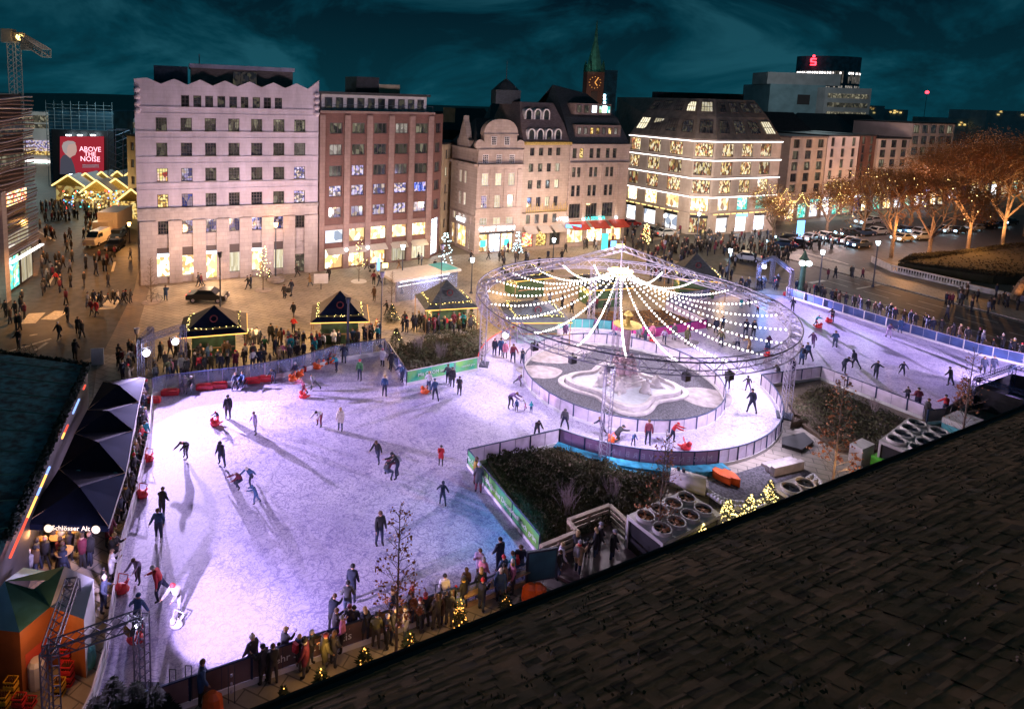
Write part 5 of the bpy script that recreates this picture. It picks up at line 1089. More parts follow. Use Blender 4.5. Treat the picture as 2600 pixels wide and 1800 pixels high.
pose('crouch',lean=35,L=(88,16,120),Rr=(60,14,105),AL=(50,15,30),AR=(50,15,30)); pose('sit',lean=6,L=(84,8,84),Rr=(82,10,86),AL=(35,8,50),AR=(35,8,50)); pose('push',lean=26,L=(16,5,20),Rr=(-14,6,22),AL=(62,6,20),AR=(62,6,20))
pose('wide',lean=12,fat=1.12,L=(8,18,10),Rr=(-4,16,14),AL=(12,13,28),AR=(-4,14,24)); pose('hold',lean=8,fat=1.05,L=(6,6,8),Rr=(-6,6,6),AL=(28,30,20),AR=(5,10,25)); pose('kneel',lean=50,L=(70,10,100),Rr=(20,10,110),AL=(60,10,10),AR=(60,10,10),head=-30)
COL={'black':(.018,.018,.022),'navy':(.016,.022,.05),'dark':(.035,.03,.035),'charcoal':(.06,.06,.07),'blue':(.03,.07,.17),'teal':(.02,.30,.36),'red':(.50,.025,.035),'wine':(.14,.02,.04),'pink':(.55,.18,.28),'white':(.62,.60,.64),'cream':(.52,.46,.38),'tan':(.34,.22,.12),'mustard':(.45,.28,.04),'green':(.04,.16,.05),'grey':(.22,.22,.25),'lilac':(.34,.26,.42),'jeans':(.05,.07,.12),'brown':(.10,.055,.03),'orange':(.62,.16,.03),'purple':(.10,.05,.14),'blond':(.42,.28,.12),'olive':(.08,.08,.035),'skin':(.48,.28,.20)}
PM={k:mat('cloth_'+k if k!='skin' else 'skin',v,.8,var=.22,scale=5) for k,v in COL.items()}
nper=0
def person(p,rot,po,top,bot,label,group=None,head=('hair','brown'),sc_=1.0,shoe='black',extra=()):
    global nper; nper+=1
    me,caps=PO[po]; o=bpy.data.objects.new('person',me); C.objects.link(o); o.location=V2(p,p.z if len(p)>2 else 0); o.rotation_euler=(0,0,R(rot-90)); s=sc_*.97; o.scale=(s*rnd.uniform(.95,1.07),s*rnd.uniform(.95,1.07),s*rnd.uniform(.96,1.03))
    for i,c in enumerate(('skin',top,bot,shoe)): o.material_slots[i].link='OBJECT'; o.material_slots[i].material=PM[c]
    for k,c in (head,)+tuple(extra):
        n_={'long_hair':'hair','beanie':'hat'}.get(k,k); h=bpy.data.objects.new(n_,caps[k]); C.objects.link(h); h.parent=o; h.material_slots[0].link='OBJECT'; h.material_slots[0].material=PM[c]
    tag(o,label,'person',group); return o
IZ=.03
def sk(u,v,po,rot,top,bot,label,head=('beanie','black'),sc_=1.0,extra=(),shoe='black',group='skaters on the ice'):
    p=G(u,v); p.z=IZ; return person(p,rot,po,top,bot,label,group,head,sc_,shoe,extra)
S_=[
(579,1064,'coat',280,'black','black','person in long black coat standing near the bright far left patch of ice',('hair','black'),1.08,()),
(553,1078,'push',240,'navy','red','child in navy jacket pushing a red penguin aid near the far left lamp',('beanie','red'),.66,()),
(648,1103,'arms',230,'lilac','grey','person in pale lilac coat gliding with both arms swung out',('hair','brown'),1,()),
(813,1082,'bend',250,'white','wine','person in pale jacket bending low beside the standing woman in the middle far ice',('hair','black'),1,()),
(864,1094,'coat',265,'cream','jeans','woman in pale jacket and jeans standing alone at the middle of the far ice',('long_hair','blond'),1.02,()),
(475,1163,'bend',250,'black','charcoal','person in open black jacket bending forward left of the wide-stance couple',('hair','brown'),1.02,(('scarf','red'),)),
(563,1184,'wide',250,'black','navy','person in dark hooded jacket standing legs apart right of the bending skater',('hood','black'),1.05,()),
(611,1243,'crouch',220,'wine','navy','person in wine jacket crouching, left one of the pair in the middle left ice',('hat','white'),1.0,()),
(636,1233,'lunge',250,'blue','navy','person in blue jacket lunging, right one of the crouching pair',('hat','cream'),.95,()),
(650,1280,'push',180,'blue','blue','child in light blue snow suit beside the crouching pair',('hood','blue'),.72,()),
(412,1315,'hold',80,'black','black','person in black jacket with back turned at the left ice edge',('hair','brown'),1.0,()),
(403,1374,'pocket',275,'blue','navy','person in blue coat and white skates facing the near left gate',('hair','brown'),1.05,(),'white'),
(958,1178,'glide',250,'black','navy','long haired person striding left above the backpack pair',('long_hair','brown'),1.0,()),
(982,1222,'crouch',60,'wine','jeans','person squatting with dark rucksack, left one of the backpack pair',('hair','brown'),1.05,(('backpack','charcoal'),)),
(1009,1216,'lean',200,'black','navy','person leaning over with a grey rucksack, right one of the backpack pair',('hair','black'),1.08,(('backpack','grey'),)),
(1119,1183,'phone',265,'red','charcoal','child in red jacket standing in front of the frosted corner board',('beanie','charcoal'),.80,()),
(1123,1284,'arms',85,'navy','jeans','child in navy jacket with elbows lifted left of the green board corner',('hood','navy'),.84,()),
(963,1386,'stand',300,'black','navy','tall bearded man in black standing left of the small leafy tree',('hair','brown'),1.12,()),
(1214,1253,'coat',90,'charcoal','wine','woman in charcoal coat with white fur hat leaning by the green board corner',('hat','white'),1.08,()),
(1206,1228,'pocket',0,'mustard','wine','woman in mustard jacket at the very corner of the green board',('long_hair','brown'),1.04,()),
(407,1526,'glide',190,'red','navy','person in raspberry red coat skating near the left board',('beanie','white'),1.12,()),
(452,1560,'push',260,'white','grey','person in fluffy white jacket and red bobble hat pushing a pale seal aid',('hat','red'),1.1,()),
(893,1530,'stand',80,'navy','navy','tall slim person in navy with back turned near the lower board',('beanie','black'),1.1,()),
(882,1572,'pocket',95,'charcoal','jeans','person in charcoal jacket with back turned right at the lower board',('hair','black'),1.05,()),
(842,1612,'lean',80,'navy','black','person ducking behind the lower brown board with only head and shoulders out',('hair','brown'),1.0,()),
(976,1009,'stand',95,'blue','navy','tall person in blue gliding upright before the far hedge corner',('hair','blond'),1.05,()),
(1104,1018,'glide',100,'blue','navy','person in blue with red skates left of the pair in black by the green banner',('beanie','blue'),1.0,()),
(1088,1000,'hold',80,'white','jeans','person in white jacket and jeans with an orange aid below the green banner',('hair','blond'),1.02,()),
(1166,1004,'phone',260,'black','black','small person in black standing right of the pair below the green banner',('hair','black'),.92,()),
(1137,975,'pocket',250,'charcoal','navy','person in charcoal, left one of the pair below the green banner',('hair','brown'),.98,()),
(1148,983,'coat',255,'black','navy','person in black coat, right one of the pair below the green banner',('hair','black'),1.02,()),
(771,1006,'push',200,'pink','wine','person in pink top pushing a red aid in the far middle of the left rink',('hair','blond'),.95,()),
(798,992,'lunge',160,'grey','charcoal','person in grey lunging right of the pink skater',('beanie','black'),.9,()),
(913,967,'stand',260,'green','navy','tall person in green top and red cap before the far glass board',('beanie','red'),1.05,()),
(855,944,'lean',230,'teal','navy','person in teal bending beside the far glass board',('hair','brown'),.95,()),
(971,931,'coat',255,'white','navy','person in white jacket with red skates by the far rink corner',('beanie','pink'),.98,()),
(992,943,'glide',70,'black','black','person in black holding on at the sloping glass board',('hair','black'),1.0,()),
(1021,970,'lean',230,'blue','navy','person in blue leaning on the post where the green banner starts',('beanie','white'),.98,()),
(873,924,'pocket',95,'navy','jeans','person in navy with back turned at the far glass board',('hair','brown'),1.05,()),
(696,974,'bend',260,'navy','navy','person in navy bending to a child by the red bumpers',('hair','brown'),1.0,()),
(750,958,'sit',260,'navy','grey','person sitting on a bench with orange seals at the far wall',('hat','white'),.98,()),
(598,986,'sit',280,'navy','black','person sitting in front of the far wall left of the wheelchair',('hair','brown'),1.0,()),
(813,924,'sit',260,'charcoal','black','seated person at far boards, left one of two with orange seals',('hair','black'),.95,()),
(835,922,'sit',250,'wine','black','seated person at far boards, right one of two with orange seals',('hair','brown'),.95,()),
(470,993,'sit',260,'white','grey','person in white sitting on the far left bumper',('hat','white'),1.0,()),
(487,996,'sit',265,'black','charcoal','person in black sitting beside the white one on the far left bumper',('beanie','grey'),1.0,()),
(1255,903,'coat',265,'navy','navy','leftmost of the chain of skaters holding hands on the round track',('hair','brown'),.98,(('scarf','pink'),)),
(1271,905,'coat',250,'blue','navy','second skater of the chain holding hands on the round track',('hair','black'),1.0,()),
(1282,910,'coat',270,'pink','charcoal','pale pink coated skater in the chain on the round track',('hood','white'),.9,()),
(1302,921,'hold',265,'wine','navy','long dark haired skater reaching out at the right end of the chain',('long_hair','brown'),1.05,()),
(1325,924,'phone',300,'navy','black','child with lifted hands beside the island fence on the round track',('beanie','blue'),.80,()),
(1316,981,'lunge',300,'purple','charcoal','child in purple tumbling forward on the bright spot of the track',('hair','brown'),.75,()),
(1293,1037,'bend',330,'purple','black','adult in dark purple bending over three toddlers',('hair','brown'),1.08,()),
(1311,1046,'stand',250,'blue','navy','toddler in blue snow suit under the bending adult',('hood','blue'),.55,()),
(1333,1041,'push',200,'white','pink','toddler in white with animal ear hat beside the bending adult',('hat','white'),.55,()),
(1348,1050,'pocket',90,'teal','blue','toddler in teal snow suit rightmost of the three toddlers',('hood','teal'),.52,()),
(1433,1089,'wide',250,'charcoal','navy','skater in charcoal hood behind the peak of the frosted corner board',('hood','charcoal'),.92,()),
(1362,1112,'lean',280,'black','navy','skater bending low behind the frosted board left of the corner post',('beanie','black'),.9,()),
(1528,1116,'glide',190,'navy','navy','skater in navy partly behind the front lattice mast',('hair','brown'),1.0,()),
(1564,1124,'kneel',20,'black','black','person on hands and knees with an orange aid before the mauve board',('hair','black'),1.0,()),
(1644,1130,'stand',260,'wine','navy','person in wine red coat gliding behind the mauve board',('hair','brown'),1.05,()),
(1706,1124,'push',330,'red','navy','person in red pushing a sledge seat on the near track',('beanie','red'),.98,()),
(1607,1133,'lean',270,'blue','navy','child half hidden behind the mauve mirror-written board',('beanie','blue'),.6,()),
(1846,989,'pocket',85,'black','navy','man in black seen from behind at the right gap of the island fence',('hair','black'),1.05,()),
(1898,994,'arms',90,'black','purple','child with both arms spread on the right side of the track',('hood','black'),.78,()),
(1908,1051,'wide',85,'navy','navy','man in navy jacket walking away on the right side of the track',('hair','black'),1.12,()),
(1376,836,'pocket',90,'black','navy','dark clad skater at the back of the track under the bulb strings',('hair','brown'),.98,()),
(1407,838,'hold',260,'navy','black','skater leading a child at the back left of the round track',('hair','brown'),.95,()),
(1434,861,'coat',270,'purple','navy','blurred skater in purple behind the front of the island fence',('hair','brown'),1.0,()),
(1513,848,'glide',80,'purple','navy','blurred skater in purple at the back of the track under the teal banner',('beanie','black'),1.0,()),
(1564,867,'crouch',200,'blue','navy','skater squatting left of the fountain column',('beanie','navy'),.9,()),
(1620,866,'coat',260,'grey','charcoal','person in grey coat right of the gilded bowl',('hair','brown'),1.1,()),
(1636,875,'lean',30,'black','navy','long haired person in black right of the gilded bowl',('long_hair','black'),1.05,()),
(1655,863,'coat',260,'pink','lilac','person in pink before the magenta banner board',('long_hair','blond'),1.0,()),
(1710,864,'coat',260,'charcoal','grey','person in charcoal in the middle of the magenta banner board',('hat','pink'),.98,()),
(1686,875,'glide',240,'lilac','navy','blurred skater in lilac below the left end of the magenta banner',('hair','brown'),1.0,()),
(1743,877,'coat',260,'olive','black','long haired person in olive standing right of the magenta banner',('long_hair','blond'),1.02,()),
(1817,847,'coat',240,'navy','navy','woman in navy left of the twin figures under the bulb string',('long_hair','brown'),1.0,()),
(1834,842,'pocket',240,'blue','charcoal','person in blue just behind the woman in navy',('hair','brown'),.95,()),
(1830,880,'arms',220,'olive','navy','skater in olive gliding with arms back under the bulb strings',('hair','brown'),1.0,()),
(1871,891,'arms',250,'grey','navy','skater in grey coat with arms spread in front of the twin figures',('hair','brown'),.98,()),
(1892,853,'coat',265,'navy','jeans','left one of two women in navy side by side on the right-hand rink',('long_hair','brown'),1.05,()),
(1912,856,'coat',265,'navy','navy','right one of two women in navy side by side on the right-hand rink',('long_hair','brown'),1.05,()),
(1902,896,'lean',150,'tan','tan','person in tan coat bent over with arm stretched left',('hair','brown'),1.0,()),
(1949,889,'push',250,'purple','blue','adult in purple pushing a child aid inside the right end of the ring',('beanie','black'),.95,()),
(1946,900,'stand',250,'blue','blue','child in pale blue in front of the adult in purple',('hood','blue'),.6,()),
(1881,784,'stand',265,'teal','teal','child in teal near the far glass board of the right-hand rink',('hood','teal'),.72,()),
(1900,780,'glide',250,'navy','navy','skater in navy beside the teal child at the far glass board',('hair','black'),.95,()),
(1923,798,'push',230,'red','charcoal','child in red skating below the far right part of the ring',('hair','brown'),.8,()),
(2011,793,'pocket',60,'navy','black','person in black seen over the right shoulder of the ring',('hair','black'),1.0,()),
(2071,828,'push',340,'teal','navy','child in teal pushing a red sledge on the right-hand rink',('beanie','red'),.75,()),
(2034,928,'coat',90,'blue','navy','tall person in blue at left of the group behind the frosted corner',('hair','black'),1.12,(('backpack','navy'),)),
(2051,917,'glide',85,'blue','navy','person in blue gliding away right of the group behind the corner',('hair','brown'),1.0,()),
(2012,955,'pocket',85,'navy','navy','person in navy leaning on the frosted board by the right mast',('hair','brown'),.95,()),
(1975,965,'lean',200,'black','black','person looking over the board left of the right mast',('hair','brown'),.9,()),
(2063,883,'glide',220,'purple','purple','blurred skater in purple and grey left of the lone man in blue',('beanie','grey'),1.0,()),
(2112,819,'push',220,'black','navy','dark clad adult with a red sledge at the street side boards',('hair','black'),1.0,()),
(2119,884,'pocket',85,'blue','jeans','lone man in blue jacket and jeans in the middle of the right-hand rink',('hair','brown'),1.05,()),
(2169,937,'glide',100,'navy','navy','skater in navy stepping left above the frosted board',('hood','navy'),1.0,()),
(2139,949,'bend',20,'navy','navy','skater in navy bent double above the frosted board',('hair','black'),1.05,()),
(2222,962,'lunge',40,'navy','navy','skater in navy leaning far into a glide over the frosted board',('beanie','navy'),1.0,()),
(2290,954,'arms',250,'navy','navy','child with arms out skating alone in the right part of the rink',('beanie','navy'),.8,()),
(2411,980,'arms',120,'black','navy','skater in black with an arm stretched left near the leafless tree',('hair','black'),1.0,()),
(2494,951,'coat',255,'navy','black','left one of the couple near the street side end of the rink',('long_hair','brown'),1.02,()),
(2519,950,'coat',250,'navy','charcoal','right one of the couple near the street side end of the rink',('hat','charcoal'),1.0,()),
(2255,858,'lean',250,'purple','lilac','blurred skater in purple leaning on the blue street side banners',('hair','brown'),1.0,()),
(2284,846,'stand',250,'blue','blue','person in light blue leaning on the blue street side banners',('hair','brown'),.98,()),
(2398,1058,'hold',85,'red','navy','person in red and black jacket holding on by the dark gate board',('beanie','black'),1.02,()),
(2350,1070,'pocket',350,'black','black','person in black slipping through the gate in the near boards',('hair','brown'),1.05,()),
(2328,1040,'pocket',85,'wine','navy','person in wine red jacket behind the frosted near board',('hair','black'),1.05,()),
(2302,1022,'pocket',80,'charcoal','navy','child behind the frosted near board beside the wine red jacket',('hat','charcoal'),.75,()),
(372,1600,'stand',270,'lilac','grey','person in pale lilac leaning against the left board by the red seal',('hood','white'),1.05,()) if False else
(352,1480,'lean',260,'lilac','charcoal','person in pale lilac stooping at the left board by the red seal',('hair','brown'),.95,()),
(350,1606,'arms',90,'blue','navy','person in blue raising an arm behind the beam of the near left gate',('beanie','blue'),1.05,()),
]
for r_ in S_:
    u,v,po,rot,top,bot,lab,hd_,s_,ex=r_[:10]; sk(u,v,po,rot,top,bot,lab,hd_,s_,ex,shoe=r_[10] if len(r_)>10 else 'black')
# skating aids, seals and sledges
def seal(u,v,rot,m,label,s_=1.0):
    p=G(u,v,IZ); t=thing('skating_aid',p,label,'skating aid','plastic skating aids'); a=R(rot); d=Vector((math.cos(a),math.sin(a),0)); b=MB()
    b.lathe(p,[(.02,0),(.26*s_,.03),(.30*s_,.16),(.22*s_,.30),(.13*s_,.40)],12,1.3,.9); b.lathe(p+d*.22*s_+Vector((0,0,.3)),[(.10*s_,0),(.16*s_,.1),(.15*s_,.22),(.02,.32)],10); b.tube(p-d*.25+Vector((0,0,.15)),p-d*.55+Vector((0,0,.22)),.11*s_,.04,6); b.build('body',t,M[m],True)
    n_=Vector((-d.y,d.x,0)); b=MB(); b.tube(p+n_*.2+Vector((0,0,.3)),p+n_*.24-d*.2+Vector((0,0,.75*s_)),.025); b.tube(p-n_*.2+Vector((0,0,.3)),p-n_*.24-d*.2+Vector((0,0,.75*s_)),.025); b.tube(p+n_*.24-d*.2+Vector((0,0,.75*s_)),p-n_*.24-d*.2+Vector((0,0,.75*s_)),.025); b.build('handle',t,M[m])
for a_ in ((546,1080,200,'red','red penguin aid pushed by the child at the far left',.9),(375,1060,90,'red','red seal aid at the left board, upper of two',1.1) if False else (376,1170,260,'red','red seal aid at the left board, upper of two',.95),(360,1262,260,'red','red seal aid at the left board, lower of two',.95),(308,1502,260,'red','red seal aid parked near the lower left crowd',1.0),(345,1628,260,'red','red seal aid under the beam of the near left gate',1.0),(447,1592,250,'white','pale seal aid before the red bobble hat',.8),(770,1010,180,'red','red aid before the skater in pink',.9),(744,967,200,'orange','orange seal left of the seated person at the far wall',1),(760,955,20,'orange','orange seal right of the seated person at the far wall',1),(805,936,200,'orange','orange seal standing alone at the far boards',1.0),(823,925,250,'orange','orange seal left of the seated pair at the far boards',1),(842,922,250,'orange','orange seal right of the seated pair at the far boards',1),(1078,998,180,'orange','orange aid beside the person in jeans under the green banner',.9),(1552,1122,180,'orange','orange aid before the kneeling person on the round track',.8),(1741,1140,340,'red','red sledge seat pushed along the near track',1.0),(2078,832,340,'red','red sledge pushed by the child in teal',1),(2104,818,200,'red','red sledge at the street side boards',1),(1655,872,260,'red','small red aid right of the gilded bowl',.8),(1948,905,260,'red','pale red aid inside the right end of the ring',.9)): seal(*a_)
# wheelchair
p=G(616,983); t=thing('wheelchair',p,'wheelchair standing in front of the red bumpers','wheelchair')
for s_ in (-.3,.3):
    b=MB()
    for k in range(16): a0,a1=2*math.pi*k/16,2*math.pi*(k+1)/16; b.tube(p+Vector((.3*math.cos(a0),s_,.32+.3*math.sin(a0))),p+Vector((.3*math.cos(a1),s_,.32+.3*math.sin(a1))),.02)
    b.build('wheel',t,M['steel'])
b=MB(); b.box(p+Vector((0,0,.5)),.45,.5,.06); b.build('seat',t,M['navy']); b=MB(); b.box(p+Vector((-.22,0,.8)),.05,.5,.5); b.build('backrest',t,M['navy']); b=MB(); b.tube(p+Vector((.2,0,.5)),p+Vector((.45,0,.1)),.03); b.build('footrest',t,M['steel'])
person(G(616,983,.12),265,'sit','blue','navy','person in blue sitting in the wheelchair','skaters on the ice',('hair','brown'),.98)
# ---- crowds ----
TOPS=['black']*6+['navy']*5+['charcoal']*4+['dark']*3+['brown']*2+['wine','red','grey','blue','olive','cream','white','purple','pink','tan','teal','green']
BOTS=['black','navy','jeans','charcoal','dark']; HDS=[('hair','black'),('hair','brown'),('long_hair','brown'),('long_hair','blond'),('beanie','black'),('beanie','grey'),('hat','red'),('hat','cream'),('hood','black'),('beanie','wine'),('hair','blond')]
CN={'black':'black','navy':'navy','charcoal':'charcoal','dark':'dark','brown':'brown','wine':'wine','red':'red','grey':'grey','blue':'blue','olive':'olive','cream':'cream','white':'white','purple':'purple','pink':'pink','tan':'tan','teal':'teal','green':'green'}
HN={'hair':'bare head','long_hair':'long hair','beanie':'knitted cap','hat':'bobble hat','hood':'hood'}
def crowd(poly,n,depth,face,where,group,poses=('coat','pocket','stand','phone','coat'),jit=12,sc_=1.0,tops=TOPS,order='left'):
    P_=[V2(q) for q in poly]; ls=[(b-a).length for a,b in zip(P_,P_[1:])]; tot=sum(ls); items=[]
    for i in range(n):
        s_=tot*(i+.5+rnd.uniform(-.35,.35))/n; j=0
        while s_>ls[j] and j<len(ls)-1: s_-=ls[j]; j+=1
        d=(P_[j+1]-P_[j]).normalized(); nn=Vector((-d.y,d.x,0)); q=P_[j]+d*s_+nn*rnd.uniform(*depth)
        items.append((q,rnd.choice(poses),rnd.choice(tops),rnd.choice(BOTS),rnd.choice(HDS),(face+rnd.gauss(0,jit*2))%360))
    def U(q): r=q-CAM; return CCX+CF*r.dot(RT)/r.dot(FW)
    items.sort(key=lambda t:U(t[0]))
    for i,(q,po,tp,bt,hd,fc_) in enumerate(items):
        kid=rnd.random()<.12; s=sc_*(.68 if kid else rnd.uniform(.93,1.07))
        lab='%s in %s, %s, %s, %s from left'%('child' if kid else 'person',CN[tp],HN[hd[0]],where,ordn(i+1))
        person(q,fc_,po,tp,bt,lab,group,hd,s,'black',((('scarf',rnd.choice(['red','cream','grey','mustard','blue','white'])),) if rnd.random()<.3 else ())+((('backpack',rnd.choice(['black','navy','red','grey'])),) if rnd.random()<.14 else ()))
W_=('walk','walkcoat','walk','stand','coat')
crowd(px((410,968),(600,948),(741,925),(851,893),(970,878)),32,(.2,.9),-80,'front row at the far glass board','crowd behind the far glass board')
crowd(px((500,945),(640,925),(760,905),(850,880)),20,(.2,1.8),-70,'back row at the far glass board','crowd behind the far glass board',jit=40)
crowd(px((372,1015),(366,1120),(335,1255),(298,1390),(262,1560)),24,(-.5,.1),10,'between the parasols and the left board','crowd along the left board')
crowd(px((1340,1510),(1154,1590),(933,1668),(640,1785)),38,(-1.2,-.05),100,'behind the lower board','crowd behind the lower board',jit=35)
crowd(px((2010,740),(2249,812),(2481,880),(2600,915)),38,(.15,.9),-100,'behind the blue street side banners','crowd behind the blue banners',jit=25,tops=['black','navy','charcoal','dark','black','brown','black'])
crowd(px((1870,745),(1940,738),(2000,735)),10,(-.2,1.6),-90,'under the far right lattice gate','crowd under the far right gate',tops=['black','navy','dark'])
crowd(px((1015,838),(1090,850),(1200,845)),24,(-.6,1.6),180,'before the right-hand green stall','crowd before the stalls',jit=50)
crowd(px((925,860),(965,862)),8,(-.5,1.2),180,'at the corner of the middle green stall','crowd before the stalls',jit=50)
crowd(px((620,870),(690,880),(760,900)),16,(-.5,1.6),0,'between left and middle green stalls','crowd before the stalls',jit=50)
crowd(px((300,925),(350,960),(360,985)),9,(-1.2,1.6),-60,'left of the far left lattice gate','crowd by the far left gate',jit=50)
crowd(px((1395,1470),(1420,1450),(1470,1440),(1560,1415)),9,(-.6,.6),90,'inside the wooden ramp by the hedge bed','people on the wooden ramp',jit=60)
for u,v,po,rot,tp,bt,lab,hd,s in (
 (421,764,'phone',100,'blue','jeans','man in blue jacket filming alone before the mauve office corner',('hair','brown'),1),
 (505,727,'walkcoat',190,'charcoal','black','person in charcoal walking past the second shop window of the mauve office',('hair','brown'),1),
 (512,729,'walk',190,'wine','navy','person in wine red walking beside the charcoal one at the mauve office',('hair','black'),1),
 (630,735,'walk',200,'black','navy','left one of the dark pair right of the small lit tree',('hair','black'),1),
 (637,733,'coat',200,'navy','black','right one of the dark pair right of the small lit tree',('beanie','black'),1),
 (683,714,'walk',10,'black','black','person in black striding past the sodium lamp post',('hair','brown'),1),
 (755,703,'walk',200,'dark','dark','person in dark walking at the wooden door of the mauve office',('hair','brown'),1),
 (787,728,'walkcoat',190,'tan','jeans','person in tan coat striding left across the pale plaza',('hair','brown'),1),
 (835,712,'walkcoat',260,'black','black','person in black right of the small white info board',('hair','black'),1),
 (932,685,'walkcoat',0,'brown','black','person in brown pushing the pram before the brown block',('hair','brown'),1),
 (949,723,'pocket',260,'wine','black','man in wine red jacket standing before the flag signs',('hair','brown'),1.02),
 (964,726,'walk',190,'navy','jeans','person in navy beside the wine red man',('beanie','blue'),1),
 (1013,686,'walk',180,'brown','tan','person in brown hurrying past the fourth shop of the brown block',('hair','brown'),.98),
 (1063,671,'coat',200,'black','black','left one of the couple before the last shop of the brown block',('hair','black'),1),
 (1070,675,'pocket',200,'grey','jeans','right one of the couple before the last shop of the brown block',('hair','grey') if False else ('hair','brown'),1),
 (1104,690,'coat',260,'black','black','person in black behind the white glass pavilion roof',('hair','brown'),1),
 (1195,664,'walk',20,'dark','navy','person in dark passing the corner of the baroque building',('hair','brown'),1),
 (1240,660,'walk',20,'brown','black','person in brown walking at the white lit shop door',('hair','brown'),1),
 (1275,657,'walk',200,'black','navy','person in black in front of the white lit shop door',('hair','brown'),1),
 (1335,662,'walk',200,'black','navy','person in black striding by the lit tree at the beige house',('hair','black'),1),
 (1426,663,'coat',100,'black','black','person in black with arms lifted before the beige house',('hair','brown'),1),
 (745,805,'walkcoat',260,'black','charcoal','person in black left of the middle stall roof',('hair','brown'),1),
 (740,745,'walk',260,'navy','jeans','person in navy behind the middle stall',('hair','brown'),1),
 (722,758,'coat',250,'dark','navy','person in dark with a pram left of the middle stall',('hair','brown'),1),
 (745,846,'pocket',80,'red','navy','person in red jacket standing left of the middle stall',('hair','brown'),1.0),
 (950,765,'coat',250,'brown','black','person in brown right of the middle stall roof',('hair','brown'),1),
 (982,800,'walk',200,'black','charcoal','person in black left of the lit fir tree',('hair','black'),1),
 (70,860,'walk',80,'black','black','left one of the two dark figures near the slatted building',('hair','black'),1.05) if False else (15,806,'coat',260,'black','black','left one of two dark figures at the very left street edge',('hair','black'),1.05),
 (40,806,'coat',260,'black','black','right one of two dark figures at the very left street edge',('hair','black'),1.05),
 (172,818,'coat',250,'black','black','lone dark figure on the zebra stripes of the left street',('hair','black'),1.05),
 (48,888,'pocket',260,'black','charcoal','person in black beside the bicycle on the left street',('hair','black'),1.1),
 (150,862,'walk',260,'black','navy','person in black walking towards the tarp roof on the left street',('beanie','white'),1.05),
 (198,850,'coat',90,'black','black','person in black in the middle of the brown street paving',('hair','brown'),1.05),
 (232,800,'walkcoat',250,'wine','black','person in wine red in the pair on the street paving',('hair','brown'),1.02),
 (245,803,'walkcoat',250,'red','black','person in red in the pair on the street paving',('hair','black'),1.02),
 (113,742,'coat',260,'black','black','dark figure before the slatted building near its lit base',('hair','black'),1.02),
 (143,722,'walk',260,'red','black','person in red jacket on the left street',('hair','black'),1.0),
 (191,913,'coat',90,'black','black','dark figure by the end of the tarp roof',('hood','black'),1.1),
 (512,1786,'coat',20,'blue','black','tall person in blue jacket with rucksack at the lower board',('hair','brown'),1.12),
 (1318,1467,'pocket',275,'navy','jeans','man in navy jacket and jeans standing alone on the ice by the green board end',('hair','brown'),1.05),
 (1268,1452,'coat',120,'navy','navy','person in navy coat at the ice exit left of the lone man',('hair','black'),1.05),
 (1217,1470,'phone',250,'lilac','brown','person holding a phone at the ice exit',('hair','brown'),1.0),
): person(G(u,v),rot,po,tp,bt,lab,'people walking over the square',hd,s)
crowd(px((215,780),(300,770),(340,765)),10,(-.8,.8),0,'queue across the left street','people on the left street',poses=W_)
crowd(px((180,560),(240,555)),1,(-.5,.5),0,'on the left street by the van','people on the left street',poses=W_)
print('persons',nper)
# far crowds that read as one mass
def farcrowd(name,label,zones,seed):
    r=random.Random(seed); b=MB(); 
    for (u0,v0,u1,v1,n) in zones:
        for _ in range(n):
            p=G(r.uniform(u0,u1),r.uniform(v0,v1)); h=r.uniform(1.5,1.82); a=r.uniform(0,6.3); w_=.24
            b.use(PM[r.choice(['black','black','dark','navy','charcoal','brown','black','dark','wine','grey'])])
            b.lathe(p+Vector((0,0,.45*h)),[(w_*.75,-.02),(w_*.85,.1*h),(w_,.34*h),(.08,.40*h)],6,1,.7)
            b.use(PM[r.choice(['black','navy','dark'])])
            d=Vector((math.cos(a),math.sin(a),0))*r.uniform(.05,.3)
            b.tube(p+Vector((0,0,.5*h))+d*.2,p+d,.10,.06,5); b.tube(p+Vector((0,0,.5*h))-d*.2,p-d,.10,.06,5)
            b.use(PM[r.choice(['black','brown','skin','skin','dark','cream'])]); b.ball(p+Vector((0,0,.925*h)),.115,6,4,1.15)
    o_=b.build(name,smooth=True); tag(o_,label,'crowd',kind='stuff')
farcrowd('crowd','dense dark crowd of shoppers before the strip-lit store and along the plane trees',[(1600,575,1780,660,80),(1640,640,1760,720,45),(1760,600,1960,650,80),(1850,640,2000,680,30),(1960,600,2160,640,35),(1480,585,1600,640,26),(1240,640,1440,700,14),(2080,700,2200,720,5),(2390,735,2600,810,26),(1700,690,1870,740,22)],3)
farcrowd('crowd','dark crowd in front of the christmas market huts on the left street',[(100,520,330,565,95),(95,560,250,640,24),(80,650,340,740,26),(100,640,180,760,12),(0,760,330,880,8)],4)
farcrowd('crowd','drinkers crowded among tables under the parasols and by the orange hut',[(15,1370,240,1470,34),(300,900,360,960,10),(380,900,520,955,24),(1350,775,1560,800,10)],5)
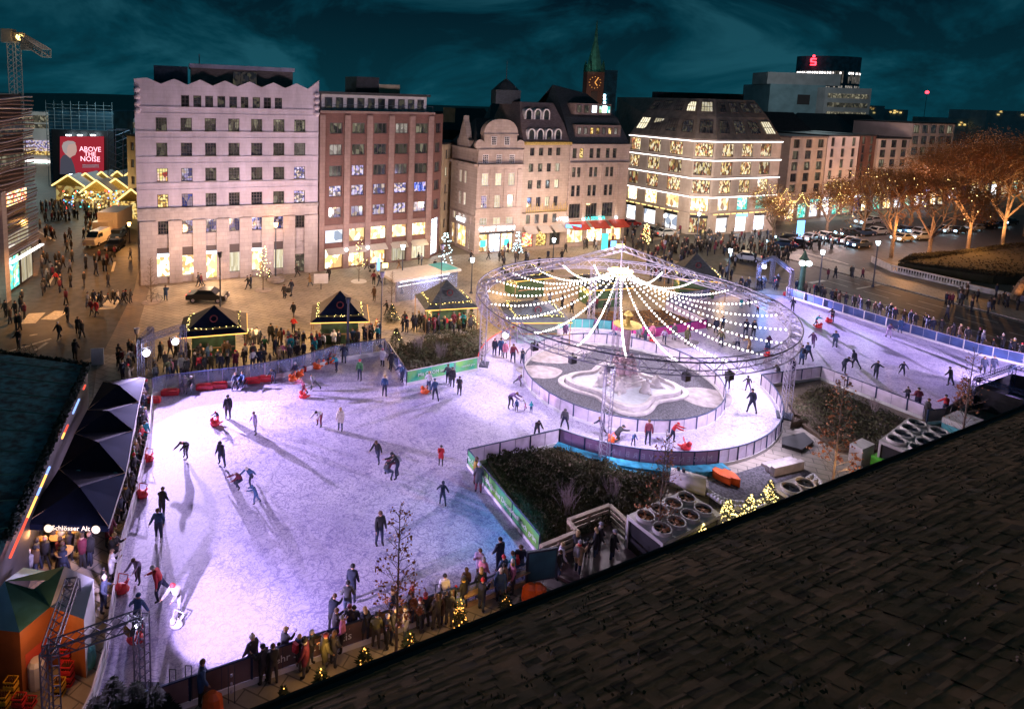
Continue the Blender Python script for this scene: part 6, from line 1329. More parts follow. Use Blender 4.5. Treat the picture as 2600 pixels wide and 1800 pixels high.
# ---------------- vegetation ----------------
def leafcloud(mb,c,r,n,size,rr):
    for _ in range(n):
        d=Vector((rr.gauss(0,1),rr.gauss(0,1),rr.gauss(0,1))); d=d.normalized()*(rr.random()**.5); p=Vector(c)+Vector((d.x*r[0],d.y*r[1],d.z*r[2]))
        a=Vector((rr.gauss(0,1),rr.gauss(0,1),rr.gauss(0,1))).normalized(); b_=a.orthogonal().normalized(); s=size*rr.uniform(.6,1.3)
        mb.face([p-a*s,p+b_*s*.6,p+a*s,p-b_*s*.6])
def limbs(mb,p,d,l,r,depth,rr,tips,spread=.6,up=.15):
    q=p+d*l; mb.tube(p,q,r,r*.66,5 if r>.04 else 3,cap=False)
    if depth==0: tips.append(q); return
    for k in range(rr.choice((2,3)) if depth>1 else 3):
        nd=(d+Vector((rr.gauss(0,spread),rr.gauss(0,spread),rr.gauss(up,spread*.6)))).normalized(); limbs(mb,q,nd,l*rr.uniform(.62,.85),r*.62,depth-1,rr,tips,spread,up)
def tree(p,h,name,label,seed,leaf=None,nleaf=0,ls=.12,group=None,r=.12,depth=4,bark='bark',spread=.55,lights=None,nl=0,trunkf=.3,cl=1.1):
    rr=random.Random(seed); t=thing(name,p,label,'tree',group); b=MB(); tips=[]; th=h*trunkf; b.tube(p,p+Vector((0,0,th)),r,r*.75,7); 
    for k in range(rr.choice((4,5))):
        a=rr.uniform(0,6.28); limbs(b,p+Vector((0,0,th*rr.uniform(.8,1.0))),Vector((math.cos(a)*spread,math.sin(a)*spread,1)).normalized(),(h-th)*.30,r*.6,depth-1,rr,tips,spread*.8)
    limbs(b,p+Vector((0,0,th)),Vector((0,0,1)),(h-th)*.32,r*.7,depth-1,rr,tips,spread*.7); b.build('trunk',t,M[bark])
    if leaf:
        c=MB(); n=max(1,nleaf//max(1,len(tips)))
        for q in tips: leafcloud(c,q,(cl*h/9,cl*h/9,cl*.7*h/9),n,ls,rr)
        c.build('crown',t,M[leaf])
    if lights:
        c=MB(); 
        for _ in range(nl): q=rr.choice(tips)+Vector((rr.gauss(0,.3),rr.gauss(0,.3),rr.gauss(0,.3))); c.box(q,.075,.075,.075)
        c.build('fairy_lights',t,M[lights])
    return t
def sapling(p,h,label,seed,leaf='leaf_b',n=500,lowdense=0,ls=.07,lights=None,nl=0,bark='bark',group='young trees round the rink'):
    # slender street tree: one straight stem, short side twigs all the way up
    rr=random.Random(seed); t=thing('young_tree',p,label,'tree',group); b=MB(); b.tube(p,p+Vector((0,0,h)),.055*h/6+.01,.012,6); tips=[]
    for k in range(46):
        z=h*(.22+.76*k/46); a=k*2.4; l=h*.17*(1.15-z/h)+.12; d=Vector((math.cos(a),math.sin(a),.75)).normalized(); q=p+Vector((0,0,z)); e=q+d*l; b.tube(q,e,.016,.006,3,cap=False)
        for j in range(3): u=(d+Vector((rr.gauss(0,.5),rr.gauss(0,.5),rr.gauss(.2,.4)))).normalized(); q2=q.lerp(e,rr.uniform(.3,.9)); b.tube(q2,q2+u*l*.5,.009,.004,3,cap=False); tips.append(q2+u*l*.5)
        tips.append(e)
    b.build('trunk',t,M[bark])
    if n:
        c=MB()
        for _ in range(n):
            q=tips[min(len(tips)-1,int(len(tips)*(rr.random()**(1+lowdense))))]; leafcloud(c,q,(.16,.16,.16),1,ls,rr)
        c.build('crown',t,M[leaf])
    if lights:
        c=MB()
        for _ in range(nl): q=rr.choice(tips); c.box(q+Vector((rr.gauss(0,.1),rr.gauss(0,.1),0)),.075,.075,.075)
        c.build('fairy_lights',t,M[lights])
    return t
def hedge(pts,h,label,seed,n,name='hedge_bed',ls=.09,m='leaf_d'):
    t=thing(name,pts[0],label,'plant bed'); b=MB(); cx=sum((q for q in pts),Vector())/len(pts); b.prism([q.lerp(cx,.01) for q in pts],0,.25); b.build('soil',t,M['earth'])
    rr=random.Random(seed); xs=[q.x for q in pts]; ys=[q.y for q in pts]
    def inside(x,y):
        c=False; n_=len(pts)
        for i in range(n_):
            a,b_=pts[i],pts[i-1]
            if (a.y>y)!=(b_.y>y) and x<(b_.x-a.x)*(y-a.y)/(b_.y-a.y)+a.x: c=not c
        return c
    b=MB(); k=0; tries=0
    while k<n and tries<n*6:
        tries+=1; x=rr.uniform(min(xs),max(xs)); y=rr.uniform(min(ys),max(ys))
        if not inside(x,y): continue
        k+=1; hh=h*(.8+.3*math.sin(x*2.1+seed)*math.cos(y*1.7)+.18*math.sin(x*5.3+y*4.1))*rr.uniform(.7,1.12); p=Vector((x,y,.2+hh*rr.random()**.35))
        a=Vector((rr.gauss(0,1),rr.gauss(0,1),rr.gauss(.9,.7))).normalized(); b_=a.orthogonal().normalized(); s=ls*rr.uniform(.6,1.4); b.face([p-a*s,p+b_*s*.5,p+a*s,p-b_*s*.5])
    b.build('foliage',t,M[m])
    return t
hedge(px((998,905),(1085,870),(1222,850),(1226,918),(1045,955)),.9,'dark hedge bed behind the green banner, beside the ring left mast',1,6500)
hedge(px((1228,1165),(1415,1150),(1570,1205),(1700,1222),(1640,1300),(1420,1400),(1378,1398)),.5,'dark hedge bed between the green board and the chillers',2,14000)
hedge(px((2090,985),(2335,1095),(2260,1150),(2130,1150),(2035,1085),(2000,1030)),.55,'ragged green and brown plant bed behind the right lattice mast',3,6500,ls=.08)
hedge(px((1620,795),(1688,792),(1775,828),(1665,848),(1575,835),(1500,800)),.25,'brown lawn bed behind the fountain inside the ring view',4,2500,m='leaf_o')
lw=px((2278,688),(2310,668),(2440,657),(2600,634),(2900,600),(3100,690),(2700,730),(2520,722),(2390,704)); t=thing('park_hedge',lw[0],'broad dark clipped park hedge right of the balustrade','plant bed'); b=MB(); b.prism(lw,0,1.2); b.build('core',t,M['lawn']); b=MB(); rr=random.Random(8)
for _ in range(9000):
    i=rr.randrange(len(lw)-2)+1; q=lw[0].lerp(lw[i],0); u,v,w_=rr.random(),rr.random(),0
    if u+v>1: u,v=1-u,1-v
    p_=lw[0]+(lw[i]-lw[0])*u+(lw[i+1]-lw[0])*v+Vector((0,0,1.2+rr.uniform(0,.35))); a=Vector((rr.gauss(0,1),rr.gauss(0,1),rr.gauss(.5,.7))).normalized(); c_=a.orthogonal(); b.face([p_-a*.14,p_+c_*.08,p_+a*.14,p_-c_*.08])
b.build('foliage',t,M['lawn'])
# pale bare shrubs in the beds
for i,(u,v,h,l) in enumerate(((1440,1320,2.6,'pale leafless shrub in the hedge bed by the near green board'),(1062,905,2.2,'pale leafless shrub in the far hedge bed'),(1118,925,2.4,'thin leafless tree in the far hedge bed'),(2218,1060,1.8,'small twiggy shrub at the frosted board of the ragged bed'),(1555,1280,1.8,'low leafless shrub in the right part of the hedge bed'))):
    p=G(u,v); rr=random.Random(50+i); t=thing('bare_shrub',p,l,'shrub','pale bare shrubs in the plant beds'); b=MB()
    for k in range(26): a=rr.uniform(0,6.28); limbs(b,p+Vector((rr.gauss(0,.12),rr.gauss(0,.12),.2)),Vector((math.cos(a)*.28,math.sin(a)*.28,1)).normalized(),h*rr.uniform(.22,.36),.014,2,rr,[],.22)
    b.build('twigs',t,M['grey_twig'])
sapling(G(1005,1672),Zat(G(1005,1672),1285),'slender young tree with rusty leaves at the lower board',11,n=560,lowdense=2.2,ls=.075)
sapling(G(2108,1275),Zat(G(2108,1275),960),'young tree full of orange brown leaves beside the white chillers',12,n=700,lowdense=.8,ls=.08)
sapling(G(2432,1185),Zat(G(2432,1185),885),'slim young tree with few leaves before the dark gate board',13,n=120,ls=.07)
sapling(G(1666,1420),Zat(G(1666,1420),1100),'young tree with withered leaves growing behind the fan chiller',14,n=260,ls=.07,lowdense=1)
sapling(G(1688,1262),Zat(G(1688,1262),1118),'thin bare twig tree before the frosted round board',15,n=20)
sapling(G(2440,1060),3.2,'low brown shrub tree behind the dark gate board',16,n=420,ls=.09)
# pavement trees with lights
for i,(u,v,vt,li,nl,l) in enumerate(((668,737,628,'warmb',46,'small tree with warm lights before the mauve office'),(911,715,612,'warmb',26,'small bare tree with few warm lights before the brown block'),(1127,720,590,'coolb',60,'small tree with cool lights at the corner of the brown block'),(1313,665,590,'coolb',60,'small tree with cool lights before the beige house'),(1638,640,570,'warmb',60,'small tree with lights before the strip-lit store'),(384,768,655,None,0,'bare little tree with a bicycle before the mauve office'),(994,770,690,None,0,'bare little tree between the flag signs and the pavilion'))):
    p=G(u,v); sapling(p,Zat(p,vt),l,30+i,n=0,lights=li,nl=nl,group='small trees on the pavement')
    b=MB(); b.lathe(p,[(1.0,.006),(1.0,.03),(.2,.05)],20); tag(b.build('tree_grate',m=M['white'] if i==1 else M['stoned']),'round grate under the '+l,'tree grate','round tree grates on the pavement')
# plane trees
UPL=[]
for i,(u,v,vt,n,l,li) in enumerate(((2357,656,420,2600,'big orange lit plane tree with pale forked trunk','warmb'),(2456,640,330,3200,'tall orange lit plane tree right of the forked one',None),(2543,632,310,3400,'rightmost tall orange lit plane tree',None),(2262,654,425,1900,'dark trunked plane tree by the street lamp','warmb'),(2098,596,455,1100,'round crowned tree with light chains before the pale houses','yelb'),(1962,612,468,900,'slim tree with yellow light chains at the end of the strip-lit store','yelb'),(2190,600,430,1400,'plane tree before the dark red house','yelb'),(2310,585,400,2000,'plane tree in the second row behind the forked one',None),(2420,580,370,2200,'plane tree in the second row behind the tall one',None),(2600,600,300,2600,'plane tree cut by the right edge of the picture',None),(2520,575,350,2200,'hindmost plane tree near the right edge',None))):
    p=G(u,v); h=Zat(p,vt); tree(p,h,'plane_tree',l,70+i,'leaf_o',n*7,.115,'trees along the park street',(.30),5,'palebark' if i<4 else 'bark',.75,li,110 if li=='yelb' else 30,.26,1.15)
for i,(u,v) in enumerate(((2328,668),(2369,661),(2424,650),(2461,646),(2515,638),(2549,634),(2594,628),(2300,672))):
    p=G(u,v); t=thing('ground_uplight',p,'orange ground uplight, %s from the left along the park hedge'%ordn(i+1),'uplight','orange ground lights along the park hedge'); b=MB(); b.lathe(p,[(.16,0),(.16,.25),(.1,.3)],8); b.build('housing',t,M['black']); b=MB(); b.ball(p+Vector((0,0,.42)),.22,8,6); b.build('lens',t,M['sodium'])
    if i%2==0 or i==7: lamp('uplight_glow','SPOT',p+Vector((0,-.4,.7)),13000,(1,.48,.16),.3,p+Vector((0,6,9)),120)
lamp('park_glow','POINT',GZ(2450,655,5),2600,ORA,.5); lamp('park_glow','POINT',GZ(2300,660,5),2000,ORA,.5)
# light chains over the street by the trees
for i,(a,c) in enumerate((((1955,470),(2075,500)),((2080,500),(2230,470)),((2230,470),(2330,450)))):
    A=AT(*a,112);B_=AT(*c,118); t=thing('light_chain',A,'yellow light chain spanning between the street trees, %s from the left'%ordn(i+1),'light chain','yellow light chains in the street trees'); b=MB()
    for k in range(60): q=A.lerp(B_,k/59)-Vector((0,0,2.2*math.sin(math.pi*(k%20)/20))); b.box(q,.09,.09,.09)
    b.build('bulbs',t,M['yelb']); b=MB()
    for k in range(59): b.tube(A.lerp(B_,k/59)-Vector((0,0,2.2*math.sin(math.pi*(k%20)/20))),A.lerp(B_,(k+1)/59)-Vector((0,0,2.2*math.sin(math.pi*((k+1)%20)/20))),.015,n=3,cap=False)
    b.build('cable',t,M['steel'])
# ---------------- stalls ----------------
def stall(u,v,ua,va,w,label,rot,m1='slate',m2='navy',eave=2.5,seed=0,front='hutg',garl='yelb'):
    c=G(u,v); za=Zat(c,va); t=thing('market_stall',c,label,'market stall','dark roofed market stalls'); d=Vector((math.cos(rot),math.sin(rot),0)); n=Vector((-d.y,d.x,0)); hw=w/2
    b=MB(); b.obox(c+Vector((0,0,eave/2)),d,n,(0,0,1),w*.72,w*.62,eave); b.build('wall',t,M[front])
    e=[c+d*x*hw*1.12+n*y*hw+Vector((0,0,eave)) for x,y in ((-1,-1),(1,-1),(1,1),(-1,1))]; ap=c+Vector((0,0,za)); q=[c+d*x*hw*.86+n*y*hw*.76+Vector((0,0,eave+.32)) for x,y in ((-1,-1),(1,-1),(1,1),(-1,1))]
    for i in range(4):
        b=MB(); b.face([e[i],e[(i+1)%4],q[(i+1)%4],q[i]]); b.face([q[i],q[(i+1)%4],ap]); b.build('roof_panel',t,M[m2] if i==0 else M[m1])
        b=MB(); A,B_=q[i],q[(i+1)%4]; rr=random.Random(seed+i)
        for k in range(34): p=A.lerp(B_,k/33)+Vector((rr.gauss(0,.05),rr.gauss(0,.05),.08+rr.gauss(0,.04))); b.box(p,.06,.06,.06)
        b.build('fairy_lights',t,M[garl])
        b=MB(); 
        for k in range(12): b.tube(A.lerp(B_,k/12)+Vector((0,0,.06)),A.lerp(B_,(k+1)/12)+Vector((0,0,.06)),.09,n=5)
        b.build('garland',t,M['leaf_d'])
    for i in (0,1): b=MB(); b.tube(e[i]-Vector((0,0,.06)),e[(i+1)%4]-Vector((0,0,.06)),.045); b.build('amber_strip',t,M['amber'])
    b=MB(); A=(q[0]+q[1])/2; 
    wc=A.lerp(ap,.5)-n*.42
    for k in range(12): a0=2*math.pi*k/12; a1=a0+2*math.pi/12; b.tube(wc+d*.3*math.cos(a0)+Vector((0,0,.3*math.sin(a0))),wc+d*.3*math.cos(a1)+Vector((0,0,.3*math.sin(a1))),.06,n=4)
    b.build('wreath',t,M['wine_w'])
    for s_ in (-1,1): b=MB(); b.obox(c+d*s_*w*.365+Vector((0,0,1.75)),d,n,(0,0,1),.04,w*.5,.9); b.build('serving_hatch',t,M['p_warm'])
    for k in range(4): b=MB(); b.tube(V2(e[k],0).lerp(c,.04),e[k].lerp(c+Vector((0,0,eave)),.04),.05); b.build('post',t,M['wood'])
    b=MB(); b.obox(c-n*w*.32+Vector((0,0,1.0)),d,n,(0,0,1),w*.7,.08,.12); b.build('counter',t,M['wood'])
    for s_ in (-1,1): lamp('stall_glow','POINT',c+d*s_*w*.62+Vector((0,0,2.0)),240,(1,.58,.22),.25)
    lamp('stall_glow','POINT',c-n*w*.7+Vector((0,0,2.1)),60,(1,.62,.24),.25)
M['wine_w']=mat('wreath_red',(.10,.012,.02),.8,var=.4,scale=9)
stall(545,892,530,775,5.0,'green market stall with plank roof behind the far left gate',.30,m1='plank',m2='navy',seed=1)
stall(862,858,849,738,4.8,'green market stall with wreath in the middle of the far plaza',.15,m1='plank',m2='navy',seed=2)
stall(1130,822,1123,710,5.0,'green market stall with dark pyramid roof left of the ring',.25,seed=3,m2='slate')
stall(1760,745,1740,642,5.6,'dark roofed stall with mixed lights behind the right of the ring',-.2,seed=4,m2='slate')
stall(1352,855,1345,762,5.4,'blue grey walled stall behind the back of the round track',.1,seed=5,m2='slate',front='farw')
stall(1520,770,1500,700,5.0,'stall with yellow eave lights seen through the ring',.3,seed=6,m2='slate')
stall(1330,745,1325,680,5.0,'rearmost stall with yellow strip seen through the left of the ring',.4,seed=7,m2='slate')
# pavilion with glass roof
A=G(1005,770);B_=G(1160,740); d=(B_-A).normalized(); n=Vector((-d.y,d.x,0)); t=thing('glass_pavilion',A,'long white lit glass pavilion over the underground stairs','pavilion'); L_=(B_-A).length; zt=Zat(A,712)
b=MB(); b.obox(A+d*L_/2+n*1.6+Vector((0,0,zt)),d,n,(0,0,1),L_+.8,3.6,.28); b.build('roof',t,M['white_t'])
for k in range(5):
    for s_ in (.1,3.1): b=MB(); b.tube(A+d*L_*k/4+n*s_,A+d*L_*k/4+n*s_+Vector((0,0,zt)),.06); b.build('post',t,M['alu'])
b=MB(); b.obox(A+d*L_/2+Vector((0,0,zt*.5)),d,n,(0,0,1),L_,.05,zt*.92); b.build('glass_wall',t,M['glass']); b=MB(); b.obox(A+d*L_+n*1.6+Vector((0,0,zt*.5)),d,n,(0,0,1),.05,3.2,zt*.92); b.build('glass_wall',t,M['glass'])
for z_,o_ in ((zt-.25,-.12),(zt-.9,.3)): b=MB(); b.obox(A+d*L_*.45+n*o_+Vector((0,0,z_)),d,n,(0,0,1),L_*.8,.06,.10); b.build('light_strip',t,M['strip'])
b=MB(); b.obox(A+d*(L_-1.0)+n*1.6+Vector((0,0,zt+.17)),d,n,(0,0,1),2.2,3.2,.05); b.build('blue_glass',t,M['tealp'])
lamp('pavilion_glow','AREA',A+d*L_/2+n*.5+Vector((0,0,zt-.4)),160,WHI,3,A+d*L_/2+n*.5)
# lamps and poles
def slamp(u,v,vt,label,kind='lampw',E=0,col=(.8,.95,1),r=.09,group='street lamps',name='street_lamp'):
    p=G(u,v); h=Zat(p,vt); t=thing(name,p,label,'street lamp',group); b=MB(); b.tube(p,p+Vector((0,0,h-.5)),r,r*.7,8); b.lathe(p,[(.2,0),(.2,.1),(r,.3)],8); b.build('pole',t,M['steel'])
    b=MB(); b.lathe(p+Vector((0,0,h-.55)),[(.16,0),(.26,.5),(.05,.55)],10); b.build('lamp_head',t,M[kind])
    if E: lamp('lamp_glow','POINT',p+Vector((0,0,h+.25)),E,col,.25)
slamp(2216,728,612,'tall grey street lamp beside the park balustrade',E=350)
slamp(2078,740,636,'tall grey street lamp right of the street clock',E=350)
slamp(1847,715,632,'grey street lamp behind the far boards of the ring view',E=300)
slamp(1196,745,655,'slim street lamp between the pavilion and the ring',E=300,col=(1,.86,.62))
slamp(1020,745,622,'slim street lamp before the awnings of the brown block',E=260,col=(1,.86,.62))
slamp(1402,690,605,'slim dark street lamp before the beige house',E=200,col=(1,.80,.55))
slamp(1768,625,540,'thin street lamp at the door of the strip-lit store',E=350,col=(1,.86,.62))
slamp(1684,610,545,'thin street lamp left of the store door',E=0)
slamp(700,710,566,'sodium lamp on a slim mast before the mauve office',kind='sodium',E=260,col=ORA)
slamp(329,618,565,'sodium street lamp by the white truck',kind='sodium',E=1300,col=ORA)
slamp(560,830,640,'slim bare mast behind the left stall',kind='steel',E=0)
slamp(882,905,755,'blue grey mast in front of the middle stall',kind='steel',E=0,r=.14)
slamp(966,880,690,'pale flag pole at the middle stall',kind='alu',E=0,r=.06)
slamp(1115,848,620,'pale flag pole by the right-hand green stall',kind='alu',E=0,r=.06)
slamp(349,905,832,'short pale post left of the far left gate',kind='alu',E=0)
slamp(1681,700,610,'thin pale pole right of the ring apex',kind='alu',E=0,r=.05)
p=G(2033,745); t=thing('street_clock',p,'dark green street clock with two lit round faces','street clock'); h=Zat(p,650); b=MB(); b.lathe(p,[(.55,0),(.45,.4),(.34,1.0),(.30,h*.7),(.42,h*.75)],10); b.build('column',t,M['hutg']); b=MB(); b.lathe(p+Vector((0,0,h*.9)),[(.6,0),(.35,.4),(.05,1.2)],8); b.build('roof',t,M['hutg'])
for s_ in (-.42,.42): b=MB(); b.ball(p+Vector((s_,-.35,h*.82)),.36,12,8); b.build('clock_face',t,M['signw'])
# warm pools of light over the far pavement (points without lamp posts)
for u,v,E in ((470,745,260),(610,760,260),(900,740,260),(1120,760,320),(1300,700,420),(1470,660,420),(1660,650,300),(1880,640,160),(700,800,200),(1000,820,180)):
    lamp('lamp_glow','POINT',GZ(u,v,5.5),E*3.6,WARM,.5)
for u,v,E in ((130,770,2600),(230,680,2000),(170,600,1700),(60,700,700),(345,790,600)): lamp('lamp_glow','SPOT',GZ(u,v,8),E*1.3,ORA,.5,GZ(u,v-2,0),132)
lamp('market_glow','POINT',GZ(240,545,5),1500,(1,.7,.3),1.0)
lamp('shop_glow','AREA',pinkf.w(9,3,-.8),300,WARM,3,pinkf.w(9,0,-6))
for u,v,E in ((1090,655,500),(1240,650,600),(1500,630,600),(1690,600,700),(1880,600,700)): lamp('shop_glow','POINT',GZ(u,v,3.0)+Vector((0,-2.5,0)),E*.4,(1,.78,.48),.8)
for u,v,E in ((2150,640,300),(2300,620,300)): lamp('street_fill','POINT',GZ(u,v,7),E,(.7,.85,1),.5)
for u,v,z,E in ((2030,604,5,2200),(2120,596,4.5,1500),(2240,580,11,2200),(2340,574,12,2800)): lamp('street_fill','POINT',GZ(u,v+12,z),E,PNK,.8)  # added pink points that brighten the far row of houses
# ---------------- signs and small things on the plaza ----------------
def sign(u,v,vt,w,h,m,label,name='info_sign'):
    p=G(u,v); z=Zat(p,vt); t=thing(name,p,label,'sign'); b=MB(); b.tube(p,p+Vector((0,0,z)),.05); b.build('post',t,M['steel']); b=MB(); b.box(p+Vector((0,-.05,z-h/2)),w,.08,h,.2); b.build('panel',t,M[m])
sign(815,735,695,1.7,1.2,'white','small white info board left of the middle stall')
sign(977,722,668,.7,.6,'yelb','yellow shop flag on a slim post before the brown block'); sign(960,715,655,.35,1.6,'signb','thin blue lit banner on a post before the brown block')
sign(1533,650,593,1.0,2.6,'signt','tall teal lit advertising column above the ring','advertising_column'); sign(1556,640,612,.9,.9,'signb','blue underground sign above the ring'); sign(1574,640,620,1.3,.6,'yelb','yellow lit sign above the ring')
sign(2029,612,560,1.5,2.8,'signb','blue lit advertising column below the plane trees','advertising_column')
sign(249,925,884,1.0,1.6,'paler','pale city poster stand at the end of the tarp roof','poster_stand')
for i,(u,v) in enumerate(((449,715),(509,712),(568,708),(625,702))):
    p=G(u,v); b=MB(); b.lathe(p,[(.16,0),(.14,.1),(.05,.12)],8); 
    for k in range(4): b.use(M['white'] if k%2 else M['red']); b.box(p+Vector((0,0,.25+.2*k)),.3,.08,.2)
    o_=b.build('warning_post'); tag(o_,'red white striped warning post, %s from the left before the mauve office'%ordn(i+1),'warning post','striped posts before the mauve office')
p=G(700,716); b=MB(); b.lathe(p,[(.2,0),(1.0,.1),(1.05,.45),(.3,.55)],18); 
t=b.build('planter',m=M['stoned']); tag(t,'round grey planter at the foot of the sodium mast','planter')
# pram
for u,v,l in ((945,690,'dark pram pushed before the brown block'),(732,752,'dark pram left of the middle stall')):
    p=G(u,v); t=thing('pram',p,l,'pram'); b=MB(); b.lathe(p+Vector((0,0,.45)),[(.2,0),(.32,.2),(.3,.45),(.1,.55)],10,1.3,.8); b.build('basket',t,M['black']); b=MB(); [b.lathe(p+Vector((x,y,0)),[(.12,0.02),(.12,.2)],8,1,.3) for x in (-.3,.3) for y in (-.2,.2)]; b.build('wheels',t,M['rubber']); b=MB(); b.tube(p+Vector((-.3,0,.6)),p+Vector((-.7,0,1.0)),.02); b.build('handle',t,M['steel'])
# bicycles
def bike(u,v,rot,l):
    p=G(u,v); t=thing('bicycle',p,l,'bicycle','bicycles'); d=Vector((math.cos(rot),math.sin(rot),0))
    for s_ in (-.5,.5):
        b=MB()
        for k in range(14): a0,a1=2*math.pi*k/14,2*math.pi*(k+1)/14; b.tube(p+d*(s_+.33*math.cos(a0))+Vector((0,0,.34+.33*math.sin(a0))),p+d*(s_+.33*math.cos(a1))+Vector((0,0,.34+.33*math.sin(a1))),.02)
        b.build('wheel',t,M['rubber'])
    b=MB(); q=[p+d*x+Vector((0,0,z)) for x,z in ((-.5,.34),(-.15,.8),(.4,.85),(-.05,.34),(.5,.34),(.38,1.0))]
    for i,j in ((0,1),(1,2),(2,3),(3,0),(1,3),(2,4),(2,5)): b.tube(q[i],q[j],.02)
    b.build('frame',t,M['steel']); b=MB(); b.box(q[1]+Vector((0,0,.12)),.25,.14,.06,rot); b.build('saddle',t,M['black']); b=MB(); n_=Vector((-d.y,d.x,0)); b.tube(q[5]-n_*.28,q[5]+n_*.28,.018); b.build('handlebar',t,M['steel'])
bike(392,765,.2,'bicycle leaning at the bare little tree before the mauve office'); bike(68,900,.5,'bicycle lying on the left street edge')
# ---------------- vehicles ----------------
def make_car(name,label,col,loc,rz,group,van=False,lights=True):
    t=thing(name,loc,label,'car' if not van else 'van',group); t.rotation_euler=(0,0,rz)
    def bl(b,nm,m,sm=False,par=None):
        o_=bpy.data.objects.new(nm,b.mesh(nm,smooth=sm)); o_.data.materials.clear(); o_.data.materials.append(m); C.objects.link(o_); o_.parent=par or t; return o_
    prof=[(-2.15,.35),(-2.15,.85),(-1.9,.95),(-1.35,1.0),(-.8,1.42),(.5,1.45),(1.15,1.0),(1.95,.85),(2.15,.6),(2.15,.35)] if not van else [(-2.5,.35),(-2.5,2.1),(1.0,2.15),(1.7,1.4),(2.4,1.15),(2.5,.7),(2.5,.35)]
    b=MB(); n_=len(prof); w_=.88
    for y in (-1,1):
        pts=[(x,y*(w_-(.16 if z>1.05 else 0)),z) for x,z in prof]; b.face(pts if y>0 else pts[::-1])
    for i in range(n_): 
        A,B=prof[i],prof[(i+1)%n_]; ya=w_-(.16 if A[1]>1.05 else 0); yb=w_-(.16 if B[1]>1.05 else 0)
        b.face([(A[0],-ya,A[1]),(B[0],-yb,B[1]),(B[0],yb,B[1]),(A[0],ya,A[1])])
    bl(b,'body',col)
    b=MB(); 
    if not van:
        for y in (-1,1): b.face([(x,y*(.90-.13*(z>1.1)),z) for x,z in ((-1.2,1.04),(-.75,1.36),(.45,1.38),(.95,1.04))])
        b.face([(1.17,-.7,1.02),(1.17,.7,1.02),(.56,.62,1.42),(.56,-.62,1.42)]); b.face([(-1.38,-.7,1.04),(-1.38,.7,1.04),(-.85,.62,1.40),(-.85,-.62,1.40)])
    else: b.face([(1.09,-.75,2.08),(1.09,.75,2.08),(1.73,.75,1.42),(1.73,-.75,1.42)]); [b.face([(x,y*.90,z) for x,z in ((.2,1.3),(.2,1.9),(1.0,1.9),(1.5,1.35))]) for y in (-1,1)]
    bl(b,'window',M['glassd'])
    for x in (-1.35,1.35):
        for y in (-.82,.82):
            b=MB(); b.tube((x,y-.1,.33),(x,y+.1,.33),.33,n=12); w2=bl(b,'wheel',M['rubber']); b=MB(); b.tube((x,y+(.105 if y>0 else -.105),.33),(x,y+(.12 if y>0 else -.12),.33),.18,n=8); bl(b,'rim',M['alu'],par=w2)
    ex=2.16 if not van else 2.51; bx=-2.16 if not van else -2.51
    for y in (-.62,.62):
        b=MB(); b.box((ex,y,.68),.06,.44,.28); bl(b,'headlight',M['head'] if lights else M['alu']); b=MB(); b.box((bx,y,.78),.05,.3,.16); bl(b,'tail_light',M['tail'])
    return t
M['glassd']=mat('car_glass',(.015,.018,.022),.08)
cc=[mat('car_paint_'+n_,c_,.3,.3) for n_,c_ in (('black',(.02,.02,.025)),('silver',(.35,.35,.37)),('white',(.55,.55,.55)),('blue',(.03,.06,.14)),('red',(.25,.02,.02)),('taxi',(.52,.46,.33)))]
cn=['black','silver grey','white','dark blue','dark red','cream taxi']
protos=[make_car('parked_car','x',cc[0],G(2040,612),2.9,'cars on the park street')]
GR='cars on the park street'
def hue(i): return cc[i]
cars=[(2058,612,1),(2095,608,2),(2150,600,0),(2190,598,3),(2165,622,1),(2130,616,0),(2180,628,3),(2225,595,2),(2265,592,0),(2298,592,3),(2335,596,1),(2370,592,0),(2400,590,2),(2290,612,5),(2335,608,2),(2430,592,0),(2470,586,1),(2500,580,0),(2530,577,3),(2195,570,2),(2215,566,1),(2560,570,0),(2020,625,0),(1985,628,3),(2000,612,0)]
first=protos[0]; pos_l=[]
for i,(u,v,ci) in enumerate(cars):
    rz=3.5+rnd.uniform(-.15,.15) if u>2050 else 2.9
    t=first if i==0 else linkcopy(first,G(u,v),rz)
    if i==0: t.location=G(u,v); t.rotation_euler=(0,0,rz)
    for c in t.children:
        if c.name.startswith('body'): c.material_slots[0].link='OBJECT'; c.material_slots[0].material=cc[ci]
    pos_l.append((u,v,ci,t))
pos_l.sort(key=lambda a:a[0])
for i,(u,v,ci,t) in enumerate(pos_l): t['label']='%s car with bright headlights on the park street, %s from the left'%(cn[ci],ordn(i+1)); t['category']='car'; t['group']=GR
for u,v,ci,rz,l,nm in ((1893,662,2,2.7,'white car with red tail lights driving behind the far right gate','car'),(528,764,0,.05,'black police car parked behind the left stall','car'),(293,632,0,4.9,'black car in front of the white truck','car'),(298,606,3,4.9,'dark car squeezed beside the white truck','car'),(1597,575,4,.3,'red tail lit car left of the strip-lit store','car'),(1665,595,0,.3,'dark car before the left wing of the strip-lit store','car'),(1690,600,1,.3,'silver car before the left wing of the strip-lit store','car')):
    t=linkcopy(first,G(u,v),rz); t['label']=l; t['category']='car'; t['group']='other cars round the square'; t.name='car'
    for c in t.children:
        if c.name.startswith('body'): c.material_slots[0].link='OBJECT'; c.material_slots[0].material=cc[ci]
        if c.name.startswith('headlight') and u not in (1893,): c.data=c.data.copy(); c.data.materials[0]=M['alu']
make_car('delivery_van','white delivery van beside the box truck on the left street',M['truck'],G(248,620),4.75,'vans and trucks on the left street',True,False)
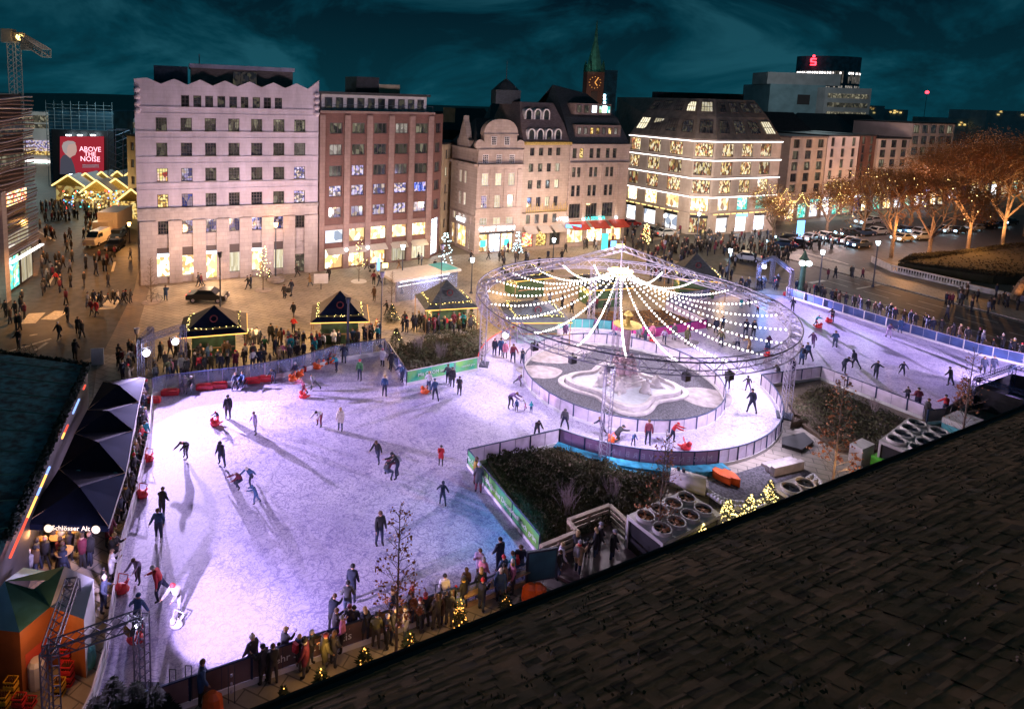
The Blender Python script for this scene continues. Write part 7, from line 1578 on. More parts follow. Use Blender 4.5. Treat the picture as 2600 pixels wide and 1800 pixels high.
p=G(282,590); t=thing('box_truck',p,'white box truck with grey roof on the left street','truck'); b=MB(); b.box(p+Vector((0,1.5,2.2)),3.0,6.2,2.7,.1); b.build('cargo_box',t,M['truck']); b=MB(); b.box(p+Vector((.1,-2.6,1.4)),2.4,1.8,1.9,.1); b.build('cab',t,M['truck'])
for x in (-1.1,1.1):
    for y in (-2.4,3.2): b=MB(); b.tube(p+Vector((x-.15,y,.5)),p+Vector((x+.15,y,.5)),.5,n=12); b.build('wheel',t,M['rubber'])
# ---------------- christmas market ----------------
for i,(u,v,w_,l) in enumerate(((178,512,5.5,'gold lit gable hut, leftmost of the christmas market'),(222,505,5,'gold lit gable hut behind the leftmost one'),(250,528,5,'gold lit gable hut in the middle of the market'),(298,522,5,'gold lit gable hut right of the middle one'),(302,498,4.5,'gold lit gable hut at the back right'),(335,498,4.5,'gold lit gable hut at the back, furthest right'),(338,556,4.5,'gold outlined gable hut right before the lane lamp'),(262,500,4.5,'gold lit gable hut at the centre back'))):
    c=G(u,v); t=thing('market_hut',c,l,'market hut','gold lit huts of the christmas market'); h=3.2
    b=MB(); b.box(c+Vector((0,2,h/2)),w_,4,h); b.build('wall',t,M['p_warm']); b=MB(); A=[c+Vector((x,y,z)) for x,y,z in ((-w_*.6,-.3,h),(0,-.3,h+2.2),(w_*.6,-.3,h),(-w_*.6,4,h),(0,4,h+2.2),(w_*.6,4,h))]; b.face([A[0],A[1],A[4],A[3]]); b.face([A[1],A[2],A[5],A[4]]); b.build('roof',t,M['farp']); b=MB(); b.face([A[0],A[2],A[1]]); b.build('gable',t,M['gold'])
    for x,y in ((0,1),(1,2)): b=MB(); b.tube(A[x]-Vector((0,.15,0)),A[y]-Vector((0,.15,0)),.16); b.build('gold_strip',t,M['yelstrip'])
t=thing('market_lights',G(240,500,6),'cluster of coloured fairy lights over the christmas market','fairy lights'); rr=random.Random(5)
for nm,mm_ in (('red_bulbs','tail'),('green_bulbs','signt'),('blue_bulbs','bluel'),('gold_bulbs','yelb')):
    b=MB()
    for k in range(46): p=AT(rr.uniform(160,348),rr.uniform(484,530),118+rr.uniform(-6,14)); b.ball(p,.16,5,3)
    b.build(nm,t,M[mm_])
# ---------------- balustrade ----------------
A=G(2262,690);B_=G(2460,735);t=thing('balustrade',A,'pale stone balustrade along the park pavement','balustrade'); d=(B_-A).normalized(); n=Vector((-d.y,d.x,0)); L_=(B_-A).length
b=MB(); b.obox(A+d*L_/2+Vector((0,0,.12)),d,n,(0,0,1),L_,.4,.24); b.build('base',t,M['stone']); b=MB(); b.obox(A+d*L_/2+Vector((0,0,.95)),d,n,(0,0,1),L_,.4,.16); b.build('top_rail',t,M['stone'])
for k in range(28): b=MB(); b.lathe(A+d*L_*(k+.5)/28+Vector((0,0,.24)),[(.08,0),(.12,.15),(.07,.4),(.1,.62)],8); b.build('baluster',t,M['stone'])
b=MB(); A3=G(2262,690); A4=G(2215,668); b.prism([A3,A4,A4+Vector((.2,.6,0)),A3+Vector((.2,.6,0))],0,1.0); A5=G(2460,735); A6=G(2640,775); b.prism([A5,A6,A6+Vector((.1,.5,0)),A5+Vector((.1,.5,0))],0,.7); tag(b.build('stone_wall',m=M['stone']),'low pale stone wall continuing the park balustrade','wall')
# big bare trunk at the right edge
p=G(2572,762); t=thing('old_tree',p,'twisted orange lit trunk cut by the right edge','tree'); b=MB(); q=p
for dx,dz,r0,r1 in ((.8,2.2,.55,.45),(1.6,1.6,.45,.4),(.6,2.8,.4,.3)): q2=q+Vector((dx,0,dz)); b.tube(q,q2,r0,r1,8); q=q2
b.build('trunk',t,M['palebark']); lamp('uplight_glow','SPOT',p+Vector((-1,-2.5,.3)),700,ORA,.2,p+Vector((1,0,4)),80)
# ---------------- foreground: tiled roof below the camera ----------------
ZR=17.5
E0=G(560,1878,ZR); E1=G(2760,985,ZR); d=(E1-E0).normalized(); n=Vector((d.y,-d.x,0)); 
if (E0+n-CAM).length>(E0-CAM).length and n.y>0: n=-n
n=Vector((d.y,-d.x,0))
if n.y>0: n=-n
# slope rises from the eave towards the building side (away from the rink)
pt=R(33); sl=n*math.cos(pt)+Vector((0,0,math.sin(pt))); nr_=(-n*math.sin(pt)+Vector((0,0,math.cos(pt))))
roof=thing('tiled_roof',E0,'dark mossy tiled roof slope filling the lower right foreground','roof')
M['tile']=mat('mossy_tile',(.27,.165,.085),1,var=.6,scale=1.3,bump=.8,col2=(.10,.085,.045),detail=10,spec=.05)
rr=random.Random(3); L_=(E1-E0).length; rows=[]; b=MB(); M['tile2']=mat('pale_tile_lit_edge',(.30,.19,.105),1,var=.5,scale=1.7,col2=(.05,.045,.02),detail=8,spec=.05); M['tile3']=mat('dark_tile_shade_line',(.15,.11,.07),1,var=.5,scale=2,detail=8,spec=.05); TW=.16; RH_=.19
nrow=int(9.5/RH_); ncol=int((L_+6)/TW)
for r in range(nrow):
    s0=r*RH_; off=(r%2)*.5
    for c in range(ncol):
        a=(c+off)*TW-2
        z0=.045+rr.uniform(-.006,.008); z1=.005; w_=TW*1.0; j=rr.uniform(-.008,.008)
        A=E0+d*a+sl*(s0+j)+nr_*z0; B_=E0+d*(a+w_)+sl*(s0+j+rr.uniform(-.01,.01))+nr_*(z0+rr.uniform(-.004,.004)); D_=E0+d*(a+w_)+sl*(s0+RH_+.03)+nr_*z1; F_=E0+d*a+sl*(s0+RH_+.03)+nr_*z1
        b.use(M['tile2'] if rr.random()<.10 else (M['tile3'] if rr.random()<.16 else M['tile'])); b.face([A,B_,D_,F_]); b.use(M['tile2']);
        if rr.random()<.8: b.face([A+nr_*.004,B_+nr_*.004,B_.lerp(D_,.17)+nr_*.004,A.lerp(F_,.13)+nr_*.004])  # paler lower edge: light on the course step put into the colour
        b.use(M['tile3']); b.face([D_+nr_*.006,F_+nr_*.006,F_.lerp(A,.12)+nr_*.016,D_.lerp(B_,.16)+nr_*.016]); b.face([A,A-nr_*.06,B_-nr_*.06,B_]); pass  # dark strip at the overlap: shade of the course line put into the colour
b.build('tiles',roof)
b=MB()
for k in range(2600):
    P_=E0+d*rr.uniform(-2,L_+3)+sl*(rr.random()**.7*9)+nr_*.075; leafcloud(b,P_,(.07,.05,.02),4,.018,rr)
b.build('moss',roof,M['leaf_m'] if 'leaf_m' in M else M.setdefault('leaf_m',mat('roof_moss',(.07,.07,.03),.95,var=.5,scale=2,col2=(.12,.08,.04))))
b=MB(); c0=E0-d*3; c1=E1+d*6
b.face([c0,c1,c1+sl*9.6,c0+sl*9.6]); b.face([c0-Vector((0,0,.15)),c1-Vector((0,0,.15)),c1-Vector((0,0,.15))+n*8,c0-Vector((0,0,.15))+n*8]); b.build('roof_deck',roof,M['darkroof'])
b=MB(); o_=-n*.09
for k in range(60):
    A=c0.lerp(c1,k/60)+o_; B_=c0.lerp(c1,(k+1)/60)+o_
    for i in range(5):
        a0=math.pi+math.pi*i/5; a1=math.pi+math.pi*(i+1)/5; f_=lambda P,a:P+n*.085*math.cos(a)+Vector((0,0,.085*math.sin(a)))
        b.face([f_(A,a0),f_(B_,a0),f_(B_,a1),f_(A,a1)])
b.tube(c0-n*.18,c1-n*.18,.014); b.build('gutter',roof,M['frame'])
b=MB(); b.face([c0,c1,c1-Vector((0,0,ZR)),c0-Vector((0,0,ZR))]); b.face([c1,c1-Vector((0,0,ZR)),c1-Vector((0,0,ZR))+n*8,c1+n*8]); b.build('house_wall',roof,M['pinkl'])
# ---------------- tarp roof of the market hall on the left ----------------
zh=4.2; q=[G(-40,893,zh),G(222,928,zh),G(18,1372,zh),G(-60,1560,zh)]; q2=[G(-520,830,zh+2.2),G(-700,1500,zh+2.2)]
t=thing('market_hall',V2(q[2]),'dark teal ribbed hall roof at the left edge, rimmed with garland','hall'); M['tarpr']=mat('hall_roof_sheet',(.018,.12,.145),.8,var=.75,scale=2.2,bump=.5)
b=MB(); b.face([q[0],q[1],q[2],q[3],q2[1],q2[0]]); b.build('roof',t,M['tarpr'])
b=MB()
for k in range(9):
    A=q[1].lerp(q[2],(k+.6)/9); B_=q2[0].lerp(q2[1],(k+.6)/9)
    b.tube(A+Vector((0,0,.05)),B_+Vector((0,0,.05)),.03)
b.build('roof_rib',t,M['copper'])
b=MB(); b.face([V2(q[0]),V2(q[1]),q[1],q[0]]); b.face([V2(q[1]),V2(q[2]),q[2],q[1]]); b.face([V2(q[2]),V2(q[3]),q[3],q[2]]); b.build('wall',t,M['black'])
b=MB(); rr=random.Random(4)
for k in range(4200):
    A=q[1].lerp(q[2],rr.random()) if k>900 else q[0].lerp(q[1],rr.random()); leafcloud(b,A+Vector((0,0,.1)),(.25,.25,.2),1,.10,rr)
b.build('fir_garland',t,M['leaf_g'] if 'leaf_g' in M else M.setdefault('leaf_g',mat('fir_green',(.007,.022,.014),.7,var=.5,scale=4)))
for i,(a0,a1,mm_) in enumerate(((.13,.16,'redd'),(.24,.34,'bluel'),(.42,.47,'redd'),(.47,.50,'amber'),(.66,.70,'bluel'),(.70,.76,'amber'),(.76,.79,'bluel'),(.80,.89,'amber'),(.89,1.03,'redd'))):
    b=MB(); b.tube(q[1].lerp(q[2],a0)+Vector((.28,0,-.35)),q[1].lerp(q[2],a1)+Vector((.28,0,-.35)),.06,n=6); b.build('glow_strip',t,M[mm_])
# ---------------- navy parasols ----------------
cor=[((262,968),(367,957)),((222,1040),(352,1020)),((190,1100),(338,1092)),((150,1190),(318,1200)),((60,1330),(275,1335))]
zp=2.7
for i in range(4):
    A,B_=G(*cor[i][0],zp),G(*cor[i][1],zp); D_,E_=G(*cor[i+1][0],zp),G(*cor[i+1][1],zp)
    ce=(A+B_+D_+E_)/4+Vector((0,0,.5)); t=thing('parasol',V2(ce),'navy square parasol, %s from the far end of the row'%ordn(i+1),'parasol','navy parasols between hall and rink')
    for j,(x,y) in enumerate(((A,B_),(B_,E_),(E_,D_),(D_,A))):
        m_=(x+y)/2+Vector((0,0,-.02)); b=MB(); b.face([x,m_,ce]); b.face([m_,y,ce]); b.face([x,y,y-Vector((0,0,.3)),x-Vector((0,0,.3))]); b.build('canopy_panel',t,M['navy_lit'] if (j==1) else M['navy'])  # bluer rink-side panel: floodlight put into its canvas colour
    b=MB(); b.tube(V2(ce),ce,.04); b.build('pole',t,M['wood']); b=MB()
    for x in (A,B_,D_,E_): b.tube(x,ce-Vector((0,0,.05)),.02)
    b.build('rib',t,M['wood'])
    b=MB(); b.tube(B_+Vector((.02,0,-.1)),E_+Vector((.02,0,-.1)),.035); b.build('white_edge_strip',t,M['hose'])
    if i in (2,3):
        dd=(E_-D_).normalized(); mm_='signw' if i==3 else 'tealt'; M.setdefault('tealt',mat('teal_print',(.10,.35,.38),.6))
        M.setdefault('printl',mat('lit_print',(.9,.75,.5),.6,emit=(1,.8,.5),es=.7))
        text('Schlösser Alt','lettering',t,D_.lerp(E_,.56)+Vector((0,-.03,-.15)),dd,(0,0,1),.34,M['printl'] if i==3 else M['tealt'],ext=.01)
        for f_ in (.30,.86): b=MB(); c_=D_.lerp(E_,f_)+Vector((0,-.05,-.15)); b.tube(c_,c_+Vector((0,-.03,0)),.2,n=14); b.build('round_emblem',t,M['printl'] if i==3 else M['tealt'])
lamp('parasol_and_hut_glow','POINT',GZ(150,1420,2.2),160,(1,.55,.2),.3); lamp('parasol_and_hut_glow','POINT',GZ(80,1460,2.2),70,(1,.4,.15),.3)
for i,(u,v) in enumerate(((100,1425),(150,1410),(200,1390),(60,1440),(165,1450))):
    p=G(u,v); t=thing('bar_table',p,'round beer table under the parasol edge, %s of five'%ordn(i+1),'table','beer tables beyond the orange hut'); b=MB(); b.lathe(p+Vector((0,0,1.05)),[(.4,0),(.4,.05)],14); b.build('table_top',t,M['wood']); b=MB(); b.tube(p,p+Vector((0,0,1.05)),.05); b.lathe(p,[(.3,0),(.05,.05)],10); b.build('pedestal',t,M['steel'])
    b=MB(); b.lathe(p+Vector((.1,0,1.1)),[(.05,0),(.05,.14)],8); b.lathe(p+Vector((-.12,.1,1.1)),[(.05,0),(.05,.14)],8); o_=b.build('beer_glasses',m=M['mustard_g'] if 'mustard_g' in M else M.setdefault('mustard_g',mat('beer',(.6,.3,.05),.2))); tag(o_,'pair of beer glasses on a round table, %s of five'%ordn(i+1),'beer glasses','beer glasses on the tables')
# ---------------- orange hut ----------------
ze=2.7
a,b1,c_,d_=G(-60,1640,ze),G(185,1560,ze) ,G(235,1470,ze),G(60,1480,ze)
t=thing('orange_hut',G(100,1700),'orange walled hut with teal and pale folded roof at the lower left','hut')
def fa(nm,m,*pts): b=MB(); b.face(pts); return b.build(nm,t,M[m])
r1=G(12,1475,3.7); r2=G(163,1437,3.7); e1=G(50,1605,2.6); e2=G(128,1540,2.65); e3=G(213,1572,2.6); e4=G(238,1470,2.8); e5=G(-80,1590,2.6)
fa('roof_panel','tealr',e5,e1,r1); fa('roof_panel','copper',e1,e2,r2,G(85,1495,3.0),r1); fa('roof_panel','paler',e2,e3,e4,r2); fa('roof_panel','copper',r1,r2,e4,G(60,1440,2.6))
w1,w2,w3,w0=V2(e1),V2(e2),V2(e3),V2(e5)
w1.y-=.0
fa('wall','orangew',w0,w1,e1,e5); fa('wall','orangew',w1,w2,e2,e1); fa('wall','orangew',w2,w3,e3,e2)
fa('wall_panel','redc',w1.lerp(w2,.15)+Vector((0,-.03,.9)),w1.lerp(w2,.95)+Vector((0,-.03,.9)),w1.lerp(w2,.95)+Vector((0,-.03,1.5)),w1.lerp(w2,.15)+Vector((0,-.03,1.5)))
fa('side_wall','paler',w3,V2(e4),e4,e3)
lamp('hut_roof_fill','SPOT',GZ(330,1600,3.2),2400,VIO,.2,GZ(180,1560,2),80)  # added violet spot that brightens the pale hut roof; no lamp there
lamp('parasol_and_hut_glow','POINT',GZ(120,1780,2.3),55,(1,.45,.16),.3)  # added warm fill for hut wall and crates, away from the parasols
# crates, bottle pack
def crate(u,v,z,m,l):
    p=G(u,v,0); p.z=z; t=thing('bottle_crate',p,l,'crate','plastic bottle crates behind the orange hut'); b=MB()
    for x,y,sx,sy in ((0,-.15,.4,.02),(0,.15,.4,.02),(-.2,0,.02,.3),(.2,0,.02,.3)): b.box(p+Vector((x,y,.05)),sx,sy,.1,0); b.box(p+Vector((x,y,.25)),sx,sy,.06,0)
    b.box(p+Vector((0,0,.01)),.4,.3,.02); b.build('shell',t,M[m]); b=MB(); [b.lathe(p+Vector((-.14+.095*i,-.1+.1*j,.03)),[(.035,0),(.035,.17),(.012,.22),(.012,.28)],6) for i in range(4) for j in range(3)]; b.build('bottle_tops',t,M['brownglass'] if 'brownglass' in M else M.setdefault('brownglass',mat('brown_glass',(.12,.05,.02),.15)))
M['yellowp']=mat('yellow_plastic',(.70,.38,.03),.4,var=.1)
k=0
for u,v,n_,mm_ in ((8,1795,2,'yellowp'),(30,1775,3,'yellowp'),(50,1800,2,'red'),(75,1790,1,'red'),(170,1705,4,'red'),(172,1735,3,'red'),(150,1760,2,'yellowp')):
    for j in range(n_): k+=1; crate(u,v,j*.3,mm_,'%s bottle crate, %s from the bottom of %s stack beside the orange hut'%({'red':'red','yellowp':'yellow'}[mm_],ordn(j+1),['the leftmost yellow','the tall yellow','the left red','the single red','the far red','the middle red','the short yellow'][((8,30,50,75,170,172,150).index(u))]))
p=G(95,1740); b=MB(); b.lathe(p,[(.28,0),(.3,.1),(.3,1.0),(.2,1.15)],10); tag(b.build('gas_bottle',m=M['hose']),'pale grey gas bottle standing by the orange wall','gas bottle')
p=G(225,1690); b=MB(); b.lathe(p,[(.25,0),(.3,.3),(.25,.8),(.1,.9)],10); tag(b.build('rubbish_bag',m=M['tealp']),'blue rubbish bag beside the left board','bag')
M['amberb']=emat('amber_bulb',(1,.42,.08),3.5)
def fir(p,h,r,label,seed,lights=None,nl=0,group=None,n=900,name='fir_tree'):
    rr=random.Random(seed); t=thing(name,p,label,'fir tree',group); b=MB(); b.tube(p,p+Vector((0,0,h)),.05,.01,6); b.build('trunk',t,M['bark']); b=MB()
    for _ in range(n):
        z=rr.random()**1.3; a=rr.uniform(0,6.28); rad=r*(1-z)*rr.uniform(.35,1.1)+.03; q=p+Vector((rad*math.cos(a),rad*math.sin(a),.15+z*h*.95)); o_=Vector((math.cos(a),math.sin(a),-.25+.5*rr.random())).normalized(); s_=.16*rr.uniform(.6,1.3); w_=o_.cross(Vector((0,0,1))).normalized()*s_*.28; b.face([q-w_,q+o_*s_,q+w_])
    b.build('crown',t,M['leaf_g'])
    if lights:
        b=MB()
        for _ in range(nl): z=rr.random()**1.2; a=rr.uniform(0,6.28); rad=r*(1-z)*rr.uniform(.7,1.15)+.03; b.box(p+Vector((rad*math.cos(a),rad*math.sin(a),.15+z*h*.97)),.042,.042,.042)
        b.build('fairy_lights',t,M[lights]); 
    return t
for i,(u,v,h,r_) in enumerate(((290,1850,2.0,.9),(345,1845,1.7,.8),(395,1850,1.6,.8),(245,1880,1.6,.8))): fir(G(u,v),h,r_,'dark fir bush at the lower left corner post, %s from the left'%ordn([2,3,4,1][i]),90+i,group='fir bushes at the lower left',n=2200)
fir(G(1005,885),1.9,.9,'dark fir at the far rink corner behind the glass slope',97,'warmb',6,n=1500); fir(G(995,815),1.7,.8,'fir tree with warm lights right of the middle stall',98,'warmb',16,n=1200)
fir(G(1195,832),2.0,.8,'fir tree with small lights at the left mast of the ring',99,'warmb',12,n=1000)
# lit christmas trees by the chillers and at the lower board
i=0
for u,v,h,r_,nl in ((1778,1420,1.9,.7,120),(1842,1368,2.3,.85,150),(1900,1340,1.9,.75,110),(1950,1300,1.9,.7,100),(1715,1440,1.0,.8,70),(1870,1390,1.2,.8,80)):
    i+=1; fir(G(u,v),h,r_,'small fir dense with yellow lights beside the chillers, %s of six'%ordn(i),110+i,'yelb',int(nl*1.2),'lit firs beside the chillers',n=500)
lamp('fir_glow_and_fill','POINT',GZ(1850,1375,2.4),22,(1,.75,.2),.5)
for j,(u,v) in enumerate(((720,1795),(815,1745),(925,1692),(1040,1650),(1165,1592),(1285,1550))):
    fir(G(u,v),.7 if j!=4 else 1.3,.25 if j!=4 else .35,'little amber lit fir on the lower roof side, %s from the left'%ordn(j+1),130+j,'amberb',16 if j!=4 else 50,'amber lit firs along the lower edge',n=260)
lamp('fir_glow_and_fill','POINT',GZ(1165,1590,1.8),55,(1,.55,.15),.3); lamp('fir_glow_and_fill','POINT',GZ(1010,1660,1.6),50,(1,.55,.2),.3); lamp('fir_glow_and_fill','POINT',GZ(820,1740,1.6),40,(1,.5,.15),.3)
# ---------------- plant and chillers ----------------
def chiller(c,rot,L_,W_,H_,fans,label,side='chill'):
    t=thing('chiller',c,label,'chiller','cooling machines beside the rink'); d=Vector((math.cos(rot),math.sin(rot),0)); n=Vector((-d.y,d.x,0)); b=MB(); b.obox(c+Vector((0,0,H_-.1)),d,n,(0,0,1),L_,W_,.2)
    for x in (-1,1):
        for y in (-1,1): b.obox(c+d*x*(L_/2-.06)+n*y*(W_/2-.06)+Vector((0,0,(H_-.2)/2)),d,n,(0,0,1),.12,.12,H_-.2)
    b.build('frame',t,M['chill']); b=MB(); b.obox(c+Vector((0,0,H_/2-.05)),d,n,(0,0,1),L_-.2,W_-.2,H_-.35); b.build('grille',t,M['black'])
    nx,ny=fans
    for i in range(nx):
        for j in range(ny):
            p=c+d*((i+.5)/nx-.5)*L_*.94+n*((j+.5)/ny-.5)*W_*.92+Vector((0,0,H_)); r=min(L_/nx,W_/ny)*.42
            b=MB(); m_=20
            for k in range(m_):
                a0,a1=2*math.pi*k/m_,2*math.pi*(k+1)/m_; A=lambda rr_,z,a:p+Vector((rr_*math.cos(a),rr_*math.sin(a),z))
                b.face([A(r,0,a0),A(r,0,a1),A(r,.2,a1),A(r,.2,a0)]); b.face([A(r,.2,a0),A(r,.2,a1),A(r*.88,.2,a1),A(r*.88,.2,a0)]); b.face([A(r*.88,.2,a0),A(r*.88,.2,a1),A(r*.88,.02,a1),A(r*.88,.02,a0)])
            f_=b.build('fan_ring',t,M['chill']); b=MB(); b.lathe(p,[(r*.87,.0),(r*.87,.02)],16); b.build('fan_well',f_,M['black']); b=MB()
            for k in range(5): a=2*math.pi*k/5; b.obox(p+Vector((r*.45*math.cos(a),r*.45*math.sin(a),.07)),(math.cos(a),math.sin(a),0),(-math.sin(a),math.cos(a),.4),(0,-.4,1),r*.8,r*.28,.015)
            b.lathe(p+Vector((0,0,.05)),[(r*.18,0),(r*.18,.06)],8); b.build('fan_blades',f_,M['steel'] if side=='chill' else M['leaf_b'])
A=G(1690,1345,0); rc=math.atan2(G(1800,1270).y-G(1640,1345).y,G(1800,1270).x-G(1640,1345).x)
chiller(G(1705,1395),rc,4.6,2.3,2.0,(4,2),'white chiller with two rows of leaf filled fans beside the hedge bed',side='leaf')
chiller(G(2320,1185),rc+.1,5.4,2.6,2.1,(4,2),'big white chiller with two rows of raised fan rings below the plant bed')
chiller(G(2020,1290),rc-.1,2.6,1.5,1.3,(2,1),'small chiller with two fans at the roof edge')
# tank, hoses, boxes
p=G(1745,1245); t=thing('coolant_tank',p,'white horizontal coolant tank left of the orange seal boats','tank'); d=Vector((math.cos(rc-1.0),math.sin(rc-1.0),0)); b=MB(); b.tube(p-d*1.0+Vector((0,0,.6)),p+d*1.0+Vector((0,0,.6)),.55,n=16); b.build('shell',t,M['white_t'],True); b=MB(); [b.lathe(p+d*x+Vector((0,0,1.1)),[(.1,0),(.1,.25)],8) for x in (-.6,-.3)]; b.build('valve',t,M['steel']); b=MB(); [b.obox(p+d*x+Vector((0,0,.15)),d,(0,0,1),(1,0,0),.2,.3,1.0) for x in (-1,1)]; b.build('saddle',t,M['steel'])
for k,off in enumerate((0,.45)):
    pts=[G(u,v,.35+.1*k) for u,v in ((1798,1240),(1830,1262),(1860,1275),(1920,1280),(1965,1262),(2010,1232),(2050,1222),(2075,1205),(2085,1225))]; pts=[q+Vector((-.2,-off,0)) for q in pts]; b=MB()
    sp=[]
    for i in range(len(pts)-1):
        for s_ in range(4): sp.append(pts[i].lerp(pts[i+1],s_/4))
    sp.append(pts[-1]); sp=[sp[0]]+[(sp[i-1]+sp[i]*2+sp[i+1])/4 for i in range(1,len(sp)-1)]+[sp[-1]]
    for x,y in zip(sp,sp[1:]): b.tube(x,y,.15,n=8)
    tag(b.build('coolant_hose',m=M['hose'],smooth=True),['thick pale hose, rear one of two running to the small chiller','thick pale hose, front one of two running to the small chiller'][k],'hose','thick coolant hoses')
for k,(u,v) in enumerate(((1832,1222),(1855,1226))):
    p=G(u,v); b=MB(); d=Vector((.5,-.85,0)).normalized(); nn=Vector((.85,.5,0)); n_=10
    o_=thing('orange_float',p,['left one of two orange plastic boat shells','right one of two orange plastic boat shells'][k],'plastic float','orange boat shells on the dark mat'); 
    for i in range(n_):
        t0,t1=i/n_,(i+1)/n_; w0=.3*math.sin(math.pi*min(.97,t0*.8+.18)); w1=.3*math.sin(math.pi*min(.97,t1*.8+.18)); q0=p+d*(t0*1.2-.6);q1=p+d*(t1*1.2-.6)
        b.face([q0-nn*w0+Vector((0,0,.55)),q1-nn*w1+Vector((0,0,.55)),q1-nn*w1*.5,q0-nn*w0*.5]); b.face([q0+nn*w0+Vector((0,0,.55)),q1+nn*w1+Vector((0,0,.55)),q1+nn*w1*.5,q0+nn*w0*.5]); b.face([q0-nn*w0+Vector((0,0,.55)),q1-nn*w1+Vector((0,0,.55)),q1+nn*w1+Vector((0,0,.6)),q0+nn*w0+Vector((0,0,.6))])
    b.build('hull',o_,M['orange'])
b=MB(); b.prism(px((1800,1225),(1990,1165),(2075,1210),(1900,1295),(1800,1290)),0,.06); struct(b.build('deck_mat',m=M['gravel']))
b=MB(); b.prism(px((1985,1118),(2040,1105),(2065,1128),(2035,1150),(1985,1136)),0,.25); tag(b.build('covered_box',m=M['black']),'low black covered box right of the round board','box')
for k,(u,v) in enumerate(((1975,1178),(1985,1190),(1998,1200))):
    p=G(u,v); b=MB(); b.box(p+Vector((0,0,.12+.1*k)),2.6,.3,.24+.2*k,.35); tag(b.build('pale_beam',m=M['stone']),'long pale beam in the stack on the dark mat, %s from the back'%ordn(k+1),'beam','stacked pale beams')
for pts,l,z in (((((1420,1140),(1455,1180),(1490,1195),(1530,1210),(1600,1215),(1695,1222),(1690,1200),(1600,1190),(1520,1172),(1460,1150),(1425,1128))),'crumpled cyan tarpaulin round the foot of the frosted corner board',.25),(((2005,1090),(2060,1080),(2035,1070),(2010,1062)),'brown mound at the foot of the right ring mast',.5),(((1485,1180),(1535,1180),(1560,1205),(1490,1200)),'brown earth heap at the foot of the front ring mast',.4)):
    P_=px(*pts); b=MB(); c=sum(P_,Vector())/len(P_); rr=random.Random(len(l)); n_=len(P_)
    for i in range(n_):
        A,B_=P_[i],P_[(i+1)%n_]; prev=None
        for s_ in range(5):
            q0=A.lerp(c,s_/5)+Vector((0,0,.05 if s_==0 else z*rr.uniform(.4,1))); q1=B_.lerp(c,s_/5)+Vector((0,0,.05 if s_==0 else z*rr.uniform(.4,1)))
            if prev: b.face([prev[0],prev[1],q1,q0])
            prev=(q0,q1)
    tag(b.build('tarpaulin' if 'cyan' in l else 'earth_mound',m=M['tarp'] if 'cyan' in l else M['earth']),l,'tarpaulin' if 'cyan' in l else 'earth mound')
b=MB(); b.prism([q for q in arc(aF0,aF0+.9,RO+.15,10)]+[q for q in arc(aF0+.9,aF0,RO+.9,10)],0,.35); tag(b.build('cyan_sheet_skirt',m=M['tarp']),'cyan sheet skirt along the outer foot of the round board','sheet')
p=G(2210,1178); t=thing('pump_unit',p,'white and lime green pump unit left of the big chiller','pump'); b=MB(); b.box(p+Vector((-.4,.4,.6)),1.5,.8,1.2,.5); b.build('casing',t,M['chill']); b=MB(); b.box(p+Vector((.3,-.8,.5)),1.0,1.2,.9,.5); b.build('green_hood',t,M['green'])
p=G(2440,1105); t=thing('generator',p,'grey and teal generator box at the roof edge','generator'); b=MB(); b.box(p+Vector((0,0,1.1)),2.4,1.6,.4,.5); b.build('top_cover',t,M['chill']); b=MB(); b.box(p+Vector((0,0,.45)),2.4,1.6,.9,.5); b.build('casing',t,M['tealp'])
lamp('fir_glow_and_fill','POINT',GZ(2130,1300,2.6),120,(1,.6,.28),.4)  # added warm fill for the orange-leaved tree; no lit fir stands here
# dark container frame at the right end
A,B_,Cc_,D_=G(2470,1035),G(2562,1000),G(2720,1040),G(2600,1075); t=thing('dark_scaffold',A,'black sheeted lattice enclosure at the right end of the rink','enclosure'); z=2.4
for x,y in ((A,B_),(B_,Cc_),(A,D_)): b=MB(); b.face([x,y,V2(y,z*.75),V2(x,z*.75)]); b.build('black_sheet',t,M['black'])
for x,y in ((A,B_),(B_,Cc_),(Cc_,D_),(D_,A)): b=MB(); truss(b,V2(x,z),V2(y,z),.3,r=.025); b.build('beam',t,M['rail'])
for x in (A,B_,Cc_,D_): b=MB(); truss(b,V2(x,0),V2(x,z),.3); b.build('tower',t,M['rail'])
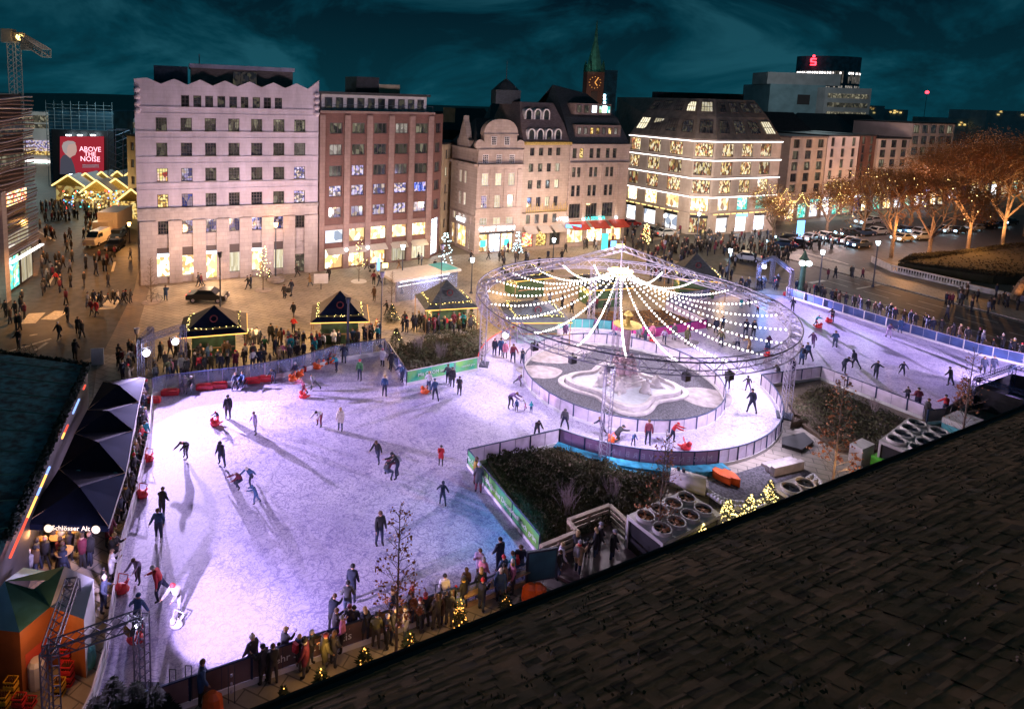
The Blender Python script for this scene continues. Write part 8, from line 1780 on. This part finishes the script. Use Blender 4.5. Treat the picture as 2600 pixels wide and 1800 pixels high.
# wooden ramp
t=thing('wooden_ramp',G(1500,1400),'pale timber ramp with plank railings between hedge bed and lower board','ramp'); W3=px((1440,1370),(1545,1330),(1635,1418)); W4=px((1370,1440),(1462,1400),(1440,1372)); 
def rail_(pts,z=1.15):
    for x,y in zip(pts,pts[1:]):
        dd=(y-x).normalized(); nn=Vector((-dd.y,dd.x,0)); l=(y-x).length
        for zz_,hh in ((z,.10),(z-.35,.16),(z-.65,.16),(z-.95,.16)): b=MB(); b.obox((x+y)/2+Vector((0,0,zz_)),dd,nn,(0,0,1),l,.22 if zz_==z else .05,hh); b.build('plank',t,M['palewood'])
        for q in (x,y,(x+y)/2): b=MB(); b.box(q+Vector((0,0,z/2)),.12,.12,z); b.build('post',t,M['palewood'])
M['palewood']=mat('pale_timber',(.55,.42,.30),.6,var=.2,scale=2,stretch=(1,1,6))
rail_(W3); rail_(W4); b=MB(); b.prism(px((1440,1375),(1545,1335),(1640,1420),(1480,1500),(1370,1450)),.02,.18); b.build('deck',t,M['brownp'])
b=MB(); dd=(G(1354,1469)-G(1205,1530)).normalized(); b.obox(G(1280,1505)+Vector((0,0,.75)),dd,Vector((-dd.y,dd.x,0)),(0,0,1),4.6,.4,.08); tag(b.build('board_shelf',m=M['wood']),'wooden shelf plank along the lower glass board','shelf')
p=G(1372,1480); t=thing('poster_case',p,'dark framed poster case at the end of the green board','poster case'); b=MB(); b.box(p+Vector((0,0,1.0)),1.6,.12,1.6,.25); b.build('frame',t,M['steel']); b=MB(); b.box(p+Vector((.02,-.07,1.0)),1.4,.02,1.4,.25); b.build('print',t,M['scaf'])
# orange seats by the ramp
for i,(u,v) in enumerate(((1365,1530),(540,1815),(1345,1530))):
    p=G(u,v); b=MB(); b.lathe(p,[(.35,0),(.42,.3),(.38,.8),(.15,1.0)],10,1,.6); tag(b.build('stacked_seat',m=M['orange']),['orange plastic shell under the poster case, right one','orange plastic shell at the lowest board','orange plastic shell under the poster case, left one'][i],'plastic shell','orange plastic shells')
# ladder-like heaters at the lower board
for i,(u,v) in enumerate(((440,1800),(480,1790),(588,1785),(1110,1570))):
    p=G(u,v); t=thing('barrier_frame',p,'slim dark hoop stand at the lower board, %s from the left'%ordn(i+1),'hoop stand','slim hoop stands at the lower board'); b=MB()
    for s_ in (-.12,.12): b.tube(p+Vector((s_,0,0)),p+Vector((s_,0,1.7)),.02)
    b.tube(p+Vector((-.12,0,1.7)),p+Vector((.12,0,1.7)),.02); b.build('hoop',t,M['steel']); b=MB(); [b.ball(p+Vector((0,0,.5+.35*k)),.06,6,4) for k in range(3)]; b.build('knobs',t,M['alu'])
